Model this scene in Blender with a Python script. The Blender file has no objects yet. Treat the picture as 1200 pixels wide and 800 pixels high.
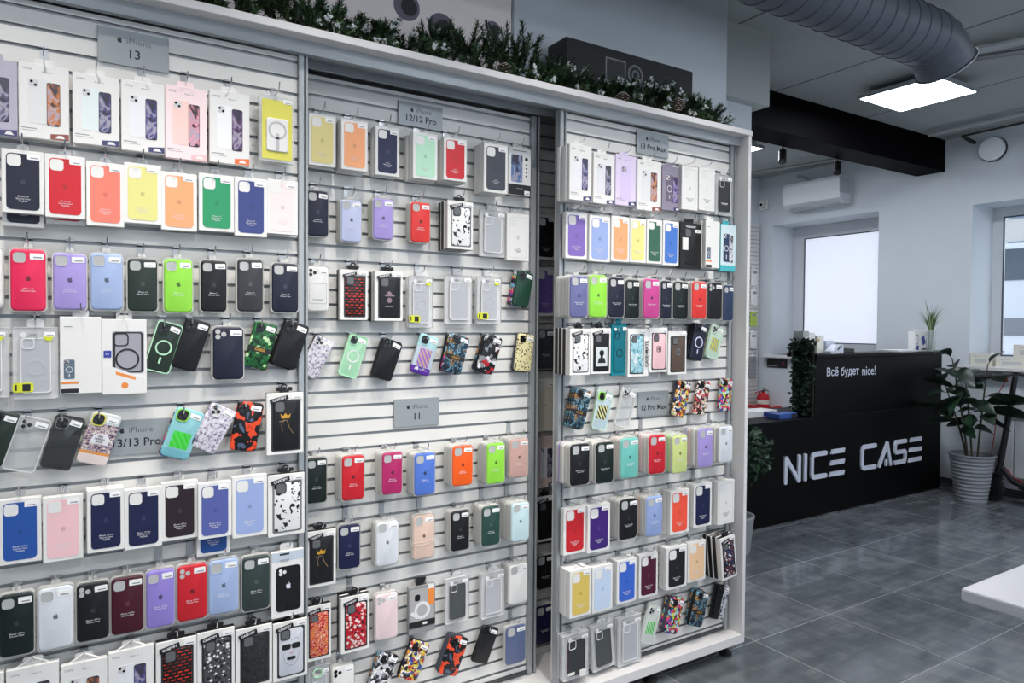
import bpy, math, random
from math import sin, cos, pi
from mathutils import Matrix, Vector, Euler
random.seed(7)
scene = bpy.context.scene
COL = scene.collection
RAD = math.radians

# ------------------------------------------------------------------ helpers
def lin(c):
    if isinstance(c, str):
        c = [int(c[i:i+2], 16) / 255 for i in (0, 2, 4)]
    return tuple((x / 12.92 if x <= .04045 else ((x + .055) / 1.055) ** 2.4) for x in c) + (1,)

MATS = {}
def mat(name, col, rough=.5, metal=0, alpha=1, spec=.5, coat=0, emit=0):
    if name in MATS: return MATS[name]
    m = bpy.data.materials.new(name); m.use_nodes = True
    b = m.node_tree.nodes['Principled BSDF']
    b.inputs['Base Color'].default_value = lin(col)
    b.inputs['Roughness'].default_value = rough
    b.inputs['Metallic'].default_value = metal
    b.inputs['Specular IOR Level'].default_value = spec
    b.inputs['Coat Weight'].default_value = coat
    b.inputs['Coat Roughness'].default_value = .12
    if alpha < 1: b.inputs['Alpha'].default_value = alpha
    if emit:
        b.inputs['Emission Color'].default_value = lin(col); b.inputs['Emission Strength'].default_value = emit
    MATS[name] = m
    return m

class Nodes:
    def __init__(s, name, rough=.4, spec=.5, coat=0):
        s.m = bpy.data.materials.new(name); s.m.use_nodes = True
        s.t = s.m.node_tree; s.b = s.t.nodes['Principled BSDF']
        s.b.inputs['Roughness'].default_value = rough; s.b.inputs['Specular IOR Level'].default_value = spec
        s.b.inputs['Coat Weight'].default_value = coat
        MATS[name] = s.m
        s.co = s.t.nodes.new('ShaderNodeTexCoord').outputs['Object']
    def n(s, typ, ins=None, **kw):
        nd = s.t.nodes.new('ShaderNode' + typ)
        for k, v in kw.items(): setattr(nd, k, v)
        for k, v in (ins or {}).items():
            if hasattr(v, 'is_linked') or isinstance(v, bpy.types.NodeSocket): s.t.links.new(v, nd.inputs[k])
            else: nd.inputs[k].default_value = v
        return nd
    def mapping(s, scale=(1, 1, 1), rot=(0, 0, 0), loc=(0, 0, 0)):
        return s.n('Mapping', {'Vector': s.co, 'Scale': scale, 'Rotation': rot, 'Location': loc}).outputs[0]
    def ramp(s, fac, stops, const=False):
        r = s.n('ValToRGB', {'Fac': fac}); cr = r.color_ramp
        if const: cr.interpolation = 'CONSTANT'
        while len(cr.elements) < len(stops): cr.elements.new(.5)
        for e, (p, c) in zip(cr.elements, stops): e.position = p; e.color = lin(c)
        return r.outputs[0]
    def mix(s, fac, a, b):
        nd = s.t.nodes.new('ShaderNodeMix'); nd.data_type = 'RGBA'
        for k, v in ((0, fac), (6, a), (7, b)):
            if isinstance(v, bpy.types.NodeSocket): s.t.links.new(v, nd.inputs[k])
            else: nd.inputs[k].default_value = v if k == 0 else (lin(v) if isinstance(v, str) else v)
        return nd.outputs[2]
    def base(s, sock): s.t.links.new(sock, s.b.inputs['Base Color']); return s.m
    def math(s, op, a, b=0):
        nd = s.t.nodes.new('ShaderNodeMath'); nd.operation = op
        for k, v in ((0, a), (1, b)):
            if isinstance(v, bpy.types.NodeSocket): s.t.links.new(v, nd.inputs[k])
            else: nd.inputs[k].default_value = v
        return nd.outputs[0]

def clearmat(name, col, fac, rough=.15):
    """thin clear plastic: part transparent, part coloured gloss"""
    if name in MATS: return MATS[name]
    m = bpy.data.materials.new(name); m.use_nodes = True; t = m.node_tree
    b = t.nodes['Principled BSDF']; b.inputs['Base Color'].default_value = lin(col); b.inputs['Roughness'].default_value = rough
    tr = t.nodes.new('ShaderNodeBsdfTransparent'); mx = t.nodes.new('ShaderNodeMixShader'); mx.inputs[0].default_value = fac
    t.links.new(tr.outputs[0], mx.inputs[1]); t.links.new(b.outputs[0], mx.inputs[2])
    t.links.new(mx.outputs[0], t.nodes['Material Output'].inputs['Surface'])
    MATS[name] = m
    return m

class MB:
    def __init__(s): s.v = []; s.f = []; s.mi = []
    def add(s, v, f, m=0, M=None):
        o = len(s.v)
        s.v += [tuple(M @ Vector(p)) for p in v] if M is not None else [tuple(p) for p in v]
        s.f += [tuple(i + o for i in q) for q in f]; s.mi += [m] * len(f)
        return s
    def box(s, a, b, m=0, M=None):
        (x0, y0, z0), (x1, y1, z1) = a, b
        v = [(x0, y0, z0), (x1, y0, z0), (x1, y1, z0), (x0, y1, z0), (x0, y0, z1), (x1, y0, z1), (x1, y1, z1), (x0, y1, z1)]
        return s.add(v, [(0, 3, 2, 1), (4, 5, 6, 7), (0, 1, 5, 4), (1, 2, 6, 5), (2, 3, 7, 6), (3, 0, 4, 7)], m, M)
    def bbox(s, a, b, bv=.004, m=0, M=None):
        """box with chamfered vertical-front edges: loft of rounded rectangles"""
        (x0, y0, z0), (x1, y1, z1) = a, b
        w, h = x1 - x0, z1 - z0; c = ((x0 + x1) / 2, (z0 + z1) / 2)
        return s.loft([(rr(w - 2 * bv, h - 2 * bv, bv, 2, c), y0), (rr(w, h, bv * 1.5, 2, c), y0 + bv), (rr(w, h, bv * 1.5, 2, c), y1 - bv), (rr(w - 2 * bv, h - 2 * bv, bv, 2, c), y1)], m, M)
    def loft(s, rings, m=0, M=None, caps=True):
        n = len(rings[0][0]); v = []; f = []
        for pts, y in rings: v += [(p[0], y, p[1]) for p in pts]
        for k in range(len(rings) - 1):
            for i in range(n):
                j = (i + 1) % n
                f.append((k * n + i, k * n + j, (k + 1) * n + j, (k + 1) * n + i))
        if caps:
            f.append(tuple(range(n - 1, -1, -1))); f.append(tuple((len(rings) - 1) * n + i for i in range(n)))
        return s.add(v, f, m, M)
    def plate(s, pts, y0, y1, m=0, M=None): return s.loft([(pts, y0), (pts, y1)], m, M)
    def ring(s, po, pi_, y0, y1, m=0, M=None):
        n = len(po); v = [(p[0], y0, p[1]) for p in po] + [(p[0], y0, p[1]) for p in pi_] + [(p[0], y1, p[1]) for p in po] + [(p[0], y1, p[1]) for p in pi_]
        f = []
        for i in range(n):
            j = (i + 1) % n
            f += [(i, n + i, n + j, j), (i, j, 2 * n + j, 2 * n + i), (n + j, n + i, 3 * n + i, 3 * n + j), (2 * n + i, 2 * n + j, 3 * n + j, 3 * n + i)]
        return s.add(v, f, m, M)
    def tube(s, path, r, n=8, m=0, M=None, caps=True):
        path = [Vector(p) for p in path]; rs = r if isinstance(r, (list, tuple)) else [r] * len(path)
        v = []; f = []; up = None
        for i, p in enumerate(path):
            t = (path[min(i + 1, len(path) - 1)] - path[max(i - 1, 0)]).normalized()
            if up is None: up = Vector((0, 0, 1)) if abs(t.z) < .9 else Vector((1, 0, 0))
            a = t.cross(up).normalized(); up = a.cross(t).normalized()
            v += [tuple(p + (a * cos(2 * pi * k / n) + up * sin(2 * pi * k / n)) * rs[i]) for k in range(n)]
        for i in range(len(path) - 1):
            for k in range(n):
                j = (k + 1) % n
                f.append((i * n + k, i * n + j, (i + 1) * n + j, (i + 1) * n + k))
        if caps: f += [tuple(range(n - 1, -1, -1)), tuple((len(path) - 1) * n + k for k in range(n))]
        return s.add(v, f, m, M)
    def lathe(s, prof, n=32, m=0, M=None, cap=True):
        v = []; f = []
        for r, z in prof: v += [(r * cos(2 * pi * k / n), r * sin(2 * pi * k / n), z) for k in range(n)]
        for i in range(len(prof) - 1):
            for k in range(n):
                j = (k + 1) % n
                f.append((i * n + k, i * n + j, (i + 1) * n + j, (i + 1) * n + k))
        if cap: f += [tuple(range(n - 1, -1, -1)), tuple((len(prof) - 1) * n + k for k in range(n))]
        return s.add(v, f, m, M)
    def mesh(s, name, mats):
        me = bpy.data.meshes.new(name); me.from_pydata(s.v, [], s.f)
        for m in (mats if isinstance(mats, (list, tuple)) else [mats]): me.materials.append(m)
        if any(s.mi): me.polygons.foreach_set('material_index', s.mi)
        me.update()
        return me
    def build(s, name, mats, parent=None, smooth=False, loc=None):
        me = s.mesh(name, mats)
        if smooth:
            me.polygons.foreach_set('use_smooth', [True] * len(me.polygons))
            me.set_sharp_from_angle(angle=RAD(40))
        return link(name, me, parent, loc)

def link(name, data, parent=None, loc=None):
    o = bpy.data.objects.new(name, data); COL.objects.link(o)
    if parent is not None: o.parent = parent
    if loc is not None: o.location = loc
    return o
def tag(o, label, cat, group=None, kind=None):
    o['label'] = label; o['category'] = cat
    if group: o['group'] = group
    if kind: o['kind'] = kind
    return o
def thing(name, label, cat, loc=(0, 0, 0), rot=(0, 0, 0), group=None):
    o = link(name, None, None, loc); o.rotation_euler = rot
    o.empty_display_size = .05
    return tag(o, label, cat, group)
def struct(o):
    o['kind'] = 'structure'; return o

def rr(w, h, r, n=4, c=(0, 0)):
    r = min(r, w / 2 - 1e-5, h / 2 - 1e-5); p = []
    for cx, cz, a0 in ((w / 2 - r, h / 2 - r, 0), (-w / 2 + r, h / 2 - r, 90), (-w / 2 + r, -h / 2 + r, 180), (w / 2 - r, -h / 2 + r, 270)):
        for k in range(n + 1):
            a = RAD(a0 + 90 * k / n); p.append((c[0] + cx + r * cos(a), c[1] + cz + r * sin(a)))
    return p
def circ(r, n=20, c=(0, 0), rz=None):
    return [(c[0] + r * cos(2 * pi * k / n), c[1] + (rz or r) * sin(2 * pi * k / n)) for k in range(n)]
def rotp(pts, a, c=(0, 0)):
    return [(c[0] + (x - c[0]) * cos(a) - (z - c[1]) * sin(a), c[1] + (x - c[0]) * sin(a) + (z - c[1]) * cos(a)) for x, z in pts]

_txt = {}
def text_mesh(s, size, m, align='CENTER', bold=0.0, space=1):
    """lettering standing in the XZ plane, facing -Y"""
    k = (s, size, m.name, align, bold)
    if k in _txt: return _txt[k]
    cu = bpy.data.curves.new('lettering', 'FONT'); cu.body = s; cu.size = size; cu.align_x = align; cu.align_y = 'CENTER'
    cu.offset = bold * size; cu.resolution_u = 2; cu.extrude = .0002; cu.space_line = space
    o = bpy.data.objects.new('lettering', cu); COL.objects.link(o)
    dg = bpy.context.evaluated_depsgraph_get(); me = bpy.data.meshes.new_from_object(o.evaluated_get(dg))
    bpy.data.objects.remove(o); bpy.data.curves.remove(cu)
    me.transform(Matrix.Rotation(RAD(90), 4, 'X')); me.materials.clear(); me.materials.append(m); me.name = 'lettering'
    _txt[k] = me
    return me

LED, SP, WORLD = 31, 93, 2.2
# ------------------------------------------------------------------ materials
def paint(name, col, rough=.7, amp=.03, scale=6, bump=0):
    N = Nodes(name, rough, .3)
    no = N.n('TexNoise', {'Vector': N.co, 'Scale': scale, 'Detail': 4}).outputs['Fac']
    c = lin(col); d = tuple(x * (1 - amp * 2) for x in c[:3]) + (1,)
    m = N.base(N.mix(no, c, d))
    if bump:
        b = N.n('Bump', {'Height': no, 'Strength': bump, 'Distance': .002}); N.t.links.new(b.outputs[0], N.b.inputs['Normal'])
    return m
M_wall = paint('wall_paint', 'd3d9de', .8)
M_ceil = paint('ceiling_paint', 'b9bdbb', .85)
M_slat = mat('white_laminate', 'dddcd8', .35, spec=.4)
M_groove = mat('groove_aluminium', 'a9acae', .45, .2)
M_alu = mat('brushed_aluminium', 'a6abae', .42, .45)
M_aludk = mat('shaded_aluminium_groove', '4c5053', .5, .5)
M_board = mat('white_melamine', 'dad8d8', .45)
M_card = mat('white_card', 'e3e2df', .55)
M_chrome = mat('chrome', 'd5d7da', .16, 1)
M_bracket = mat('zinc_bracket', 'b4b6b9', .3, .6)
M_black = mat('black_plastic', '121214', .45)
M_blackgloss = mat('black_gloss', '0d0d0f', .12)
M_counter = mat('black_laminate', '060607', .45, spec=.12)
M_letter = mat('pale_acrylic', 'd4d8e6', .3)
M_sticker = mat('price_sticker_paper', 'f0f0ef', .5)
M_print = mat('grey_print', '8b8d92', .6)
M_ink = mat('black_ink', '16161a', .5)
M_whiteink = mat('white_ink', 'dcdce0', .5)
M_hole = mat('camera_hole_grey', 'b4b6b5', .5)
M_lens = mat('camera_lens', '0a0b10', .1)
M_tab = clearmat('clear_hang_tab', 'e6e8ea', .14)
M_shell = clearmat('clear_plastic_shell', 'e6e5e0', .58)
M_pouch = clearmat('clear_pouch_film', 'e6e7e8', .46, .1)
M_sign = mat('grey_sign_plate', '9aa0a3', .4, .3)
M_led = mat('led_panel', 'f3f7ff', .5, emit=LED)
M_steel = mat('galvanised_steel', '9a9c9c', .4, .7)

PAL = dict(face='cfd2da', lilacgrey='b3aebd', white='ececea', pink='f3dcdd', yellow='d9d25c', navy='1d2033', red='c9232f', coral='f37e6c', lemon='dfda88', orange='f0a675', green='2c9463',
 indigo='3a4681', blush='efdcda', milk='e4e4e0', hotpink='e62a58', lilac='a796d6', paleblue='a3b6dc', dkgreen='26332c', lime='93dc46', black='17181c', charcoal='36383c',
 clear='dcdddd', cobalt='27529f', pinkcase='efc3c6', navyb='181e44', dusk='535da0', plum='281823', cobaltd='1f4a8e', peri='95a8d6', blackgreen='16221f', whitecase='dbdfe4', burgundy='461524', violet='9382cf',
 dkslate='333f3e', straw='dccf8c', mintbox='b4e0c4', slate='41454f', lavender='bcc3e0', moss='a7b87a', brightred='dc3833', clearwhite='e0e0dd', magenta='b22a66', blue='5479cf',
 hotorange='f4601e', dusty='cfa79c', beige='dfc2b2', pine='2b4a44', ice='c7e0e4', blush2='e9d2d4', charpouch='4a4e4f', clearblue='5a6688', greybox='8a8a8c', lilacbox='ddd0ea', mauve='8d8698',
 blackpouch='25282a', purple='7d66b2', pine2='386350', blue2='4676c4', blackframe='1b1b1d', teal='49b6bf', slatepurple='666a96', magenta2='c2468c', navyclear='2c3a57', tealpouch='2596a4', brown='5b4a40',
 turq='71c2b7', palelime='cddb8a', red2='c3222b', deeppurple='3e2272', coral2='ef5540', gold='d8bd62', iceblue='c2d3ea', blue3='3c66c8', wine='4d1730', blackbox='1d1c20', peach='f0c9a0', redpouch='2c2226', rosebox='d8c4bf', ivory='dcd3c4',
 mint='b2dfbd', mintclear='a3d5b0', mintclear2='c4dcc8', lilacwhite='d8d4ee', smoke='4a4d4e', smokerim='37393b', clearcase='d8dadb', terrabw='17181c')
def cm(k):
    return MATS.get('case_' + k) or PATS.get(k) or mat('case_' + k, PAL[k], .42, spec=.4)
PATS = {}
def pat(k):
    def d(fn):
        N = Nodes('print_' + k, .35, .4); PATS[k] = fn(N); return fn
    return d
def comic(N, cols, sc):
    no = N.n('TexNoise', {'Vector': N.co, 'Scale': sc * .6, 'Detail': 2}).outputs['Color']; va = N.n('VectorMath', {0: no}, operation='SCALE'); va.inputs['Scale'].default_value = .022; vv = N.n('VectorMath', {0: N.co, 1: va.outputs[0]}, operation='ADD').outputs[0]
    v = N.n('TexVoronoi', {'Vector': vv, 'Scale': sc * .85}); e = N.n('TexVoronoi', {'Vector': vv, 'Scale': sc * .85}, feature='DISTANCE_TO_EDGE')
    st = [(i / len(cols), c) for i, c in enumerate(cols)]
    fac = N.n('SeparateColor', {'Color': v.outputs['Color']}).outputs[0]
    line = N.math('LESS_THAN', e.outputs['Distance'], .035)
    return N.mix(line, N.ramp(fac, st, True), '121216')
@pat('comic')
def _(N): return N.base(comic(N, ['e8d8b0', 'c9352c', 'f0e6d0', '2d4fa0', 'e8a03c', '1a1a1e', 'f2efe6', 'd8d24a'], 110))
@pat('comicred')
def _(N): return N.base(comic(N, ['e8e6e2', '17171a', 'cf2f3a', 'efe9e2', '2a2a2e', 'e06a6a', 'dfcfa0'], 120))
@pat('comicblue')
def _(N): return N.base(comic(N, ['78c8dc', 'e8e6e2', '3d58b4', 'd8e04a', '1b1b20', 'e84a8a', 'a8e0d8', 'e8392f'], 105))
@pat('manga')
def _(N): return N.base(comic(N, ['e6e6e6', '2c2c32', 'd8d8de', '8a8a96', 'f0f0f0', '17171a'], 100))
@pat('tiger')
def _(N):
    a = N.n('TexNoise', {'Vector': N.co, 'Scale': 34, 'Detail': 3, 'Distortion': .8}).outputs['Fac']
    c = N.ramp(a, [(0, '18222e'), (.40, '2a4656'), (.47, '7fb0c4'), (.52, '1c2a38'), (.57, 'c8945a'), (.62, '6a4630'), (.68, '243a4a')], True)
    b = N.n('TexNoise', {'Vector': N.co, 'Scale': 190, 'Detail': 2}).outputs['Fac']
    return N.base(N.mix(N.math('GREATER_THAN', b, .57), c, '1a2028'))
@pat('toile')
def _(N):
    a = N.n('TexNoise', {'Vector': N.co, 'Scale': 95, 'Detail': 6, 'Roughness': .7}).outputs['Fac']
    return N.base(N.ramp(a, [(0, '4a3c58'), (.42, '77708a'), (.49, 'd4cedb'), (.56, 'e4e0e6')]))
@pat('ink')
def _(N):
    a = N.n('TexNoise', {'Vector': N.mapping(loc=(3, 1, 2)), 'Scale': 62, 'Detail': 1.5, 'Distortion': .5}).outputs['Fac']
    return N.base(N.ramp(a, [(0, '18181c'), (.415, 'e9e9e8')], True))
@pat('floral')
def _(N):
    v = N.n('TexVoronoi', {'Vector': N.co, 'Scale': 46}).outputs['Distance']
    a = N.n('TexNoise', {'Vector': N.co, 'Scale': 60, 'Detail': 3}).outputs['Fac']
    bg = N.ramp(a, [(0, '0f2a1a'), (.45, '1f5a30'), (.55, '2f7a40'), (.62, '0c1c12')], True)
    return N.base(N.mix(N.math('LESS_THAN', N.math('ADD', v, N.math('MULTIPLY', a, .35)), .50), bg, 'b8d8a4'))
@pat('leopard')
def _(N):
    v = N.n('TexVoronoi', {'Vector': N.mapping((1.3, 1, 1)), 'Scale': 105}).outputs['Distance']
    return N.base(N.ramp(v, [(0, '1c1a16'), (.33, 'e6dca8')], True))
@pat('emboss')
def _(N):
    b = N.n('TexBrick', {'Vector': N.mapping((1, 1, 1), (RAD(90), 0, 0)), 'Scale': 60, 'Color1': lin('1f4a38'), 'Color2': lin('1a4030'), 'Mortar': lin('10281e')})
    return N.base(b.outputs[0])
def terra(N, bg, cols, sc):
    v = N.n('TexVoronoi', {'Vector': N.co, 'Scale': sc, 'Randomness': .9}, distance='MANHATTAN')
    f = N.n('SeparateColor', {'Color': v.outputs['Color']}).outputs[1]
    return N.mix(N.math('LESS_THAN', v.outputs['Distance'], .62), bg, N.ramp(f, [(i / len(cols), c) for i, c in enumerate(cols)], True))
@pat('terrabw')
def _(N): return N.base(terra(N, '4b4d50', ['f0f0f0', '17181a', 'e6e6e6', '17181a'], 105))
@pat('terrared')
def _(N): return N.base(terra(N, 'b81c2c', ['f0e0dc', '17181a', 'e9d6d2'], 95))
@pat('terramulti')
def _(N): return N.base(terra(N, '1d1e2c', ['e8e6ea', 'c86a4a', '5a7ac0', 'e0d8d8', '8a3a40'], 90))
@pat('maze')
def _(N):
    b = N.n('TexBrick', {'Vector': N.mapping((1, 1, 1), (RAD(90), 0, 0)), 'Scale': 21, 'Color1': lin('e23a22'), 'Color2': lin('17171a'), 'Mortar': lin('141416'), 'Mortar Size': .07, 'Bias': -.15, 'Brick Width': .36, 'Row Height': .2})
    return N.base(b.outputs[0])
@pat('paisley')
def _(N):
    a = N.n('TexNoise', {'Vector': N.co, 'Scale': 38, 'Detail': 2, 'Distortion': 2.2}).outputs['Fac']
    return N.base(N.ramp(a, [(0, 'b5202a'), (.42, 'd8402c'), (.47, 'f0dcc8'), (.5, 'cc2f2c'), (.55, 'd8963c'), (.6, 'e8502e'), (.66, 'f0d6c4')], True))
@pat('bubbles')
def _(N):
    v = N.n('TexVoronoi', {'Vector': N.co, 'Scale': 62}).outputs['Distance']
    return N.base(N.ramp(v, [(0, '4a4b4e'), (.28, '2c2d2f'), (.34, '1b1c1e'), (.6, '303134')]))
@pat('marble')
def _(N):
    a = N.n('TexNoise', {'Vector': N.co, 'Scale': 28, 'Detail': 5, 'Distortion': 1}).outputs['Fac']
    return N.base(N.ramp(a, [(0, 'd8e6e8'), (.44, '9fcdd8'), (.485, '5fa8b8'), (.5, '1f3c46'), (.515, '8fc4d0'), (.6, 'dfe9ea')]))
@pat('blob')
def _(N):
    a = N.n('TexNoise', {'Vector': N.mapping(loc=(1.3, 0, .6)), 'Scale': 36, 'Detail': 1, 'Distortion': .4}).outputs['Fac']
    return N.base(N.ramp(a, [(0, '56627a'), (.36, '17171a'), (.545, 'e8502e'), (.70, 'c83c22')], True))
@pat('blocks')
def _(N):
    v = N.n('TexVoronoi', {'Vector': N.co, 'Scale': 70}, distance='CHEBYCHEV')
    f = N.n('SeparateColor', {'Color': v.outputs['Color']}).outputs[0]
    return N.base(N.ramp(f, [(0, '17171b'), (.42, '8a8c92'), (.58, '17171b'), (.78, 'dcdce0'), (.93, 'b8202c')], True))
@pat('collage')
def _(N):
    a = N.n('TexNoise', {'Vector': N.mapping((1, 1, 2.2)), 'Scale': 55, 'Detail': 3}).outputs['Fac']
    z = N.n('SeparateXYZ', {'Vector': N.co}).outputs[2]
    c = N.ramp(a, [(0, '4a3f66'), (.43, 'cdb4a8'), (.5, '6c5a86'), (.55, 'e4dccf'), (.62, '8a7a90')], True)
    c = N.mix(N.math('LESS_THAN', z, -.035), c, 'e89a4c'); c = N.mix(N.math('LESS_THAN', z, -.042), c, 'ecdcd6')
    return N.base(N.mix(N.math('GREATER_THAN', z, .04), c, 'c9cfcf'))
def stripes(N, bg, st, z0, z1, alt=None, f=380):
    s = N.n('SeparateXYZ', {'Vector': N.co}); d = N.math('ADD', s.outputs[0], N.math('MULTIPLY', s.outputs[2], .8))
    w = N.math('GREATER_THAN', N.math('SINE', N.math('MULTIPLY', d, f)), .0)
    inn = N.math('MULTIPLY', N.math('GREATER_THAN', s.outputs[2], z0), N.math('LESS_THAN', s.outputs[2], z1))
    inn = N.math('MULTIPLY', inn, N.math('LESS_THAN', N.math('ABSOLUTE', s.outputs[0]), .024))
    return N.mix(inn, bg, N.mix(w, alt or bg, st))
@pat('neon')
def _(N):
    z = N.n('SeparateXYZ', {'Vector': N.co}).outputs[2]
    return N.base(N.mix(N.math('LESS_THAN', z, -.046), stripes(N, '8fc9cf', '3fd03a', -.042, .004, '58d858'), '79bcc8'))
@pat('purplestripe')
def _(N):
    z = N.n('SeparateXYZ', {'Vector': N.co}).outputs[2]; x = N.n('TexNoise', {'Vector': N.co, 'Scale': 40}).outputs['Fac']
    c = stripes(N, 'b8c8d4', '9a6ac8', -.045, .02, 'c8a890'); c = N.mix(N.math('GREATER_THAN', z, .028), c, 'a9d3d6')
    return N.base(N.mix(N.math('LESS_THAN', z, -.046), c, '5a2f9c'))
@pat('yelstripe')
def _(N): return N.base(stripes(N, 'bcd3c0', 'd8d23a', -.04, .018, '8f9a94'))
@pat('blkstripe')
def _(N): return N.base(stripes(N, 'b9cbd2', '1a1b1c', -.035, .02, 'd8d69a'))
@pat('grnstripe')
def _(N): return N.base(stripes(N, 'd3dad2', '58c860', -.04, .012, 'b5dcb4'))
@pat('blackart')
def _(N):
    a = N.n('TexNoise', {'Vector': N.co, 'Scale': 60, 'Detail': 2, 'Distortion': 1}).outputs['Fac']; x = N.n('SeparateXYZ', {'Vector': N.co}).outputs[0]
    k = N.math('MULTIPLY', N.math('GREATER_THAN', a, .45), N.math('GREATER_THAN', x, .0))
    return N.base(N.mix(k, '111114', 'd0d2da'))

# ------------------------------------------------------------------ product kinds (local frame: x right, z up, front face at y = 0)
APPLE = [(0, .28), (.12, .36), (.28, .36), (.40, .27), (.31, .14), (.28, 0), (.33, -.13), (.44, -.2), (.38, -.36), (.24, -.54), (.13, -.56), (0, -.5), (-.13, -.56), (-.25, -.52), (-.40, -.28), (-.45, 0), (-.42, .2), (-.3, .34), (-.16, .36)]
LEAF = [(-.01, .42), (.02, .55), (.12, .66), (.19, .68), (.17, .54), (.07, .44)]
_emb = {}
def emblem(m, s):
    k = (m.name, s)
    if k not in _emb:
        b = MB(); b.plate([(x * s, z * s) for x, z in APPLE[::-1]], -.0004, 0); b.plate([(x * s, z * s) for x, z in LEAF[::-1]], -.0004, 0)
        _emb[k] = b.mesh('emblem', m)
    return _emb[k]
def darker(k, f=.86):
    c = PAL.get(k, '888888'); v = [int(c[i:i+2], 16) for i in (0, 2, 4)]
    lum = sum(v) / 3
    f2 = f if lum > 70 else .5
    return mat('emblem_%s_%d' % (k, f * 100), ''.join('%02x' % int(x * (f2 if lum > 70 else 1) + (0 if lum > 70 else 22)) for x in v), .4)
def sticker(par, w, h, x, z, y, a=0):
    b = MB(); M = Matrix.Translation((x, y, z)) @ Matrix.Rotation(a, 4, 'Y')
    b.plate(rr(w, h, w * .06, 2), -.0006, .0003, 0, M)
    b.plate(rr(w * .62, h * .2, .0004, 1, (w * .06, -h * .18)), -.0008, 0, 1, M)
    return b.build('price_sticker', [M_sticker, M_print], par)
def letters(par, s, size, m, x, z, y, name='lettering', bold=0, a=0, align='CENTER'):
    o = link(name, text_mesh(s, size, m, align, bold), par, (x, y, z)); o.rotation_euler = (0, a, 0)
    return o
def bars(par, w, x, z, y, m, n=1):
    b = MB()
    for k in range(n): b.plate(rr(w * (1 - .15 * k), .0022, .0004, 1, (x, z - k * .0042)), y - .0002, y + .0006)
    return b.build('print_lines', m, par)
def hang_tab(par, w, h, depth):
    b = MB(); b.plate(rr(w * .30, .022, .006, 3, (0, h / 2 + .006)), depth - .0012, depth - .0004)
    b.build('hang_tab', M_tab, par)

def make_box(t, c, w, h, o):
    carton = MB(); carton.bbox((-w / 2, 0, -h / 2), (w / 2, .022, h / 2), .0012); carton.build('carton', M_card, t)
    if c == 'white':
        b = MB(); b.ring(rr(w * .78, h * .87, w * .12, 5), rr(w * .765, h * .86, w * .115, 5), -.0003, .0002); b.build('case_outline', M_hole, t)
        b = MB(); b.plate(rr(w * .28, w * .30, w * .07, 4, (-w * .22, h * .40 - w * .14)), -.0004, .0002); b.build('camera_opening', mat('white_card_shade', 'dcdcda', .5), t)
        lm = M_print
    else:
        b = MB(); b.plate(rr(w * .79, h * .885, w * .12, 5, (0, 0)), -.0009, .0003); b.build('case_face', cm(c), t)
        b = MB(); b.plate(rr(w * .33, w * .33, w * .09, 5, (-w * .205, h * .425 - w * .165)), -.0014, .0003); b.build('camera_opening', M_card, t)
        lm = M_whiteink
        sticker(t, w * .30, h * .085, w * .255, h * .405, -.0010)
    link('emblem', emblem(darker(c), .012 if w < .1 else .014), t, (0, -.0009, .0))
    mo = o['m'].split(' | ')[-1]
    letters(t, mo + '\nSilicone Case\nMagSafe', .0056, lm, 0, -h * .27, -.0012, 'lettering', 0)
    hang_tab(t, w, h, .022)

def case_body(b, w, h, y0, y1, bv=.003, r=.16, m=0, M=None):
    b.loft([(rr(w - 2.6 * bv, h - 2.6 * bv, w * r, 6), y0), (rr(w - bv, h - bv, w * r, 6), y0 + bv * .35), (rr(w, h, w * r, 6), y0 + bv), (rr(w, h, w * r, 6), y1 - bv * .5), (rr(w - bv, h - bv, w * r, 6), y1)], m, M)

def make_bli(t, c, w, h, o):
    b = MB(); b.loft([(rr(w, h, w * .17, 6), .005), (rr(w * .985, h * .99, w * .16, 6), .003), (rr(w * .985, h * .99, w * .16, 6), .019), (rr(w, h, w * .17, 6), .0195)])
    b.plate(rr(w * .24, .016, .005, 3, (0, h / 2 + .004)), .0182, .0192)
    b.build('plastic_shell', M_shell, t, True)
    W, H = w * .91, h * .945
    b = MB(); case_body(b, W, H, -.001, .0165); b.build('case_body', cm(c), t, True)
    x0, z0 = -W * .245, H * .365
    if o.get('lens'):
        b = MB()
        for dx, dz in ((-.1, .07), (-.1, -.07), (.09, 0)): b.plate(circ(W * .085, 16, (x0 + dx * W, z0 + dz * W * 1.3)), -.0014, 0)
        b.build('lens_opening', M_lens if c == 'clearwhite' else M_hole, t)
    else:
        b = MB(); b.ring(rr(W * .42, W * .42, W * .14, 5, (x0, z0)), rr(W * .36, W * .36, W * .11, 5, (x0, z0)), -.002, 0); b.build('camera_rim', cm(c), t)
        b = MB(); b.plate(rr(W * .362, W * .362, W * .11, 5, (x0, z0)), -.0013, 0); b.build('camera_opening', M_hole, t)
    sticker(t, W * .40, H * .10, W * .25, H * .39, -.0012, random.uniform(-.04, .06))
    if not o.get('nologo'):
        link('emblem', emblem(darker(c, .5), .0125), t, (0, -.0011, H * .03))
        letters(t, o['m'].split(' | ')[0] + '\nSilicone Case', .0056, M_whiteink, 0, -H * .16, -.0012, 'lettering', 0)
    if o.get('slot'):
        b = MB(); b.ring(rr(W * .84, H * .46, .004, 3, (0, -H * .1)), rr(W * .80, H * .44, .003, 3, (0, -H * .1)), -.0018, 0); b.build('card_slot', M_hole, t); bars(t, W * .5, 0, -H * .24, -.0014, M_print)
    if o.get('band'):
        b = MB()
        for dz in (-.012, -.004): b.tube([(-w * .51, .01, dz - .012), (-w * .47, -.003, dz - .012), (0, -.0035, dz - .015), (w * .47, -.003, dz - .008), (w * .51, .01, dz - .008)], .0008, 5)
        b.build('rubber_band', mat('pale_rubber', 'e6d8cc', .6), t)

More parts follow.
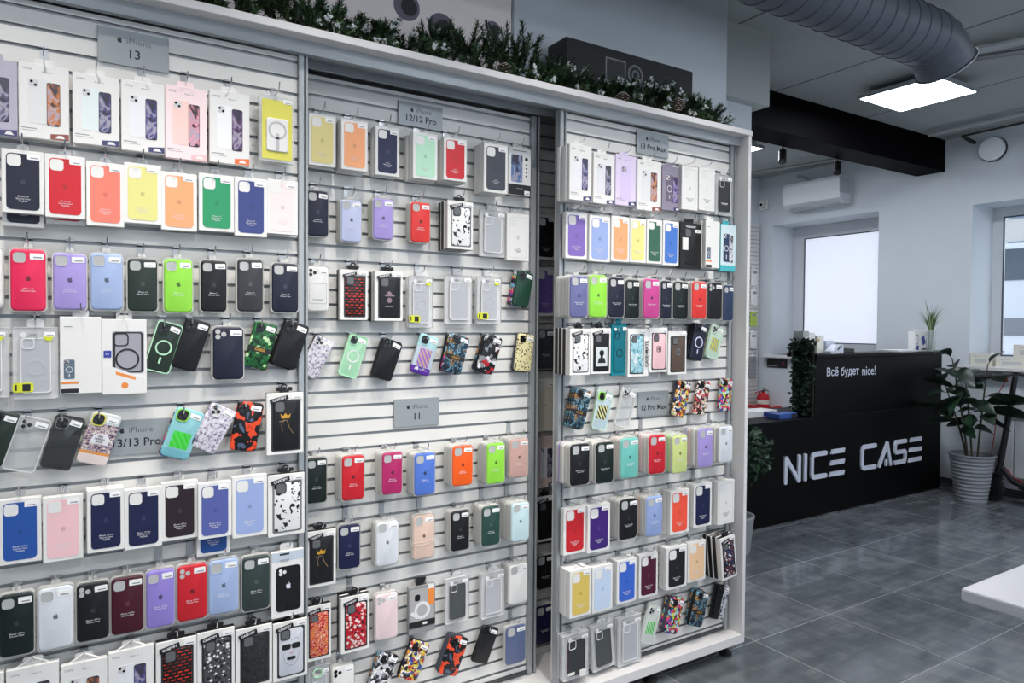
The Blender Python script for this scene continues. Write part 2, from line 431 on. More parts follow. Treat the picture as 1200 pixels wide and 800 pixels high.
PH = dict(violet=('dddde2', '4a4a6a'), amber=('dcdcdc', 'c87a3c'), pearl=('dde6e6', '4a4d78'), blue=('e4e4e8', '4a4a86'), rose=('f3cdc6', 'e59aaa'), mix=('ececec', '6a4a7a'), mag=('6a5f72', '6a4aa0'), lil=('e6dcf2', None), mag2=('2a3a5a', 'e8e8ea'))
def screen_mat(c):
    k = 'screen_' + c
    if k in MATS: return MATS[k]
    N = Nodes(k, .3)
    z = N.n('TexNoise', {'Vector': N.mapping((1, 1, .8)), 'Scale': 22, 'Distortion': 1.2}).outputs['Fac']
    return N.base(N.ramp(z, [(0, '1c1a26'), (.40, '3a3844'), (.47, c), (.56, 'aaa4b4'), (.6, c)]))
def phone_back(t, x, z, w, h, c, ring=None, lens=3):
    b = MB(); b.plate(rr(w, h, w * .16, 5, (x, z)), -.0006, .0003); b.build('phone_back_print', mat('print_' + c, c, .4), t)
    b = MB(); b.plate(rr(w * .44, w * .44, w * .12, 4, (x - w * .22, z + h / 2 - w * .28)), -.0009, 0)
    for dx, dz in ((-.1, .09), (.1, -.09), (-.1, -.1))[:lens]: b.plate(circ(w * .075, 12, (x - w * .22 + dx * w, z + h / 2 - w * .28 + dz * w)), -.0012, 0, 1)
    b.build('camera_print', [mat('print_cam', 'c9c9cb', .4) if lens == 2 else mat('print_cam2', 'a8a8ac', .4), M_lens], t)
    if ring:
        b = MB(); b.ring(circ(w * .33, 24, (x, z - h * .02)), circ(w * .27, 24, (x, z - h * .02)), -.001, 0); b.plate(rr(w * .09, h * .14, w * .03, 2, (x, z - h * .32)), -.001, 0); b.build('ring_print', mat('print_' + ring, ring, .4), t)
def make_prt(t, c, w, h, o):
    ph = o['ph']; base = cm(c) if c != 'white' else M_card
    b = MB(); b.bbox((-w / 2, 0, -h / 2), (w / 2, .018, h / 2), .0012)
    if ph not in ('ring', 'greyring'): b.plate(rr(w * .40, .022, .006, 3, (0, h / 2 + .008)), .0165, .0175)
    b.build('carton', base, t)
    if o.get('tri'):
        b = MB(); b.tube([(-w * .30, .009, h / 2), (0, .009, h / 2 + .019), (w * .30, .009, h / 2)], .0028, 4); b.build('hang_loop', M_card, t)
    if ph in PH:
        bc, sc = PH[ph]
        if ph == 'lil':
            N = MATS.get('print_pearly')
            phone_back(t, 0, -.01, w * .5, h * .68, 'd5c4ea', None, 3)
        else:
            ring = {'mag': 'd8d4e0', 'mag2': 'e6e6ea'}.get(ph)
            phone_back(t, -w * .12, .0, w * .40, h * .60, bc, ring, 2)
            b = MB(); b.plate(rr(w * .245, h * .565, w * .05, 4, (w * .185, -.004)), -.0012, .0003); b.plate(rr(w * .27, h * .58, w * .05, 4, (w * .185, -.004)), -.0009, .0003, 1); b.build('phone_screen_print', [screen_mat(sc), M_ink], t)
        if ph not in ('mag2',):
            letters(t, 'UNIQ', .0075, M_print, -w * .33, h * .42, -.0003, 'lettering')
            letters(t, 'iPhone 13', .0055, M_print, w * .06, h * .40, -.0003, 'lettering')
            b = MB(); b.plate(rr(w * .30, h * .012, .0005, 1, (-w * .30, -h * .37)), -.0003, 0); b.plate(rr(w * .38, h * .006, .0005, 1, (-w * .26, -h * .40)), -.0003, 0); b.build('print_lines', M_print, t)
            cc = {'mix': 'e8703a', 'rose': 'f0bcc0', 'amber': '8a4a40'}.get(ph, '3e3f6a')
            b = MB(); b.plate([(w * .12, -h * .49), (w * .49, -h * .49), (w * .49, -h * .40), (w * .12, -h * .42)], -.0004, 0); b.plate([(w * .22, -h * .47), (w * .42, -h * .47), (w * .36, -h * .43), (w * .27, -h * .43)], -.0006, 0, 1); b.build('corner_print', [mat('corner_' + cc, cc, .5), M_card], t)
        else:
            b = MB(); b.plate(rr(w * .99, h * .86, .001, 1, (0, h * .06)), -.0003, .0005); b.build('pale_front_print', mat('pale_teal_card', 'cfe0e4', .5), t)
    elif ph == 'small':
        phone_back(t, -w * .28, -h * .18, w * .26, h * .25, '5d6c7c', 'd8dce0', 3)
        b = MB(); b.plate(rr(w * .42, h * .03, .0005, 1, (-w * .27, -h * .355)), -.0004, 0); b.plate(rr(w * .42, h * .055, .0005, 1, (-w * .27, -h * .46)), -.0004, 0, 1); b.build('orange_strip', [mat('orange_print', 'e88a3c', .5), M_ink], t)
        bars(t, w * .2, -w * .3, h * .37, -.0003, M_print)
        b = MB(); b.plate(circ(.012, 3, (0, h * .15)), -.0002, 0); b.build('pale_motif', mat('pale_motif', 'e2e2e0', .6), t)
    elif ph == 'ring':
        b = MB(); b.plate(rr(w * .36, .030, .008, 4, (0, h / 2 + .010)), .0165, .0175); b.plate(rr(w * .2, .004, .002, 3, (0, h / 2 + .014)), .0155, .0165, 1); b.build('hang_tab', [M_card, M_ink], t)
        b = MB(); b.plate(rr(w * .72, h * .56, w * .06, 4, (w * .08, h * .06)), -.0004, 0); b.build('window_print', mat('window_grey', '9a9aa2', .3), t)
        b = MB(); b.ring(rr(w * .66, h * .54, w * .07, 4, (w * .08, h * .06)), rr(w * .58, h * .51, w * .05, 4, (w * .08, h * .06)), -.001, 0); b.ring(rr(w * .34, w * .34, w * .09, 4, (-w * .08, h * .23)), rr(w * .28, w * .28, w * .07, 4, (-w * .08, h * .23)), -.0014, 0); b.build('case_frame', M_ink, t)
        b = MB(); b.ring(circ(w * .27, 28, (w * .06, -h * .03)), circ(w * .23, 28, (w * .06, -h * .03)), -.0016, 0); b.build('magnet_ring', M_ink, t)
        b = MB(); b.plate([(-w * .49, -h * .49), (w * .49, -h * .49), (w * .49, -h * .30), (-w * .49, -h * .08)], -.0018, -.0004)
        b.plate([(-w * .2, -h * .19), (w * .24, -h * .27), (w * .24, -h * .31), (-w * .2, -h * .23)], -.002, -.0004, 1); b.plate(circ(w * .08, 14, (0, -h * .38)), -.002, -.0004, 1); b.build('lower_print', [M_card, mat('orange_print', 'e88a3c', .5)], t)
        b = MB(); b.plate(rr(w * .17, h * .09, .001, 1, (-w * .38, h * .04)), -.001, 0); letters(t, '6.1', .008, M_whiteink, -w * .38, h * .04, -.0011); b.build('size_badge', mat('blue_badge', '2a3f9c', .5), t)
    elif ph == 'blackphone':
        b = MB(); b.plate(rr(w * .98, h * .14, .001, 1, (0, h * .42)), -.0004, 0); b.plate(rr(w * .3, h * .025, .0005, 1, (-w * .1, h * .455)), -.0007, 0, 1); b.build('header_print', [mat('pale_blue_print', 'bfcad6', .5), M_ink], t)
        b = MB(); b.plate(rr(w * .76, h * .68, w * .12, 5, (w * .02, -h * .07)), -.0012, 0); b.build('phone_back_print', M_blackgloss, t)
        b = MB()
        for dx, dz in ((-.22, .21), (-.22, .16), (-.10, .185)): b.plate(circ(w * .055, 12, (dx * w, dz * h)), -.0018, 0)
        b.build('lens_opening', M_card, t)
        link('emblem', emblem(M_letter, .016), t, (w * .02, -.0013, -h * .03))
        bars(t, w * .3, -w * .1, h * .37, -.0006, M_print, 2)
    elif ph == 'bluephone':
        b = MB(); b.plate(rr(w * .98, h * .22, .001, 1, (0, -h * .385)), -.0005, 0); b.build('black_strip', M_ink, t)
        b = MB(); b.plate(rr(w * .5, h * .58, w * .06, 4, (-w * .12, h * .06)), -.0006, 0); b.build('phone_back_print', screen_mat('5a78a8'), t)
        b = MB(); b.plate(circ(w * .07, 12, (w * .30, h * .28)), -.0005, 0); [b.plate(circ(w * .035, 10, (w * .30, h * z)), -.0005, 0) for z in (.16, .08, 0, -.08)]; b.build('feature_dots', M_ink, t)
        bars(t, w * .3, 0, -h * .36, -.0007, M_print); bars(t, w * .6, 0, h * .44, -.0003, M_ink); sticker(t, w * .24, h * .09, w * .33, -h * .44, -.0006)
    elif ph == 'greyring':
        b = MB(); b.plate(rr(w * .36, .030, .004, 3, (0, h / 2 + .012)), .008, .011); b.build('hang_tab', M_black, t)
        b = MB(); b.plate(rr(w * .9, h * .74, w * .05, 4, (0, h * .08)), -.0004, 0); b.build('window_print', mat('pale_grey_print', 'aaa9a8', .3), t)
        b = MB(); b.plate(rr(w * .2, w * .22, w * .06, 4, (-w * .18, h * .26)), -.001, 0); b.build('camera_print', M_lens, t)
        b = MB(); b.ring(circ(w * .30, 28, (0, -h * .02)), circ(w * .2, 28, (0, -h * .02)), -.001, 0); b.plate(rotp(rr(w * .12, h * .2, w * .03, 3, (-w * .28, -h * .1)), .9, (-w * .28, -h * .1)), -.0008, 0); b.build('magnet_ring', M_whiteink, t)
        b = MB(); b.plate(rr(w * .24, h * .36, .001, 1, (w * .34, h * .25)), -.0014, 0); b.plate(rr(w * .24, h * .09, .001, 1, (w * .34, h * .455)), -.0016, 0, 1); b.build('orange_strip', [mat('orange_print', 'e8702a', .5), M_card], t)
        b = MB(); b.plate(rr(w * .98, h * .13, .001, 1, (0, -h * .30)), -.0014, 0); b.plate(rr(w * .16, h * .05, .001, 1, (w * .1, -h * .30)), -.0018, 0, 1); b.build('black_strip', [M_ink, M_card], t)

def make_win(t, c, w, h, o):
    dark = o.get('dark')
    fm = M_black if dark else M_card
    b = MB(); b.bbox((-w / 2, 0, -h / 2), (w / 2, .022, h / 2), .0012, 0)
    b.box((-w / 2 + .0005, .004, -h / 2 - .0003), (w / 2 + .0003, .0218, h / 2 + .0003), 1) if not o.get('side') else None
    b.build('carton', [fm, M_black], t)
    side = o.get('side'); FW = w; w = w * (.84 if side else 1); t0 = t
    if side: t = link('window_insert', None, t0, (-FW * .09, 0, 0)); t.empty_display_size = .02
    b = MB(); b.plate(rr(w * .80, h * .83, w * .05, 4, (w * .02, -h * .03)), -.0004, 0); b.build('window_tray', mat('tray_grey', '77797b', .3) if c == 'ink' else mat('tray_dark', '2a2b2e', .3), t)
    W, H = w * .70, h * .79
    b = MB(); case_body(b, W, H, -.003, .001, .0016, .13, 0, Matrix.Translation((w * .02, 0, -h * .03))); b.build('case_body', cm(c), t, True)
    x0, z0 = w * .02 - W * .25, -h * .03 + H * .39
    b = MB(); b.plate(rr(W * .42, W * .44, W * .12, 5, (x0, z0)), -.0042, 0); b.build('camera_rim', mat('camera_rim_dark', '232427', .4), t)
    b = MB(); b.plate(rr(W * .34, W * .36, W * .09, 5, (x0, z0)), -.0046, 0); b.build('camera_opening', mat('camera_smoke', '606366', .35), t)
    if c in ('pinkcase', 'brown', 'marble'):
        pass
    elif not dark:
        b = MB(); b.plate(rotp(rr(w * .50, h * .062, .0006, 1, (-w * .17, h * .40)), .22, (-w * .17, h * .40)), -.0052, -.0002); b.build('brand_tag', M_ink, t)
        letters(t, 'CASETIFY', .0088 * w / .1, M_whiteink, -w * .17, h * .40, -.0054, 'lettering', .03, -.22)
        b = MB(); b.plate(rr(w * .44, .012, .004, 3, (0, h / 2 + .010)), .012, .0145); b.ring(circ(.0105, 16, (0, h / 2 + .015)), circ(.006, 16, (0, h / 2 + .015)), .0115, .015); b.box((-.012, .004, h / 2), (.012, .02, h / 2 + .008)); b.build('hang_tab', M_black, t)
    else:
        b = MB(); b.plate(rr(w * .44, .022, .005, 3, (0, h / 2 + .010)), .012, .0145); b.build('hang_tab', M_black, t)
        bars(t, w * .5, 0, h * .43, -.0006, M_whiteink, 2)
        b = MB(); b.plate(rr(w * .26, h * .27, .001, 1, (-w * .28, h * .03)), -.005, 0); b.build('white_label', M_card, t)
    if c in ('pinkcase', 'brown'): hang_tab(t, w, h, .02)
    sticker(t, w * .28, h * .07, w * .31, h * .435 if not dark else h * .33, -.0045)
    art = o.get('art')
    if art == 'crown':
        b = MB(); b.plate([(-.012, .016), (.012, .016), (.015, .03), (.007, .023), (0, .032), (-.007, .023), (-.015, .03)], -.0036, 0); b.build('crown_sketch', mat('gold_ink', 'c8962e', .4), t)
        b = MB(); b.tube([(-.004, -.003, .012), (-.012, -.003, -.004), (-.009, -.003, -.022)], .0011, 5); b.tube([(.004, -.003, .010), (.010, -.003, -.010), (.022, -.003, -.03)], .0013, 5); b.tube([(-.018, -.003, .006), (-.010, -.003, .008), (.002, -.003, .010)], .0009, 5)
        b.build('sketch_lines', mat('tan_ink', '8c7350', .5), t)
    elif art == 'face':
        b = MB()
        for s in (-1, 1): b.plate(rr(.026, .017, .006, 3, (s * .0145 + w * .02, .012)), -.0038, 0)
        b.plate(rr(.010, .004, .001, 2, (w * .02, .016)), -.0037, 0); b.build('sunglasses_print', M_ink, t)
        b = MB(); b.plate(rr(.026, .010, .004, 3, (w * .02, -.024)), -.0038, 0); b.build('mouth_print', M_ink, t)
        b = MB(); b.tube([(-.02, -.003, .03), (-.008, -.003, .036), (.004, -.003, .031), (.018, -.003, .037), (.024, -.003, .030)], .0006, 4); b.build('brow_line', M_print, t)
        b = MB(); b.tube([(-.022, -.003, -.008), (-.016, -.003, -.034), (-.004, -.003, -.046), (.012, -.003, -.046), (.022, -.003, -.03), (.026, -.003, -.008)], .0006, 4); b.build('jaw_line', M_print, t)
        b = MB(); b.plate(rr(.012, .003, .0012, 2, (w * .02, -.008)), -.0038, 0); b.build('lip_print', mat('pink_ink', 'c88a96', .5), t)
    elif art == 'badge':
        b = MB(); b.plate([(-.012 + .022 * k / 8 * 1.1, .004 + .013 * sin(pi * k / 8)) for k in range(9)][::-1], -.0038, 0); b.plate(rr(.036, .005, .002, 2, (.002, .002)), -.0036, 0); b.plate(circ(.009, 14, (.001, -.014)), -.0036, 0); b.build('badge_print', mat('dusty_ink', '8c7484', .5), t)
        bars(t, .03, 0, -.036, -.0036, M_print)
    elif art == 'card':
        b = MB(); b.plate(rr(w * .56, h * .42, .002, 2, (w * .02, -h * .12)), -.0036, 0); b.plate(circ(.012, 14, (w * .02, -h * .04)), -.0042, 0, 1); b.plate([(-.018, -h * .26), (.022, -h * .26), (.016, -h * .15), (-.012, -h * .15)], -.0042, 0, 1); b.plate(rr(.012, .02, .002, 2, (w * .02, -h * .10)), -.0042, 0, 1)
        b.build('portrait_card', [mat('pale_card_print', 'c9cfd0', .5), M_ink], t)
    elif art == 'flower':
        b = MB()
        for k in range(4): b.ring(circ(.0075, 14, (.008 * cos(k * pi / 2 + .78), .008 * sin(k * pi / 2 + .78) + .004)), circ(.0052, 14, (.008 * cos(k * pi / 2 + .78), .008 * sin(k * pi / 2 + .78) + .004)), -.0042, 0)
        b.build('flower_emblem', M_chrome if c == 'brown' else mat('dark_metal', '5a5458', .3, .7), t)
    if o.get('side'):
        letters(t0, o['side'], .021, M_ink, FW * .38, -h * .03, -.0048, 'lettering', .02, -pi / 2)

def make_pou(t, c, w, h, o):
    b = MB(); b.loft([(rr(w, h, .004, 2), .006), (rr(w * .97, h * .985, .004, 2), .0), (rr(w * .97, h * .985, .004, 2), .0105), (rr(w, h, .004, 2), .0065)]); b.plate(rr(w * .36, .024, .006, 3, (0, h / 2 + .008)), .006, .0068)
    fm = {'tealpouch': clearmat('teal_film', '1f98a8', .75)}.get(c, M_pouch)
    b.build('film_sleeve', fm, t)
    W, H = w * .66, h * .76
    k = {'clear': clearmat('hazy_case', 'c3c6cc', .7, .25), 'charpouch': cm('charpouch'), 'tealpouch': clearmat('teal_case', '1a7484', .8), 'blackpouch': cm('blackpouch'), 'redpouch': cm('charcoal')}[c]
    b = MB(); b.ring(rr(W, H, W * .13, 5, (0, -h * .03)), rr(W * .93, H * .965, W * .11, 5, (0, -h * .03)), -.0022, .0); b.plate(rr(W * .93, H * .965, W * .11, 5, (0, -h * .03)), -.0012, 0, 1)
    b.build('case_body', [clearmat('case_edge_white', 'f2f2f2', .8) if c == 'clear' else (cm('burgundy') if c == 'redpouch' else k), k], t)
    x0, z0 = -W * .24, h * .30 - h * .03
    b = MB(); b.ring(rr(W * .40, W * .42, W * .10, 4, (x0, z0)), rr(W * .34, W * .36, W * .08, 4, (x0, z0)), -.003, 0)
    rm = M_ink if c == 'tealpouch' else clearmat('case_edge_white', 'f2f2f2', .8)
    b.build('camera_rim', rm, t)
    if c == 'tealpouch' or o.get('tag'):
        b = MB(); b.ring(circ(W * .30, 24, (0, -h * .06)), circ(W * .26, 24, (0, -h * .06)), -.0026, 0); b.build('magnet_ring', rm if c == 'tealpouch' else clearmat('faint_ring', 'f2f2f2', .35), t)
    sticker(t, w * .24, h * .065, w * .30, h * .40, -.0030)
    b = MB(); b.plate(circ(w * .07, 14, (-w * .26, h * .39)), -.0028, 0); b.plate(rr(w * .14, h * .03, .001, 1, (-w * .06, h * .39)), -.0028, 0, 1); b.build('size_label', [M_whiteink, M_print], t)
    if o.get('tag'):
        b = MB(); b.plate(rr(w * .44, h * .13, .006, 3, (-w * .27, -h * .33)), -.0036, 0); b.plate(rr(w * .17, h * .095, .001, 1, (-w * .20, -h * .33)), -.0042, 0, 1); b.plate(rr(w * .04, h * .08, .0005, 1, (-w * .42, -h * .33)), -.0042, 0, 1)
        b.build('yellow_tag', [mat('yellow_label', 'd3d92e', .5), M_ink], t); b = MB(); b.plate(circ(w * .10, 14, (w * .28, h * .36)), -.0034, 0); b.build('yellow_dot', mat('yellow_label', 'd3d92e', .5), t)
    if o.get('green'):
        b = MB(); b.ring(rr(w * .42, w * .42, w * .16, 5, (-w * .08, h * .38)), rr(w * .32, w * .32, w * .12, 5, (-w * .08, h * .38)), -.0055, 0); b.build('camera_rim', cm('mint'), t)
    if c == 'blackpouch': bars(t, w * .4, 0, -h * .2, -.0016, M_whiteink, 2)
    if c == 'redpouch':
        b = MB(); b.plate(rr(w * .24, h * .15, .004, 3, (w * .24, -h * .40)), -.003, 0); b.build('white_label', M_card, t); b = MB(); b.plate(rr(w * .26, h * .06, .001, 1, (-w * .2, -h * .36)), -.003, 0); b.build('bar_label', M_card, t)

def make_bare(t, c, w, h, o):
    rim = o.get('rim')
    b = MB(); case_body(b, w, h, 0, .012, .0028, .15, 0)
    clear = c in ('clearcase', 'smoke')
    body = clearmat('clear_case', 'd4d8da', .30, .1) if c == 'clearcase' else clearmat('smoky_case', '3c4042', .72, .1) if c == 'smoke' else cm(c)
    b.build('case_shell', body, t, True)
    if rim:
        b = MB(); b.ring(rr(w + .001, h + .001, w * .155, 6), rr(w * .93, h * .965, w * .13, 6), -.0012, .0122)
        b.build('bumper_frame', clearmat('clear_bumper', 'e8eae8', .62, .2) if rim in ('white', 'clearcase') else cm(rim), t)
    W = w
    x0, z0 = -W * .225, h * .355
    rc = o.get('ringc')
    b = MB(); b.ring(rr(W * .44, W * .46, W * .15, 5, (x0, z0)), rr(W * .36, W * .38, W * .12, 5, (x0, z0)), -.0026, .001); b.build('camera_rim', cm(rc) if rc else (body if not clear else M_tab), t)
    b = MB(); b.plate(rr(W * .362, W * .382, W * .12, 5, (x0, z0)), -.0012, .001); b.build('camera_opening', M_black if c not in ('toile', 'clearcase', 'yelstripe', 'grnstripe') else (M_card if c == 'toile' else M_hole), t)
    b = MB()
    for dx, dz in ((-.08, .09), (-.08, -.09), (.09, 0)): b.plate(circ(W * .07, 14, (x0 + dx * W, z0 + dz * W)), -.0024, 0)
    b.build('lens', M_lens, t)
    sticker(t, W * .40, h * .10, W * .22, h * .385, -.0008, random.uniform(.02, .16))
    if o.get('ring'):
        m = cm(o['ring']) if o['ring'] != 'white' else M_whiteink
        b = MB(); b.ring(circ(W * .32, 32, (0, -h * .01)), circ(W * .255, 32, (0, -h * .01)), -.0008, .0003); b.plate(rr(W * .08, h * .13, W * .03, 3, (0, -h * .27)), -.0008, .0003); b.build('magnet_ring', m, t)
    if o.get('band'):
        b = MB(); b.plate(rr(W * .97, h * .11, .001, 1, (0, -h * .10)), -.0006, .0003); b.build('brand_band', M_ink, t)
        letters(t, o['band'], .0105, mat('gold_ink', 'c8962e', .4), 0, -h * .10, -.0009, 'lettering', .02)
    if o.get('logo'):
        b = MB()
        if c == 'collage': b.plate(rotp([(-.020, -.014), (.024, -.014), (.024, .002), (.016, .014), (-.004, .014), (-.016, .006)], 0), -.0006, .0003); zz = -.001; lm = M_ink; xx = .001
        else: b.plate([(-.026, -.059), (-.010, -.059), (-.010, -.052), (-.014, -.048), (-.022, -.050)], -.0006, .0003); zz = -.053; lm = M_whiteink; xx = .009
        b.build('logo_patch', M_whiteink, t)
        letters(t, 'THE\nNORTH\nFACE' if c == 'collage' else 'THE\nNORTH FACE', .0068 if c == 'collage' else .0048, lm, xx, zz, -.0010, 'lettering', .02)

def make_wal(t, c, w, h, o):
    b = MB(); b.bbox((-w / 2, 0, -h / 2), (w / 2, .022, h / 2), .001); b.build('clear_box', M_pouch, t)
    b = MB(); b.plate(rr(w * .86, h * .90, .002, 2, (0, -h * .01)), -.0006, .0); b.build('yellow_insert', cm('yellow'), t)
    b = MB(); b.plate(rr(w * .5, .03, .01, 3, (0, h / 2 + .008)), .019, .021); b.build('hang_tab', M_tab, t)
    b = MB(); case_body(b, w * .62, h * .50, -.005, -.0005, .0015, .12, 0, Matrix.Translation((0, 0, -h * .09))); b.build('wallet_body', M_card, t)
    b = MB(); b.ring(circ(w * .26, 30, (0, -.004)), circ(w * .21, 30, (0, -.004)), -.0058, -.004); b.plate(rr(w * .10, h * .27, w * .05, 4, (0, -h * .20)), -.0058, -.004); b.build('magnet_ring', mat('ring_grey', 'b9b9bb', .4), t)
    sticker(t, w * .25, h * .06, w * .3, h * .43, -.0012)

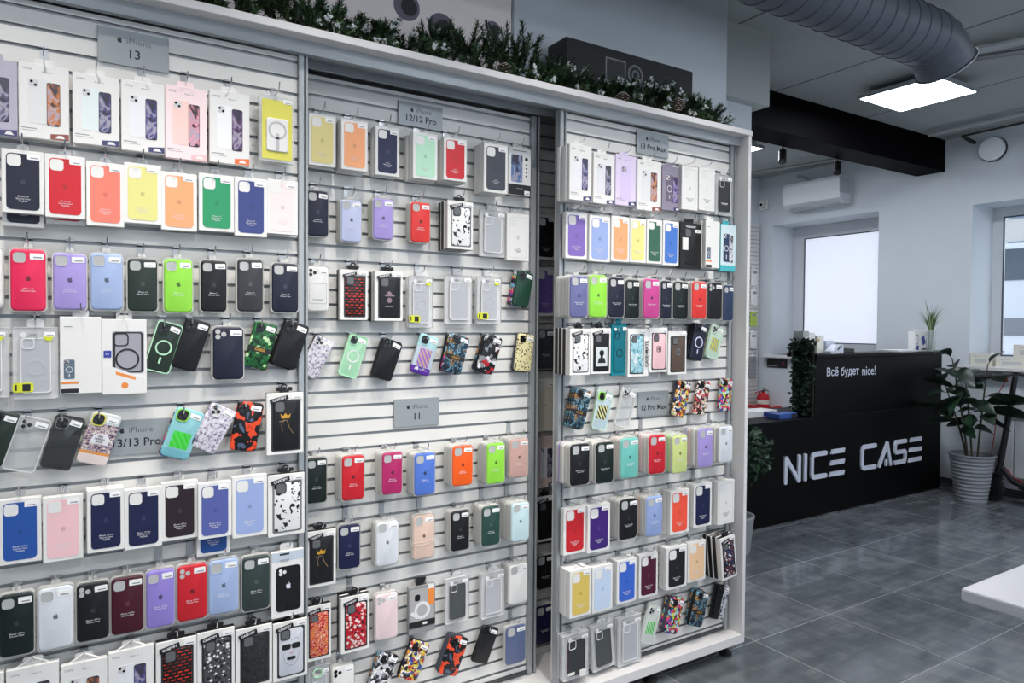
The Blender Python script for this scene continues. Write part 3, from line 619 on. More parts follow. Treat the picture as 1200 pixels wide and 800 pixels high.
MAKE = dict(box=make_box, bli=make_bli, prt=make_prt, win=make_win, pou=make_pou, bare=make_bare, wal=make_wal)
NAME = dict(box='boxed_phone_case', bli='shelled_phone_case', prt='printed_case_box', win='window_box_case', pou='pouched_phone_case', bare='phone_case', wal='clear_wallet_box')
CAT = dict(box='phone case', bli='phone case', prt='phone case box', win='phone case box', pou='phone case', bare='phone case', wal='wallet box')
GRP = dict(box='boxed silicone cases', bli='cases in clear plastic shells', prt='printed case boxes', win='white window boxes', pou='cases in clear pouches', bare='unboxed cases hung askew', wal='clear accessory boxes')
THK = dict(box=.022, bli=.020, prt=.018, win=.022, pou=.012, bare=.012, wal=.022)
PANEL_Y = dict(left=2.18, middle=2.31, right=2.18, gap=2.43)
G0 = dict(left=.531, middle=.533, right=.525, gap=.525); PITCH = .0492
ITEMS = [
('prt', 'lilacgrey', -0.1644, 2.135, 2.0522, 0.0969, 0.1871, 0.0, 'lilac grey printed phone case box, top row of left panel', 'metal hook holding the lilac grey printed box, top row of left panel', [], {'ph': 'violet', 'm': 'iPhone 13'}, 'left'),
('prt', 'white', -0.0609, 2.135, 2.0568, 0.1068, 0.1866, 0.0, 'white, amber-screened printed phone case box, top row of left panel', 'metal hook holding the white, amber-screened printed box, top row of left panel', [], {'ph': 'amber', 'm': 'iPhone 13'}, 'left'),
('prt', 'white', 0.0525, 2.135, 2.0557, 0.1056, 0.182, 0.0, 'white, pearly-backed printed phone case box, top row of left panel', 'metal hook holding the white, pearly-backed printed box, top row of left panel', [], {'ph': 'pearl', 'm': 'iPhone 13'}, 'left'),
('prt', 'white', 0.1613, 2.135, 2.0559, 0.1042, 0.1877, 0.0, 'white, blue-screened printed phone case box, top row of left panel', 'metal hook holding the white, blue-screened printed box, top row of left panel', [], {'ph': 'blue', 'm': 'iPhone 13'}, 'left'),
('prt', 'pink', 0.2675, 2.135, 2.0557, 0.1062, 0.2005, 0.0, 'pink printed phone case box, top row of left panel', 'metal hook holding the pink printed box, top row of left panel', [], {'ph': 'rose', 'm': 'iPhone 13'}, 'left'),
('prt', 'white', 0.3814, 2.135, 2.0605, 0.1083, 0.2043, 0.0, 'white, orange-cornered printed phone case box, top row of left panel', 'metal hook holding the white, orange-cornered printed box, top row of left panel', [], {'ph': 'mix', 'm': 'iPhone 13'}, 'left'),
('wal', 'yellow', 0.5132, 2.133, 2.0768, 0.1011, 0.1936, 0.0, 'yellow-backed clear box, top row of left panel', 'metal hook holding the yellow-backed clear box, top row of left panel', [], {'m': 'iPhone 13'}, 'left'),
('box', 'navy', -0.1055, 2.118, 1.848, 0.0867, 0.1561, 0.0, 'black navy boxed phone case, second row of left panel', 'metal hook holding the black navy boxed case, second row of left panel', ['boxed case just behind the black navy one, second row of left panel'], {'drop': 0.028, 't': '13', 'm': 'iPhone 13'}, 'left'),
('box', 'red', -0.017, 2.118, 1.8458, 0.0871, 0.1593, 0.0, 'red boxed phone case, second row of left panel', 'metal hook holding the red boxed case, second row of left panel', ['boxed case just behind the red one, second row of left panel'], {'drop': 0.01, 'm': 'iPhone 13'}, 'left'),
('box', 'coral', 0.0717, 2.131, 1.8377, 0.0865, 0.1668, 0.0, 'coral boxed phone case, second row of left panel', 'metal hook holding the coral boxed case, second row of left panel', [], {'m': 'iPhone 13'}, 'left'),
('box', 'lemon', 0.1589, 2.131, 1.8486, 0.0899, 0.1606, 0.0, 'pale yellow boxed phone case, second row of left panel', 'metal hook holding the pale yellow boxed case, second row of left panel', [], {'m': 'iPhone 13'}, 'left'),
('box', 'orange', 0.2485, 2.131, 1.8364, 0.0908, 0.1589, 0.0, 'peach orange boxed phone case, second row of left panel', 'metal hook holding the peach orange boxed case, second row of left panel', [], {'m': 'iPhone 13'}, 'left'),
('box', 'green', 0.3453, 2.131, 1.8425, 0.0939, 0.1607, 0.0, 'green boxed phone case, second row of left panel', 'metal hook holding the green boxed case, second row of left panel', [], {'m': 'iPhone 13'}, 'left'),
('box', 'indigo', 0.4386, 2.131, 1.8394, 0.0904, 0.1697, 0.0, 'indigo blue boxed phone case, second row of left panel', 'metal hook holding the indigo blue boxed case, second row of left panel', [], {'m': 'iPhone 13'}, 'left'),
('box', 'blush', 0.5286, 2.131, 1.8481, 0.0897, 0.161, 0.0, 'pale pink, barely tinted boxed phone case, second row of left panel', 'metal hook holding the pale pink, barely tinted boxed case, second row of left panel', [], {'m': 'iPhone 13'}, 'left'),
('bli', 'milk', -0.1832, 2.133, 1.6097, 0.0728, 0.1523, 0.0, 'whitish phone case in clear plastic shell, third row of left panel', 'metal hook holding the whitish shelled case, third row of left panel', [], {'m': 'iPhone 13'}, 'left'),
('bli', 'hotpink', -0.0972, 2.133, 1.6059, 0.0803, 0.1629, 0.0, 'hot pink phone case in clear plastic shell, third row of left panel', 'metal hook holding the hot pink shelled case, third row of left panel', [], {'m': 'iPhone 13'}, 'left'),
('bli', 'lilac', -0.0085, 2.133, 1.6057, 0.0791, 0.153, 0.0, 'lilac phone case in clear plastic shell, third row of left panel', 'metal hook holding the lilac shelled case, third row of left panel', [], {'m': 'iPhone 13'}, 'left'),
('bli', 'paleblue', 0.0739, 2.133, 1.609, 0.0801, 0.1567, 0.0, 'pale blue phone case in clear plastic shell, third row of left panel', 'metal hook holding the pale blue shelled case, third row of left panel', [], {'m': 'iPhone 13'}, 'left'),
('bli', 'dkgreen', 0.1579, 2.133, 1.6031, 0.0779, 0.1489, 0.0, 'dark green phone case in clear plastic shell, third row of left panel', 'metal hook holding the dark green shelled case, third row of left panel', [], {'m': 'iPhone 13'}, 'left'),
('bli', 'lime', 0.246, 2.133, 1.604, 0.0775, 0.155, 0.0, 'lime green phone case in clear plastic shell, third row of left panel', 'metal hook holding the lime green shelled case, third row of left panel', [], {'m': 'iPhone 13'}, 'left'),
('bli', 'black', 0.3375, 2.133, 1.6067, 0.0746, 0.1528, 0.0, 'black phone case in clear plastic shell, third row of left panel', 'metal hook holding the black shelled case, third row of left panel', [], {'m': 'iPhone 13'}, 'left'),
('bli', 'charcoal', 0.4368, 2.133, 1.6122, 0.0775, 0.1606, 0.0, 'charcoal phone case in clear plastic shell, third row of left panel', 'metal hook holding the charcoal shelled case, third row of left panel', [], {'m': 'iPhone 13'}, 'left'),
('bli', 'navy', 0.5371, 2.133, 1.6089, 0.0841, 0.1534, 0.0, 'midnight blue phone case in clear plastic shell, third row of left panel', 'metal hook holding the midnight blue shelled case, third row of left panel', [], {'m': 'iPhone 13'}, 'left'),
('pou', 'clear', -0.1824, 2.141, 1.3991, 0.0894, 0.1769, 0.0, 'clear clear pouch phone case at the left edge, fourth row of left panel', 'metal hook holding the clear pouch at the left edge, fourth row of left panel', [], {'tag': 1, 'm': 'iPhone 13'}, 'left'),
('pou', 'clear', -0.0832, 2.141, 1.3958, 0.0985, 0.1845, 0.0, 'clear, yellow-tagged clear pouch phone case, fourth row of left panel', 'metal hook holding the clear, yellow-tagged pouch, fourth row of left panel', [], {'tag': 1, 'm': 'iPhone 13'}, 'left'),
('prt', 'white', 0.0145, 2.135, 1.415, 0.0927, 0.2005, 0.0, 'plain white, orange-striped printed phone case box, fourth row of left panel', 'metal hook holding the plain white, orange-striped printed box, fourth row of left panel', [], {'ph': 'small', 'm': 'iPhone 13'}, 'left'),
('prt', 'white', 0.1144, 2.135, 1.4088, 0.1053, 0.2018, 0.0, 'white, black-ringed case cutout printed phone case box, fourth row of left panel', 'metal hook holding the white, black-ringed case cutout printed box, fourth row of left panel', [], {'ph': 'ring', 'm': 'iPhone 13'}, 'left'),
('bare', 'dkgreen', 0.2096, 2.143, 1.4335, 0.066, 0.1395, 0.2866, 'green magnetic-ring unboxed phone case hung askew, fourth row of left panel', 'metal hook holding the green magnetic-ring unboxed case, fourth row of left panel', [], {'rim': 'mint', 'ring': 'mint', 'm': 'iPhone 13'}, 'left'),
('bare', 'black', 0.2787, 2.138, 1.4401, 0.066, 0.1446, 0.2955, 'black leather unboxed phone case hung askew, fourth row of left panel', 'metal hook holding the black leather unboxed case, fourth row of left panel', ['unboxed case just behind the black leather one, fourth row of left panel'], {'m': 'iPhone 13'}, 'left'),
('bli', 'navy', 0.3761, 2.133, 1.4147, 0.0902, 0.1588, 0.0, 'black, soft-cornered phone case in clear plastic shell, fourth row of left panel', 'metal hook holding the black, soft-cornered shelled case, fourth row of left panel', [], {'lens': 1, 'nologo': 1, 'm': 'iPhone 13'}, 'left'),
('bare', 'floral', 0.4678, 2.138, 1.4362, 0.0676, 0.1374, 0.2582, 'green tropical flower unboxed phone case hung askew, fourth row of left panel', 'metal hook holding the green tropical flower unboxed case, fourth row of left panel', ['unboxed case just behind the green tropical flower one, fourth row of left panel'], {'band': 'GUESS', 'm': 'iPhone 13'}, 'left'),
('bare', 'black', 0.5542, 2.138, 1.4373, 0.076, 0.1414, 0.3292, 'large matte black unboxed phone case hung askew, fourth row of left panel', 'metal hook holding the large matte black unboxed case, fourth row of left panel', ['unboxed case just behind the large matte black one, fourth row of left panel'], {'m': 'iPhone 13'}, 'left'),
('bare', 'dkgreen', -0.166, 2.143, 1.2113, 0.066, 0.135, 0.3107, 'dark green unboxed phone case hung askew at left edge, fifth row of left panel', 'metal hook holding the dark green unboxed case at left edge, fifth row of left panel', [], {'m': 'iPhone 13'}, 'left'),
('bare', 'clearcase', -0.1027, 2.143, 1.19, 0.0704, 0.1381, 0.3014, 'clear, pale-edged unboxed phone case hung askew, fifth row of left panel', 'metal hook holding the clear, pale-edged unboxed case, fifth row of left panel', [], {'rim': 'white', 'm': 'iPhone 13'}, 'left'),
('bare', 'smoke', -0.0262, 2.143, 1.1883, 0.068, 0.1377, 0.2807, 'smoky translucent unboxed phone case hung askew, fifth row of left panel', 'metal hook holding the smoky translucent unboxed case, fifth row of left panel', [], {'rim': 'smokerim', 'm': 'iPhone 13'}, 'left'),
('bare', 'collage', 0.0547, 2.143, 1.1916, 0.0718, 0.138, 0.3021, 'yellow-ringed, sticker-printed unboxed phone case hung askew, fifth row of left panel', 'metal hook holding the yellow-ringed, sticker-printed unboxed case, fifth row of left panel', [], {'ringc': 'yellow', 'logo': 'dome', 'm': 'iPhone 13'}, 'left'),
('bare', 'neon', 0.256, 2.138, 1.1903, 0.0758, 0.1396, 0.3392, 'neon green and teal unboxed phone case hung askew, fifth row of left panel', 'metal hook holding the neon green and teal unboxed case, fifth row of left panel', ['unboxed case just behind the neon green and teal one, fifth row of left panel'], {'ringc': 'lime', 'm': 'iPhone 13'}, 'left'),
('bare', 'toile', 0.3361, 2.138, 1.1998, 0.076, 0.135, 0.4935, 'white with purple etching unboxed phone case hung askew, fifth row of left panel', 'metal hook holding the white with purple etching unboxed case, fifth row of left panel', ['unboxed case just behind the white with purple etching one, fifth row of left panel'], {'m': 'iPhone 13'}, 'left'),
('bare', 'blob', 0.4293, 2.143, 1.1981, 0.0744, 0.1437, 0.1768, 'black, orange-blotched unboxed phone case hung askew, fifth row of left panel', 'metal hook holding the black, orange-blotched unboxed case, fifth row of left panel', [], {'m': 'iPhone 13'}, 'left'),
('win', 'black', 0.5363, 2.131, 1.201, 0.1085, 0.1855, 0.0, 'black with gold crown sketch window box phone case, fifth row of left panel', 'metal hook holding the black with gold crown sketch window box, fifth row of left panel', [], {'art': 'crown', 'm': 'iPhone 13'}, 'left'),
('box', 'cobalt', -0.1182, 2.131, 0.9746, 0.0886, 0.1641, 0.0, 'cobalt blue boxed phone case, sixth row of left panel', 'metal hook holding the cobalt blue boxed case, sixth row of left panel', [], {'m': 'iPhone 13 Pro'}, 'left'),
('box', 'pinkcase', -0.0271, 2.131, 0.9675, 0.0882, 0.1687, 0.0, 'baby pink boxed phone case, sixth row of left panel', 'metal hook holding the baby pink boxed case, sixth row of left panel', [], {'m': 'iPhone 13 Pro'}, 'left'),
('box', 'navyb', 0.0679, 2.118, 0.9781, 0.0857, 0.1655, 0.0, 'navy boxed phone case left of its twin, sixth row of left panel', 'metal hook holding the navy boxed case left of its twin, sixth row of left panel', ['boxed case just behind the navy one left of its twin, sixth row of left panel'], {'m': 'iPhone 13 Pro'}, 'left'),
('box', 'navyb', 0.1562, 2.118, 0.9712, 0.0902, 0.1628, 0.0, 'navy boxed phone case right of its twin, sixth row of left panel', 'metal hook holding the navy boxed case right of its twin, sixth row of left panel', ['boxed case just behind the navy one right of its twin, sixth row of left panel'], {'drop': 0.008, 'm': 'iPhone 13 Pro'}, 'left'),
('box', 'plum', 0.2471, 2.131, 0.9768, 0.0932, 0.1631, 0.0, 'dark plum boxed phone case, sixth row of left panel', 'metal hook holding the dark plum boxed case, sixth row of left panel', [], {'m': 'iPhone 13 Pro'}, 'left'),
('box', 'dusk', 0.3366, 2.118, 0.9688, 0.0894, 0.1589, 0.0, 'dusky indigo boxed phone case, sixth row of left panel', 'metal hook holding the dusky indigo boxed case, sixth row of left panel', ['boxed case just behind the dusky indigo one, sixth row of left panel'], {'drop': 0.055, 'bc': 'cobaltd', 'm': 'iPhone 13 Pro'}, 'left'),
('box', 'peri', 0.434, 2.131, 0.9646, 0.0982, 0.1803, 0.0, 'periwinkle blue boxed phone case, sixth row of left panel', 'metal hook holding the periwinkle blue boxed case, sixth row of left panel', [], {'m': 'iPhone 13 Pro'}, 'left'),
('win', 'ink', 0.5399, 2.131, 0.9551, 0.1088, 0.1866, 0.0, 'white with black ink blots window box phone case, sixth row of left panel', 'metal hook holding the white with black ink blots window box, sixth row of left panel', [], {'m': 'iPhone 13 Pro'}, 'left'),
('bli', 'blackgreen', -0.1272, 2.133, 0.7374, 0.078, 0.1647, 0.0, 'blackish green phone case in clear plastic shell, seventh row of left panel', 'metal hook holding the blackish green shelled case, seventh row of left panel', [], {'m': 'iPhone 13 Pro'}, 'left'),
('bli', 'whitecase', -0.0449, 2.133, 0.7367, 0.0829, 0.1689, 0.0, 'white phone case in clear plastic shell, seventh row of left panel', 'metal hook holding the white shelled case, seventh row of left panel', [], {'m': 'iPhone 13 Pro'}, 'left'),
('bli', 'black', 0.0378, 2.133, 0.7356, 0.0804, 0.1616, 0.0, 'black, round lens holes phone case in clear plastic shell, seventh row of left panel', 'metal hook holding the black, round lens holes shelled case, seventh row of left panel', [], {'lens': 1, 'm': 'iPhone 13 Pro'}, 'left'),
('bli', 'burgundy', 0.118, 2.133, 0.7363, 0.0838, 0.1623, 0.0, 'burgundy phone case in clear plastic shell, seventh row of left panel', 'metal hook holding the burgundy shelled case, seventh row of left panel', [], {'m': 'iPhone 13 Pro'}, 'left'),
('bli', 'violet', 0.1981, 2.133, 0.7382, 0.0762, 0.1667, 0.0, 'violet phone case in clear plastic shell, seventh row of left panel', 'metal hook holding the violet shelled case, seventh row of left panel', [], {'m': 'iPhone 13 Pro'}, 'left'),
('bli', 'red', 0.2789, 2.133, 0.7388, 0.0828, 0.1656, 0.0, 'red, round lens holes phone case in clear plastic shell, seventh row of left panel', 'metal hook holding the red, round lens holes shelled case, seventh row of left panel', [], {'lens': 1, 'm': 'iPhone 13 Pro'}, 'left'),
('bli', 'paleblue', 0.362, 2.133, 0.7396, 0.0879, 0.1643, 0.0, 'light blue phone case in clear plastic shell, seventh row of left panel', 'metal hook holding the light blue shelled case, seventh row of left panel', [], {'m': 'iPhone 13 Pro'}, 'left'),
('bli', 'dkslate', 0.4524, 2.133, 0.7322, 0.0852, 0.1682, 0.0, 'dark slate phone case in clear plastic shell, seventh row of left panel', 'metal hook holding the dark slate shelled case, seventh row of left panel', [], {'m': 'iPhone 13 Pro'}, 'left'),
('prt', 'white', 0.5445, 2.135, 0.7125, 0.0967, 0.2012, 0.0, 'white, black-phone printed phone case box, seventh row of left panel', 'metal hook holding the white, black-phone printed box, seventh row of left panel', [], {'ph': 'blackphone', 'm': 'iPhone 13 Pro'}, 'left'),
('prt', 'white', -0.1965, 2.135, 0.5303, 0.0843, 0.1878, 0.0, 'white printed phone case box at the left edge, bottom row of left panel', 'metal hook holding the white printed box at the left edge, bottom row of left panel', [], {'ph': 'blue', 'tri': 1, 'm': 'iPhone 13 Pro'}, 'left'),
('prt', 'white', -0.0946, 2.135, 0.5269, 0.1121, 0.1937, 0.0, 'white printed phone case box leftmost whole one, bottom row of left panel', 'metal hook holding the white printed box leftmost whole one, bottom row of left panel', [], {'ph': 'blue', 'tri': 1, 'm': 'iPhone 13 Pro'}, 'left'),
('prt', 'white', 0.017, 2.135, 0.5098, 0.1054, 0.1935, 0.0, 'white, amber-screened printed phone case box, bottom row of left panel', 'metal hook holding the white, amber-screened printed box, bottom row of left panel', [], {'ph': 'amber', 'tri': 1, 'm': 'iPhone 13 Pro'}, 'left'),
('prt', 'white', 0.1266, 2.135, 0.5142, 0.1094, 0.1996, 0.0, 'white printed phone case box beside red maze one, bottom row of left panel', 'metal hook holding the white printed box beside red maze one, bottom row of left panel', [], {'ph': 'blue', 'tri': 1, 'm': 'iPhone 13 Pro'}, 'left'),
('win', 'maze', 0.2375, 2.131, 0.5173, 0.1036, 0.1958, 0.0, 'red maze window box phone case, bottom row of left panel', 'metal hook holding the red maze window box, bottom row of left panel', [], {'m': 'iPhone 13 Pro'}, 'left'),
('win', 'terrabw', 0.3407, 2.131, 0.52, 0.1008, 0.1963, 0.0, 'black terrazzo window box phone case, bottom row of left panel', 'metal hook holding the black terrazzo window box, bottom row of left panel', [], {'m': 'iPhone 13 Pro'}, 'left'),
('win', 'bubbles', 0.4455, 2.131, 0.5137, 0.1041, 0.1814, 0.0, 'dark bubble-print window box phone case, bottom row of left panel', 'metal hook holding the dark bubble-print window box, bottom row of left panel', [], {'m': 'iPhone 13 Pro'}, 'left'),
('win', 'face', 0.5512, 2.131, 0.5096, 0.1023, 0.1785, 0.0, 'white sunglasses face window box phone case, bottom row of left panel', 'metal hook holding the white sunglasses face window box, bottom row of left panel', [], {'art': 'face', 'm': 'iPhone 13 Pro'}, 'left'),
('box', 'straw', 0.6835, 2.248, 2.0951, 0.0891, 0.166, 0.0, 'straw yellow boxed phone case, top row of middle panel', 'metal hook holding the straw yellow boxed case, top row of middle panel', ['boxed case just behind the straw yellow one, top row of middle panel'], {'m': 'iPhone 12 | 12 Pro'}, 'middle'),
('box', 'orange', 0.7829, 2.223, 2.0873, 0.0898, 0.1633, 0.0, 'orange boxed phone case, top row of middle panel', 'metal hook holding the orange boxed case, top row of middle panel', ['boxed case just behind the orange one, top row of middle panel', 'boxed case two behind the orange one, top row of middle panel'], {'m': 'iPhone 12 | 12 Pro'}, 'middle'),
('box', 'navyb', 0.9074, 2.248, 2.0898, 0.0864, 0.1647, 0.0, 'indigo boxed phone case, top row of middle panel', 'metal hook holding the indigo boxed case, top row of middle panel', ['boxed case just behind the indigo one, top row of middle panel'], {'m': 'iPhone 12 | 12 Pro'}, 'middle'),
('box', 'mintbox', 1.0371, 2.223, 2.0863, 0.0932, 0.1591, 0.0, 'mint green boxed phone case, top row of middle panel', 'metal hook holding the mint green boxed case, top row of middle panel', ['boxed case just behind the mint green one, top row of middle panel', 'boxed case two behind the mint green one, top row of middle panel'], {'m': 'iPhone 12 | 12 Pro'}, 'middle'),
('box', 'red', 1.1542, 2.223, 2.09, 0.0922, 0.1511, 0.0, 'crimson boxed phone case, top row of middle panel', 'metal hook holding the crimson boxed case, top row of middle panel', ['boxed case just behind the crimson one, top row of middle panel', 'boxed case two behind the crimson one, top row of middle panel'], {'m': 'iPhone 12 | 12 Pro'}, 'middle'),
('box', 'slate', 1.3226, 2.223, 2.0793, 0.1027, 0.1786, 0.0, 'dark grey boxed phone case, top row of middle panel', 'metal hook holding the dark grey boxed case, top row of middle panel', ['boxed case just behind the dark grey one, top row of middle panel', 'boxed case two behind the dark grey one, top row of middle panel'], {'m': 'iPhone 12 | 12 Pro'}, 'middle'),
('prt', 'white', 1.4535, 2.265, 2.092, 0.1033, 0.1797, 0.0, 'black-footed, blue-phone printed phone case box, top row of middle panel', 'metal hook holding the black-footed, blue-phone printed box, top row of middle panel', [], {'ph': 'bluephone', 'm': 'iPhone 12 | 12 Pro'}, 'middle'),
('bli', 'navy', 0.6699, 2.252, 1.8586, 0.0764, 0.1541, 0.0, 'black navy phone case in clear plastic shell, second row of middle panel', 'metal hook holding the black navy shelled case, second row of middle panel', ['shelled case just behind the black navy one, second row of middle panel'], {'m': 'iPhone 12 | 12 Pro'}, 'middle'),
('bli', 'lavender', 0.7825, 2.252, 1.8442, 0.0746, 0.1455, 0.0, 'pale lavender blue phone case in clear plastic shell, second row of middle panel', 'metal hook holding the pale lavender blue shelled case, second row of middle panel', ['shelled case just behind the pale lavender blue one, second row of middle panel'], {'m': 'iPhone 12 | 12 Pro'}, 'middle'),
('bli', 'lilac', 0.8949, 2.252, 1.8601, 0.077, 0.1443, 0.0, 'lilac phone case in clear plastic shell, second row of middle panel', 'metal hook holding the lilac shelled case, second row of middle panel', ['shelled case just behind the lilac one, second row of middle panel'], {'bc': 'moss', 'm': 'iPhone 12 | 12 Pro'}, 'middle'),
('bli', 'brightred', 1.0337, 2.252, 1.8605, 0.0792, 0.1464, 0.0, 'bright red phone case in clear plastic shell, second row of middle panel', 'metal hook holding the bright red shelled case, second row of middle panel', ['shelled case just behind the bright red one, second row of middle panel'], {'m': 'iPhone 12 | 12 Pro'}, 'middle'),
('win', 'ink', 1.1763, 2.223, 1.8588, 0.1037, 0.1718, 0.0, 'ink-blot window box phone case, second row of middle panel', 'metal hook holding the ink-blot window box, second row of middle panel', ['window box just behind the ink-blot one, second row of middle panel', 'window box two behind the ink-blot one, second row of middle panel'], {'m': 'iPhone 12 | 12 Pro'}, 'middle'),
('pou', 'clear', 1.34, 2.271, 1.847, 0.1159, 0.1764, 0.0, 'hazy clear clear pouch phone case, second row of middle panel', 'metal hook holding the hazy clear pouch, second row of middle panel', [], {'m': 'iPhone 12 | 12 Pro'}, 'middle'),
('box', 'white', 1.4464, 2.261, 1.8385, 0.1012, 0.1781, 0.0, 'all-white boxed phone case, second row of middle panel', 'metal hook holding the all-white boxed case, second row of middle panel', [], {'m': 'iPhone 12 | 12 Pro'}, 'middle'),
('bli', 'clearwhite', 0.6708, 2.252, 1.6145, 0.0752, 0.1521, 0.0, 'clear, card-slotted phone case in clear plastic shell, third row of middle panel', 'metal hook holding the clear, card-slotted shelled case, third row of middle panel', ['shelled case just behind the clear, card-slotted one, third row of middle panel'], {'nologo': 1, 'lens': 1, 'slot': 1, 'm': 'iPhone 12 | 12 Pro'}, 'middle'),
('win', 'maze', 0.7913, 2.248, 1.5985, 0.0941, 0.1676, 0.0, 'red maze window box phone case, third row of middle panel', 'metal hook holding the red maze window box, third row of middle panel', ['window box just behind the red maze one, third row of middle panel'], {'m': 'iPhone 12 | 12 Pro'}, 'middle'),
('win', 'black', 0.9139, 2.248, 1.5977, 0.1026, 0.1694, 0.0, 'black with pinkish badge window box phone case, third row of middle panel', 'metal hook holding the black with pinkish badge window box, third row of middle panel', ['window box just behind the black with pinkish badge one, third row of middle panel'], {'art': 'badge', 'm': 'iPhone 12 | 12 Pro'}, 'middle'),
('pou', 'clear', 1.0444, 2.268, 1.5824, 0.096, 0.1847, 0.0, 'clear, yellow corner tag clear pouch phone case, third row of middle panel', 'metal hook holding the clear, yellow corner tag pouch, third row of middle panel', ['pouch just behind the clear, yellow corner tag one, third row of middle panel'], {'tag': 1, 'm': 'iPhone 12 | 12 Pro'}, 'middle'),
('pou', 'clear', 1.1965, 2.271, 1.594, 0.1165, 0.1815, 0.0, 'clear, untagged clear pouch phone case, third row of middle panel', 'metal hook holding the clear, untagged pouch, third row of middle panel', [], {'m': 'iPhone 12 | 12 Pro'}, 'middle'),
('pou', 'clear', 1.3252, 2.268, 1.5957, 0.1079, 0.183, 0.0, 'clear, yellow dot and tag clear pouch phone case, third row of middle panel', 'metal hook holding the clear, yellow dot and tag pouch, third row of middle panel', ['pouch just behind the clear, yellow dot and tag one, third row of middle panel'], {'tag': 1, 'm': 'iPhone 12 | 12 Pro'}, 'middle'),
('bare', 'emboss', 1.4682, 2.253, 1.6411, 0.0735, 0.1362, 0.2049, 'dark green embossed unboxed phone case hung askew, third row of middle panel', 'metal hook holding the dark green embossed unboxed case, third row of middle panel', ['unboxed case just behind the dark green embossed one, third row of middle panel', 'unboxed case two behind the dark green embossed one, third row of middle panel'], {'m': 'iPhone 12 | 12 Pro'}, 'middle'),
('bare', 'toile', 0.6716, 2.268, 1.3919, 0.066, 0.1372, 0.4796, 'white etched-print unboxed phone case hung askew, fourth row of middle panel', 'metal hook holding the white etched-print unboxed case, fourth row of middle panel', ['unboxed case just behind the white etched-print one, fourth row of middle panel'], {'m': 'iPhone 12 | 12 Pro'}, 'middle'),
('bare', 'mintclear', 0.7971, 2.273, 1.3941, 0.066, 0.1448, 0.3141, 'mint magnetic-ring unboxed phone case hung askew, fourth row of middle panel', 'metal hook holding the mint magnetic-ring unboxed case, fourth row of middle panel', [], {'rim': 'mint', 'ring': 'white', 'm': 'iPhone 12 | 12 Pro'}, 'middle'),
('bare', 'black', 0.9182, 2.268, 1.3801, 0.076, 0.1407, 0.3239, 'plain black unboxed phone case hung askew, fourth row of middle panel', 'metal hook holding the plain black unboxed case, fourth row of middle panel', ['unboxed case just behind the plain black one, fourth row of middle panel'], {'m': 'iPhone 12 | 12 Pro'}, 'middle'),
('bare', 'purplestripe', 1.0625, 2.273, 1.3938, 0.076, 0.1431, 0.3118, 'purple-footed striped unboxed phone case hung askew, fourth row of middle panel', 'metal hook holding the purple-footed striped unboxed case, fourth row of middle panel', [], {'logo': 'dome', 'm': 'iPhone 12 | 12 Pro'}, 'middle'),
('bare', 'tiger', 1.1795, 2.253, 1.3956, 0.076, 0.1417, 0.2821, 'blue tiger print unboxed phone case hung askew, fourth row of middle panel', 'metal hook holding the blue tiger print unboxed case, fourth row of middle panel', ['unboxed case just behind the blue tiger print one, fourth row of middle panel', 'unboxed case two behind the blue tiger print one, fourth row of middle panel'], {'band': 'GUCCI', 'm': 'iPhone 12 | 12 Pro'}, 'middle'),
('bare', 'blocks', 1.3205, 2.253, 1.3929, 0.0736, 0.1441, 0.315, 'grey-blocked black unboxed phone case hung askew, fourth row of middle panel', 'metal hook holding the grey-blocked black unboxed case, fourth row of middle panel', ['unboxed case just behind the grey-blocked black one, fourth row of middle panel', 'unboxed case two behind the grey-blocked black one, fourth row of middle panel'], {'m': 'iPhone 12 | 12 Pro'}, 'middle'),
('bare', 'leopard', 1.4859, 2.268, 1.3948, 0.0745, 0.1456, 0.1394, 'cream leopard spot unboxed phone case hung askew, fourth row of middle panel', 'metal hook holding the cream leopard spot unboxed case, fourth row of middle panel', ['unboxed case just behind the cream leopard spot one, fourth row of middle panel'], {'m': 'iPhone 12 | 12 Pro'}, 'middle'),
('bli', 'blackgreen', 0.6704, 2.263, 0.988, 0.0731, 0.1564, 0.0, 'black green phone case in clear plastic shell, fifth row of middle panel', 'metal hook holding the black green shelled case, fifth row of middle panel', [], {'m': 'iPhone 11'}, 'middle'),
('bli', 'red', 0.7829, 2.229, 0.9906, 0.0821, 0.1554, 0.0, 'red phone case in clear plastic shell, fifth row of middle panel', 'metal hook holding the red shelled case, fifth row of middle panel', ['shelled case just behind the red one, fifth row of middle panel', 'shelled case two behind the red one, fifth row of middle panel'], {'m': 'iPhone 11'}, 'middle'),
('bli', 'magenta', 0.9212, 2.229, 0.9907, 0.0796, 0.15, 0.0, 'magenta phone case in clear plastic shell, fifth row of middle panel', 'metal hook holding the magenta shelled case, fifth row of middle panel', ['shelled case just behind the magenta one, fifth row of middle panel', 'shelled case two behind the magenta one, fifth row of middle panel'], {'m': 'iPhone 11'}, 'middle'),
('bli', 'blue', 1.044, 2.229, 0.9751, 0.0857, 0.1554, 0.0, 'cornflower blue phone case in clear plastic shell, fifth row of middle panel', 'metal hook holding the cornflower blue shelled case, fifth row of middle panel', ['shelled case just behind the cornflower blue one, fifth row of middle panel', 'shelled case two behind the cornflower blue one, fifth row of middle panel'], {'m': 'iPhone 11'}, 'middle'),
('bli', 'hotorange', 1.1946, 2.229, 0.9894, 0.0893, 0.1529, 0.0, 'orange phone case in clear plastic shell, fifth row of middle panel', 'metal hook holding the orange shelled case, fifth row of middle panel', ['shelled case just behind the orange one, fifth row of middle panel', 'shelled case two behind the orange one, fifth row of middle panel'], {'m': 'iPhone 11'}, 'middle'),
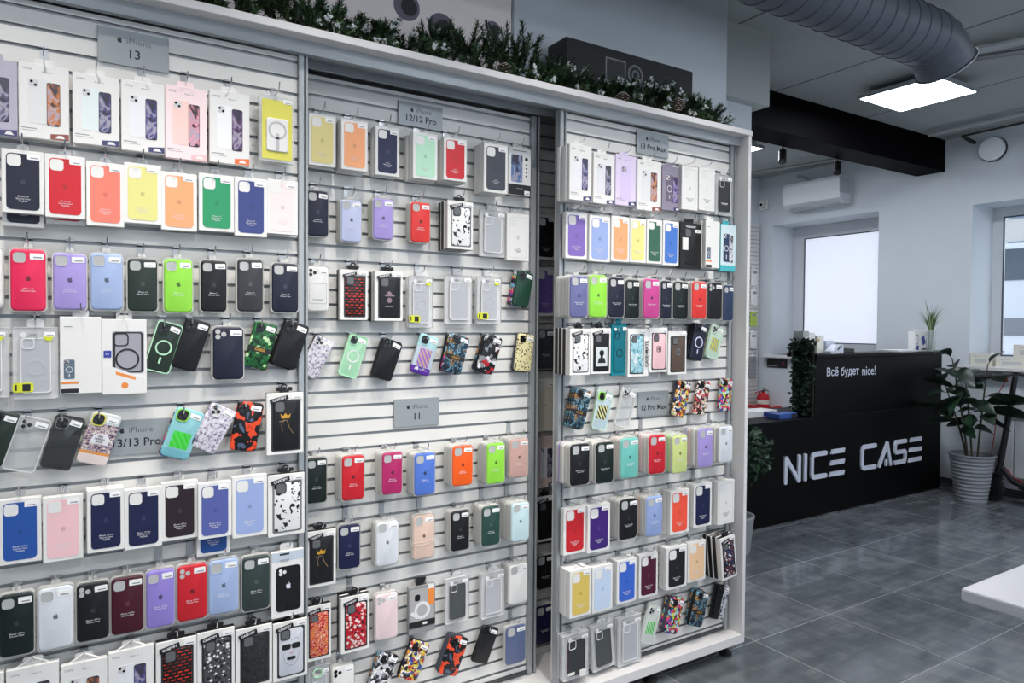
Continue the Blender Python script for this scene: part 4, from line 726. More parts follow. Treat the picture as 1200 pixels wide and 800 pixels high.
('bli', 'lime', 1.3356, 2.229, 0.9838, 0.0842, 0.1594, 0.0, 'lime green phone case in clear plastic shell, fifth row of middle panel', 'metal hook holding the lime green shelled case, fifth row of middle panel', ['shelled case just behind the lime green one, fifth row of middle panel', 'shelled case two behind the lime green one, fifth row of middle panel'], {'m': 'iPhone 11'}, 'middle'),
('bli', 'dusty', 1.439, 2.229, 0.9942, 0.0894, 0.1542, 0.0, 'dusty pink phone case in clear plastic shell, fifth row of middle panel', 'metal hook holding the dusty pink shelled case, fifth row of middle panel', ['shelled case just behind the dusty pink one, fifth row of middle panel', 'shelled case two behind the dusty pink one, fifth row of middle panel'], {'m': 'iPhone 11'}, 'middle'),
('win', 'black', 0.6838, 2.261, 0.7284, 0.1009, 0.1856, 0.0, 'black with gold crown sketch window box phone case, sixth row of middle panel', 'metal hook holding the black with gold crown sketch window box, sixth row of middle panel', [], {'art': 'crown', 'm': 'iPhone 11'}, 'middle'),
('bli', 'navyb', 0.7819, 2.263, 0.7507, 0.0801, 0.156, 0.0, 'navy phone case in clear plastic shell, sixth row of middle panel', 'metal hook holding the navy shelled case, sixth row of middle panel', [], {'m': 'iPhone 11'}, 'middle'),
('bli', 'whitecase', 0.9135, 2.252, 0.7437, 0.0878, 0.16, 0.0, 'white phone case in clear plastic shell, sixth row of middle panel', 'metal hook holding the white shelled case, sixth row of middle panel', ['shelled case just behind the white one, sixth row of middle panel'], {'m': 'iPhone 11'}, 'middle'),
('bli', 'beige', 1.0569, 2.263, 0.7416, 0.0884, 0.1651, 0.0, 'beige, rubber-banded phone case in clear plastic shell, sixth row of middle panel', 'metal hook holding the beige, rubber-banded shelled case, sixth row of middle panel', [], {'band': 1, 'm': 'iPhone 11'}, 'middle'),
('bli', 'black', 1.1984, 2.252, 0.7454, 0.0816, 0.1549, 0.0, 'black phone case in clear plastic shell, sixth row of middle panel', 'metal hook holding the black shelled case, sixth row of middle panel', ['shelled case just behind the black one, sixth row of middle panel'], {'m': 'iPhone 11'}, 'middle'),
('bli', 'pine', 1.3159, 2.229, 0.7512, 0.0852, 0.1543, 0.0, 'pine green phone case in clear plastic shell, sixth row of middle panel', 'metal hook holding the pine green shelled case, sixth row of middle panel', ['shelled case just behind the pine green one, sixth row of middle panel', 'shelled case two behind the pine green one, sixth row of middle panel'], {'m': 'iPhone 11'}, 'middle'),
('bli', 'ice', 1.432, 2.206, 0.7544, 0.0851, 0.1536, 0.0, 'ice blue phone case in clear plastic shell, sixth row of middle panel', 'metal hook holding the ice blue shelled case, sixth row of middle panel', ['shelled case just behind the ice blue one, sixth row of middle panel', 'shelled case two behind the ice blue one, sixth row of middle panel', 'shelled case three behind the ice blue one, sixth row of middle panel'], {'m': 'iPhone 11'}, 'middle'),
('win', 'paisley', 0.676, 2.261, 0.4838, 0.0849, 0.1819, 0.0, 'orange paisley window box phone case, seventh row of middle panel', 'metal hook holding the orange paisley window box, seventh row of middle panel', [], {'m': 'iPhone 11'}, 'middle'),
('win', 'terrared', 0.7976, 2.248, 0.4918, 0.0996, 0.1902, 0.0, 'red terrazzo window box phone case, seventh row of middle panel', 'metal hook holding the red terrazzo window box, seventh row of middle panel', ['window box just behind the red terrazzo one, seventh row of middle panel'], {'m': 'iPhone 11'}, 'middle'),
('bli', 'blush2', 0.9157, 2.263, 0.4852, 0.0884, 0.1691, 0.0, 'blush pink phone case in clear plastic shell, seventh row of middle panel', 'metal hook holding the blush pink shelled case, seventh row of middle panel', [], {'lens': 1, 'nologo': 1, 'm': 'iPhone 11'}, 'middle'),
('prt', 'greybox', 1.0516, 2.265, 0.4807, 0.1039, 0.1702, 0.0, 'grey and orange printed phone case box, seventh row of middle panel', 'metal hook holding the grey and orange printed box, seventh row of middle panel', [], {'ph': 'greyring', 'm': 'iPhone 11'}, 'middle'),
('pou', 'charpouch', 1.1978, 2.271, 0.4827, 0.0999, 0.1694, 0.0, 'charcoal-backed clear pouch phone case, seventh row of middle panel', 'metal hook holding the charcoal-backed pouch, seventh row of middle panel', [], {'m': 'iPhone 11'}, 'middle'),
('pou', 'clear', 1.3505, 2.268, 0.4721, 0.1063, 0.1746, 0.0, 'hazy clear clear pouch phone case, seventh row of middle panel', 'metal hook holding the hazy clear pouch, seventh row of middle panel', ['pouch just behind the hazy clear one, seventh row of middle panel'], {'m': 'iPhone 11'}, 'middle'),
('bli', 'milk', 1.4542, 2.252, 0.4983, 0.0907, 0.1606, 0.0, 'frosty white phone case in clear plastic shell, seventh row of middle panel', 'metal hook holding the frosty white shelled case, seventh row of middle panel', ['shelled case just behind the frosty white one, seventh row of middle panel'], {'nologo': 1, 'm': 'iPhone 11'}, 'middle'),
('pou', 'clear', 0.6819, 2.271, 0.2782, 0.0742, 0.1779, 0.0, 'green-ringed clear clear pouch phone case, bottom row of middle panel', 'metal hook holding the green-ringed clear pouch, bottom row of middle panel', [], {'green': 1, 'm': 'iPhone 11'}, 'middle'),
('bli', 'clearwhite', 0.7606, 2.263, 0.2717, 0.0826, 0.1689, 0.0, 'clear white phone case in clear plastic shell, bottom row of middle panel', 'metal hook holding the clear white shelled case, bottom row of middle panel', [], {'lens': 1, 'nologo': 1, 'm': 'iPhone 11'}, 'middle'),
('bare', 'manga', 0.9041, 2.268, 0.281, 0.076, 0.1416, 0.4125, 'black and white drawn-print unboxed phone case hung askew, bottom row of middle panel', 'metal hook holding the black and white drawn-print unboxed case, bottom row of middle panel', ['unboxed case just behind the black and white drawn-print one, bottom row of middle panel'], {'m': 'iPhone 11'}, 'middle'),
('bare', 'comic', 1.0247, 2.268, 0.2978, 0.076, 0.1358, 0.4173, 'colourful comic unboxed phone case hung askew, bottom row of middle panel', 'metal hook holding the colourful comic unboxed case, bottom row of middle panel', ['unboxed case just behind the colourful comic one, bottom row of middle panel'], {'m': 'iPhone 11'}, 'middle'),
('bare', 'blob', 1.1771, 2.253, 0.2836, 0.076, 0.1402, 0.3909, 'black, orange-blotched unboxed phone case hung askew, bottom row of middle panel', 'metal hook holding the black, orange-blotched unboxed case, bottom row of middle panel', ['unboxed case just behind the black, orange-blotched one, bottom row of middle panel', 'unboxed case two behind the black, orange-blotched one, bottom row of middle panel'], {'m': 'iPhone 11'}, 'middle'),
('bare', 'black', 1.3204, 2.273, 0.2831, 0.076, 0.1387, 0.4083, 'plain black unboxed phone case hung askew, bottom row of middle panel', 'metal hook holding the plain black unboxed case, bottom row of middle panel', [], {'m': 'iPhone 11'}, 'middle'),
('bli', 'clearblue', 1.4516, 2.263, 0.257, 0.0989, 0.155, 0.0, 'slate blue phone case in clear plastic shell, bottom row of middle panel', 'metal hook holding the slate blue shelled case, bottom row of middle panel', [], {'nologo': 1, 'm': 'iPhone 11'}, 'middle'),
('prt', 'white', 1.6097, 2.084, 2.0736, 0.1041, 0.2064, 0.0, 'white printed phone case box leftmost, top row of right panel', 'metal hook holding the white printed box leftmost, top row of right panel', ['printed box just behind the white one leftmost, top row of right panel', 'printed box two behind the white one leftmost, top row of right panel', 'printed box three behind the white one leftmost, top row of right panel'], {'ph': 'blue', 'm': 'iPhone 13 Pro Max'}, 'right'),
('prt', 'white', 1.7406, 2.105, 2.0704, 0.1054, 0.1936, 0.0, 'white, grey-screened printed phone case box, top row of right panel', 'metal hook holding the white, grey-screened printed box, top row of right panel', ['printed box just behind the white, grey-screened one, top row of right panel', 'printed box two behind the white, grey-screened one, top row of right panel'], {'ph': 'violet', 'm': 'iPhone 13 Pro Max'}, 'right'),
('prt', 'lilacbox', 1.879, 2.135, 2.0851, 0.1103, 0.2007, 0.0, 'pale lilac printed phone case box, top row of right panel', 'metal hook holding the pale lilac printed box, top row of right panel', [], {'ph': 'lil', 'm': 'iPhone 13 Pro Max'}, 'right'),
('prt', 'white', 1.9967, 2.126, 2.0763, 0.1316, 0.2047, 0.0, 'white, amber-screened printed phone case box, top row of right panel', 'metal hook holding the white, amber-screened printed box, top row of right panel', ['printed box just behind the white, amber-screened one, top row of right panel'], {'ph': 'amber', 'm': 'iPhone 13 Pro Max'}, 'right'),
('prt', 'mauve', 2.1307, 2.135, 2.0805, 0.1088, 0.1854, 0.0, 'mauve grey printed phone case box, top row of right panel', 'metal hook holding the mauve grey printed box, top row of right panel', [], {'ph': 'mag', 'm': 'iPhone 13 Pro Max'}, 'right'),
('box', 'white', 2.2211, 2.118, 2.0895, 0.0969, 0.1839, 0.0, 'all-white boxed phone case beside the mauve one, top row of right panel', 'metal hook holding the all-white boxed case beside the mauve one, top row of right panel', ['boxed case just behind the all-white one beside the mauve one, top row of right panel'], {'m': 'iPhone 13 Pro Max'}, 'right'),
('box', 'white', 2.3243, 2.118, 2.0954, 0.0989, 0.1836, 0.0, 'all-white boxed phone case beside the black one, top row of right panel', 'metal hook holding the all-white boxed case beside the black one, top row of right panel', ['boxed case just behind the all-white one beside the black one, top row of right panel'], {'m': 'iPhone 13 Pro Max'}, 'right'),
('pou', 'blackpouch', 2.4615, 2.141, 2.0885, 0.1089, 0.1798, 0.0, 'black-cased clear pouch phone case, top row of right panel', 'metal hook holding the black-cased pouch, top row of right panel', [], {'m': 'iPhone 13 Pro Max'}, 'right'),
('box', 'purple', 1.6285, 2.131, 1.8458, 0.1022, 0.1755, 0.0, 'purple boxed phone case, second row of right panel', 'metal hook holding the purple boxed case, second row of right panel', [], {'m': 'iPhone 13 Pro Max'}, 'right'),
('box', 'peri', 1.743, 2.131, 1.8427, 0.104, 0.1795, 0.0, 'periwinkle boxed phone case, second row of right panel', 'metal hook holding the periwinkle boxed case, second row of right panel', [], {'m': 'iPhone 13 Pro Max'}, 'right'),
('box', 'orange', 1.8489, 2.131, 1.8485, 0.0945, 0.1795, 0.0, 'orange boxed phone case, second row of right panel', 'metal hook holding the orange boxed case, second row of right panel', [], {'m': 'iPhone 13 Pro Max'}, 'right'),
('box', 'lemon', 1.9423, 2.131, 1.8492, 0.0859, 0.1782, 0.0, 'lemon yellow boxed phone case, second row of right panel', 'metal hook holding the lemon yellow boxed case, second row of right panel', [], {'m': 'iPhone 13 Pro Max'}, 'right'),
('box', 'pine2', 2.033, 2.131, 1.8514, 0.086, 0.1827, 0.0, 'forest green boxed phone case, second row of right panel', 'metal hook holding the forest green boxed case, second row of right panel', [], {'m': 'iPhone 13 Pro Max'}, 'right'),
('box', 'blue2', 2.127, 2.131, 1.8508, 0.092, 0.1858, 0.0, 'cobalt blue boxed phone case, second row of right panel', 'metal hook holding the cobalt blue boxed case, second row of right panel', [], {'m': 'iPhone 13 Pro Max'}, 'right'),
('win', 'blackframe', 2.2433, 2.131, 1.8488, 0.1263, 0.1916, 0.0, 'black-framed window box phone case, second row of right panel', 'metal hook holding the black-framed window box, second row of right panel', [], {'dark': 1, 'm': 'iPhone 13 Pro Max'}, 'right'),
('prt', 'white', 2.3511, 2.105, 1.8582, 0.0882, 0.2031, 0.0, 'white, orange-footed printed phone case box, second row of right panel', 'metal hook holding the white, orange-footed printed box, second row of right panel', ['printed box just behind the white, orange-footed one, second row of right panel', 'printed box two behind the white, orange-footed one, second row of right panel'], {'ph': 'small', 'm': 'iPhone 13 Pro Max'}, 'right'),
('prt', 'teal', 2.4842, 2.135, 1.8548, 0.0981, 0.2095, 0.0, 'teal and white printed phone case box, second row of right panel', 'metal hook holding the teal and white printed box, second row of right panel', [], {'ph': 'mag2', 'm': 'iPhone 13 Pro Max'}, 'right'),
('bli', 'slatepurple', 1.601, 2.076, 1.6103, 0.0892, 0.1627, 0.0, 'slate purple phone case in clear plastic shell, third row of right panel', 'metal hook holding the slate purple shelled case, third row of right panel', ['shelled case just behind the slate purple one, third row of right panel', 'shelled case two behind the slate purple one, third row of right panel', 'shelled case three behind the slate purple one, third row of right panel'], {'m': 'iPhone 13 Pro Max'}, 'right'),
('bli', 'lime', 1.731, 2.122, 1.617, 0.0929, 0.1727, 0.0, 'lime green phone case in clear plastic shell, third row of right panel', 'metal hook holding the lime green shelled case, third row of right panel', ['shelled case just behind the lime green one, third row of right panel'], {'m': 'iPhone 13 Pro Max'}, 'right'),
('bli', 'navy', 1.8249, 2.122, 1.6152, 0.0862, 0.1648, 0.0, 'midnight navy phone case in clear plastic shell, third row of right panel', 'metal hook holding the midnight navy shelled case, third row of right panel', ['shelled case just behind the midnight navy one, third row of right panel'], {'m': 'iPhone 13 Pro Max'}, 'right'),
('bli', 'blackgreen', 1.9092, 2.122, 1.6108, 0.0776, 0.163, 0.0, 'black green phone case in clear plastic shell, third row of right panel', 'metal hook holding the black green shelled case, third row of right panel', ['shelled case just behind the black green one, third row of right panel'], {'m': 'iPhone 13 Pro Max'}, 'right'),
('bli', 'magenta2', 1.9908, 2.099, 1.6137, 0.0929, 0.1671, 0.0, 'magenta phone case in clear plastic shell, third row of right panel', 'metal hook holding the magenta shelled case, third row of right panel', ['shelled case just behind the magenta one, third row of right panel', 'shelled case two behind the magenta one, third row of right panel'], {'m': 'iPhone 13 Pro Max'}, 'right'),
('bli', 'navy', 2.0963, 2.122, 1.6124, 0.0636, 0.1656, 0.0, 'navy phone case in clear plastic shell behind the magenta one, third row of right panel', 'metal hook holding the navy shelled case behind the magenta one, third row of right panel', ['shelled case just behind the navy one behind the magenta one, third row of right panel'], {'m': 'iPhone 13 Pro Max'}, 'right'),
('bli', 'blackgreen', 2.18, 2.122, 1.6122, 0.0918, 0.1656, 0.0, 'dark teal phone case in clear plastic shell, third row of right panel', 'metal hook holding the dark teal shelled case, third row of right panel', ['shelled case just behind the dark teal one, third row of right panel'], {'m': 'iPhone 13 Pro Max'}, 'right'),
('bli', 'brightred', 2.2678, 2.099, 1.6143, 0.0914, 0.166, 0.0, 'red phone case in clear plastic shell, third row of right panel', 'metal hook holding the red shelled case, third row of right panel', ['shelled case just behind the red one, third row of right panel', 'shelled case two behind the red one, third row of right panel'], {'m': 'iPhone 13 Pro Max'}, 'right'),
('bli', 'black', 2.4029, 2.133, 1.6158, 0.0972, 0.1697, 0.0, 'black, round lens holes phone case in clear plastic shell, third row of right panel', 'metal hook holding the black, round lens holes shelled case, third row of right panel', [], {'lens': 1, 'nologo': 1, 'm': 'iPhone 13 Pro Max'}, 'right'),
('bli', 'navyclear', 2.4896, 2.133, 1.6094, 0.0703, 0.1665, 0.0, 'navy phone case in clear plastic shell rightmost, third row of right panel', 'metal hook holding the navy shelled case rightmost, third row of right panel', [], {'nologo': 1, 'm': 'iPhone 13 Pro Max'}, 'right'),
('win', 'ink', 1.6026, 2.068, 1.4035, 0.0949, 0.1742, 0.0, 'ink-blot window box phone case, fourth row of right panel', 'metal hook holding the ink-blot window box, fourth row of right panel', ['window box just behind the ink-blot one, fourth row of right panel', 'window box two behind the ink-blot one, fourth row of right panel', 'window box three behind the ink-blot one, fourth row of right panel'], {'m': 'iPhone 13 Pro Max'}, 'right'),
('win', 'black', 1.7536, 2.131, 1.4025, 0.1018, 0.1797, 0.0, 'black with pale portrait card window box phone case, fourth row of right panel', 'metal hook holding the black with pale portrait card window box, fourth row of right panel', [], {'art': 'card', 'm': 'iPhone 13 Pro Max'}, 'right'),
('pou', 'tealpouch', 1.8574, 2.141, 1.4068, 0.0836, 0.2097, 0.0, 'teal glass clear pouch phone case, fourth row of right panel', 'metal hook holding the teal glass pouch, fourth row of right panel', [], {'m': 'iPhone 13 Pro Max'}, 'right'),
('win', 'marble', 1.9508, 2.131, 1.3938, 0.1116, 0.1954, 0.0, 'teal marble window box phone case, fourth row of right panel', 'metal hook holding the teal marble window box, fourth row of right panel', [], {'side': 'CASE-MATE', 'm': 'iPhone 13 Pro Max'}, 'right'),
('win', 'pinkcase', 2.0621, 2.131, 1.4029, 0.1017, 0.1852, 0.0, 'pale pink, silver flower window box phone case, fourth row of right panel', 'metal hook holding the pale pink, silver flower window box, fourth row of right panel', [], {'art': 'flower', 'm': 'iPhone 13 Pro Max'}, 'right'),
('win', 'brown', 2.1723, 2.131, 1.3893, 0.1084, 0.1842, 0.0, 'brown, silver flower window box phone case, fourth row of right panel', 'metal hook holding the brown, silver flower window box, fourth row of right panel', [], {'art': 'flower', 'm': 'iPhone 13 Pro Max'}, 'right'),
('bare', 'navy', 2.2929, 2.123, 1.4351, 0.076, 0.158, 0.2177, 'navy magnetic-ring unboxed phone case hung askew, fourth row of right panel', 'metal hook holding the navy magnetic-ring unboxed case, fourth row of right panel', ['unboxed case just behind the navy magnetic-ring one, fourth row of right panel', 'unboxed case two behind the navy magnetic-ring one, fourth row of right panel'], {'ring': 'lilacwhite', 'm': 'iPhone 13 Pro Max'}, 'right'),
('bare', 'yelstripe', 2.4159, 2.143, 1.4335, 0.076, 0.15, 0.2816, 'clear, yellow-striped unboxed phone case hung askew, fourth row of right panel', 'metal hook holding the clear, yellow-striped unboxed case, fourth row of right panel', [], {'rim': 'mintclear2', 'm': 'iPhone 13 Pro Max'}, 'right'),
('bare', 'tiger', 1.6484, 2.123, 1.1824, 0.076, 0.1536, 0.2989, 'blue tiger print unboxed phone case hung askew, fifth row of right panel', 'metal hook holding the blue tiger print unboxed case, fifth row of right panel', ['unboxed case just behind the blue tiger print one, fifth row of right panel', 'unboxed case two behind the blue tiger print one, fifth row of right panel'], {'band': 'GUCCI', 'm': 'iPhone 12 Pro Max'}, 'right'),
('bare', 'blkstripe', 1.7748, 2.143, 1.1659, 0.076, 0.1545, 0.2489, 'black and yellow striped unboxed phone case hung askew, fifth row of right panel', 'metal hook holding the black and yellow striped unboxed case, fifth row of right panel', [], {'rim': 'mintclear2', 'ringc': 'lime', 'm': 'iPhone 12 Pro Max'}, 'right'),
('bare', 'clearcase', 1.8976, 2.143, 1.169, 0.076, 0.158, 0.3063, 'clear iridescent unboxed phone case hung askew, fifth row of right panel', 'metal hook holding the clear iridescent unboxed case, fifth row of right panel', [], {'rim': 'white', 'm': 'iPhone 12 Pro Max'}, 'right'),
('bare', 'comic', 2.2117, 2.138, 1.1896, 0.076, 0.1545, 0.2995, 'colourful comic unboxed phone case hung askew, fifth row of right panel', 'metal hook holding the colourful comic unboxed case, fifth row of right panel', ['unboxed case just behind the colourful comic one, fifth row of right panel'], {'m': 'iPhone 12 Pro Max'}, 'right'),
('bare', 'comicred', 2.3413, 2.143, 1.1873, 0.076, 0.1528, 0.2465, 'red and black comic unboxed phone case hung askew, fifth row of right panel', 'metal hook holding the red and black comic unboxed case, fifth row of right panel', [], {'m': 'iPhone 12 Pro Max'}, 'right'),
('bare', 'comicblue', 2.4942, 2.143, 1.1944, 0.076, 0.1495, 0.1554, 'cyan and pink comic unboxed phone case hung askew, fifth row of right panel', 'metal hook holding the cyan and pink comic unboxed case, fifth row of right panel', [], {'m': 'iPhone 12 Pro Max'}, 'right'),
('bli', 'black', 1.6142, 2.076, 0.9775, 0.0982, 0.1639, 0.0, 'black phone case in clear plastic shell, sixth row of right panel', 'metal hook holding the black shelled case, sixth row of right panel', ['shelled case just behind the black one, sixth row of right panel', 'shelled case two behind the black one, sixth row of right panel', 'shelled case three behind the black one, sixth row of right panel'], {'bcl': ['white', 'white', 'purple'], 'm': 'iPhone 12 Pro Max'}, 'right'),
('bli', 'blackgreen', 1.7359, 2.076, 0.9729, 0.0921, 0.1659, 0.0, 'dark teal phone case in clear plastic shell, sixth row of right panel', 'metal hook holding the dark teal shelled case, sixth row of right panel', ['shelled case just behind the dark teal one, sixth row of right panel', 'shelled case two behind the dark teal one, sixth row of right panel', 'shelled case three behind the dark teal one, sixth row of right panel'], {'bcl': ['white', 'dkslate', 'white'], 'm': 'iPhone 12 Pro Max'}, 'right'),
('bli', 'turq', 1.8822, 2.099, 0.9734, 0.0996, 0.1685, 0.0, 'turquoise phone case in clear plastic shell, sixth row of right panel', 'metal hook holding the turquoise shelled case, sixth row of right panel', ['shelled case just behind the turquoise one, sixth row of right panel', 'shelled case two behind the turquoise one, sixth row of right panel'], {'bc': 'dusty', 'm': 'iPhone 12 Pro Max'}, 'right'),
('bli', 'red', 2.0101, 2.076, 0.9793, 0.0976, 0.1651, 0.0, 'red phone case in clear plastic shell, sixth row of right panel', 'metal hook holding the red shelled case, sixth row of right panel', ['shelled case just behind the red one, sixth row of right panel', 'shelled case two behind the red one, sixth row of right panel', 'shelled case three behind the red one, sixth row of right panel'], {'bcl': ['white', 'pinkcase', 'burgundy'], 'm': 'iPhone 12 Pro Max'}, 'right'),
('bli', 'palelime', 2.1396, 2.076, 0.9687, 0.0895, 0.1649, 0.0, 'pale lime phone case in clear plastic shell, sixth row of right panel', 'metal hook holding the pale lime shelled case, sixth row of right panel', ['shelled case just behind the pale lime one, sixth row of right panel', 'shelled case two behind the pale lime one, sixth row of right panel', 'shelled case three behind the pale lime one, sixth row of right panel'], {'bcl': ['lime', 'lime', 'palelime'], 'm': 'iPhone 12 Pro Max'}, 'right'),
('bli', 'lilac', 2.2924, 2.076, 0.9821, 0.0946, 0.1731, 0.0, 'lilac phone case in clear plastic shell, sixth row of right panel', 'metal hook holding the lilac shelled case, sixth row of right panel', ['shelled case just behind the lilac one, sixth row of right panel', 'shelled case two behind the lilac one, sixth row of right panel', 'shelled case three behind the lilac one, sixth row of right panel'], {'bcl': ['white', 'pinkcase', 'lilac'], 'm': 'iPhone 12 Pro Max'}, 'right'),
('bli', 'whitecase', 2.4208, 2.076, 0.9861, 0.0929, 0.1661, 0.0, 'white phone case in clear plastic shell, sixth row of right panel', 'metal hook holding the white shelled case, sixth row of right panel', ['shelled case just behind the white one, sixth row of right panel', 'shelled case two behind the white one, sixth row of right panel', 'shelled case three behind the white one, sixth row of right panel'], {'bcl': ['white', 'white', 'mintbox'], 'm': 'iPhone 12 Pro Max'}, 'right'),
('box', 'red2', 1.6335, 2.131, 0.711, 0.1076, 0.1816, 0.0, 'red boxed phone case, seventh row of right panel', 'metal hook holding the red boxed case, seventh row of right panel', [], {'m': 'iPhone 12 Pro Max'}, 'right'),
('box', 'deeppurple', 1.7426, 2.118, 0.7072, 0.1138, 0.1861, 0.0, 'deep purple boxed phone case, seventh row of right panel', 'metal hook holding the deep purple boxed case, seventh row of right panel', ['boxed case just behind the deep purple one, seventh row of right panel'], {'m': 'iPhone 12 Pro Max'}, 'right'),
('bli', 'black', 1.8797, 2.099, 0.7277, 0.1011, 0.1685, 0.0, 'black phone case in clear plastic shell, seventh row of right panel', 'metal hook holding the black shelled case, seventh row of right panel', ['shelled case just behind the black one, seventh row of right panel', 'shelled case two behind the black one, seventh row of right panel'], {'m': 'iPhone 12 Pro Max'}, 'right'),
('bli', 'peri', 2.0207, 2.099, 0.72, 0.0956, 0.1738, 0.0, 'periwinkle phone case in clear plastic shell, seventh row of right panel', 'metal hook holding the periwinkle shelled case, seventh row of right panel', ['shelled case just behind the periwinkle one, seventh row of right panel', 'shelled case two behind the periwinkle one, seventh row of right panel'], {'bcl': ['white', 'dusty'], 'm': 'iPhone 12 Pro Max'}, 'right'),
('box', 'coral2', 2.1851, 2.118, 0.7108, 0.1114, 0.1874, 0.0, 'coral red boxed phone case, seventh row of right panel', 'metal hook holding the coral red boxed case, seventh row of right panel', ['boxed case just behind the coral red one, seventh row of right panel'], {'m': 'iPhone 12 Pro Max'}, 'right'),
('box', 'navyb', 2.3251, 2.118, 0.7216, 0.1122, 0.1921, 0.0, 'navy boxed phone case, seventh row of right panel', 'metal hook holding the navy boxed case, seventh row of right panel', ['boxed case just behind the navy one, seventh row of right panel'], {'m': 'iPhone 12 Pro Max'}, 'right'),
('box', 'white', 2.4742, 2.118, 0.7143, 0.1097, 0.1955, 0.0, 'all-white boxed phone case, seventh row of right panel', 'metal hook holding the all-white boxed case, seventh row of right panel', ['boxed case just behind the all-white one, seventh row of right panel'], {'m': 'iPhone 12 Pro Max'}, 'right'),
('box', 'gold', 1.6354, 2.093, 0.4797, 0.1039, 0.1816, 0.0, 'gold boxed phone case, eighth row of right panel', 'metal hook holding the gold boxed case, eighth row of right panel', ['boxed case just behind the gold one, eighth row of right panel', 'boxed case two behind the gold one, eighth row of right panel'], {'m': 'iPhone 12 Pro Max'}, 'right'),
('box', 'iceblue', 1.7638, 2.118, 0.4635, 0.1045, 0.1823, 0.0, 'ice blue boxed phone case, eighth row of right panel', 'metal hook holding the ice blue boxed case, eighth row of right panel', ['boxed case just behind the ice blue one, eighth row of right panel'], {'m': 'iPhone 12 Pro Max'}, 'right'),
('box', 'blue3', 1.8905, 2.118, 0.4693, 0.1051, 0.1783, 0.0, 'bright blue boxed phone case, eighth row of right panel', 'metal hook holding the bright blue boxed case, eighth row of right panel', ['boxed case just behind the bright blue one, eighth row of right panel'], {'m': 'iPhone 12 Pro Max'}, 'right'),
('box', 'wine', 2.0217, 2.131, 0.4644, 0.1058, 0.1816, 0.0, 'wine red boxed phone case, eighth row of right panel', 'metal hook holding the wine red boxed case, eighth row of right panel', [], {'m': 'iPhone 12 Pro Max'}, 'right'),
('box', 'blackbox', 2.1714, 2.118, 0.4745, 0.1217, 0.1804, 0.0, 'black boxed phone case, eighth row of right panel', 'metal hook holding the black boxed case, eighth row of right panel', ['boxed case just behind the black one, eighth row of right panel'], {'m': 'iPhone 12 Pro Max'}, 'right'),
('box', 'peach', 2.3066, 2.131, 0.4735, 0.1118, 0.1763, 0.0, 'peach boxed phone case, eighth row of right panel', 'metal hook holding the peach boxed case, eighth row of right panel', [], {'m': 'iPhone 12 Pro Max'}, 'right'),
('win', 'terramulti', 2.4372, 2.068, 0.4853, 0.0948, 0.1909, -0.1152, 'multicoloured terrazzo window box phone case, eighth row of right panel', 'metal hook holding the multicoloured terrazzo window box, eighth row of right panel', ['window box just behind the multicoloured terrazzo one, eighth row of right panel', 'window box two behind the multicoloured terrazzo one, eighth row of right panel', 'window box three behind the multicoloured terrazzo one, eighth row of right panel'], {'m': 'iPhone 12 Pro Max'}, 'right'),
('pou', 'redpouch', 1.6405, 2.123, 0.2219, 0.1269, 0.1777, 0.0, 'dark red-edged clear pouch phone case, bottom row of right panel', 'metal hook holding the dark red-edged pouch, bottom row of right panel', ['pouch just behind the dark red-edged one, bottom row of right panel', 'pouch two behind the dark red-edged one, bottom row of right panel'], {'m': 'iPhone 12 Pro Max'}, 'right'),
('pou', 'charpouch', 1.7891, 2.138, 0.2184, 0.1168, 0.1869, -0.0827, 'charcoal-backed clear pouch phone case, bottom row of right panel', 'metal hook holding the charcoal-backed pouch, bottom row of right panel', ['pouch just behind the charcoal-backed one, bottom row of right panel'], {'m': 'iPhone 12 Pro Max'}, 'right'),
('pou', 'clear', 1.9298, 2.138, 0.2094, 0.1277, 0.1994, 0.0, 'hazy clear clear pouch phone case, bottom row of right panel', 'metal hook holding the hazy clear pouch, bottom row of right panel', ['pouch just behind the hazy clear one, bottom row of right panel'], {'m': 'iPhone 12 Pro Max'}, 'right'),
('bare', 'grnstripe', 2.0502, 2.143, 0.245, 0.076, 0.158, 0.3347, 'clear, green-striped unboxed phone case hung askew, bottom row of right panel', 'metal hook holding the clear, green-striped unboxed case, bottom row of right panel', [], {'rim': 'clearcase', 'm': 'iPhone 12 Pro Max'}, 'right'),
('bare', 'comicblue', 2.1704, 2.123, 0.2633, 0.076, 0.1536, 0.2808, 'multicoloured comic unboxed phone case hung askew, bottom row of right panel', 'metal hook holding the multicoloured comic unboxed case, bottom row of right panel', ['unboxed case just behind the multicoloured comic one, bottom row of right panel', 'unboxed case two behind the multicoloured comic one, bottom row of right panel'], {'m': 'iPhone 12 Pro Max'}, 'right'),
('bare', 'tiger', 2.3233, 2.123, 0.2607, 0.076, 0.1536, 0.3156, 'blue tiger print unboxed phone case hung askew, bottom row of right panel', 'metal hook holding the blue tiger print unboxed case, bottom row of right panel', ['unboxed case just behind the blue tiger print one, bottom row of right panel', 'unboxed case two behind the blue tiger print one, bottom row of right panel'], {'band': 'GUCCI', 'm': 'iPhone 12 Pro Max'}, 'right'),
('bare', 'blackart', 2.477, 2.138, 0.2535, 0.076, 0.1552, 0.2991, 'black with white sketch unboxed phone case hung askew, bottom row of right panel', 'metal hook holding the black with white sketch unboxed case, bottom row of right panel', ['unboxed case just behind the black with white sketch one, bottom row of right panel'], {'m': 'iPhone 12 Pro Max'}, 'right'),
('box', 'blackbox', 1.6702, 2.393, 1.8694, 0.0954, 0.1845, 0.0, 'black boxed phone case, topmost in the dark gap between the panels', '', [], {'m': 'iPhone 13 Pro Max'}, 'gap'),
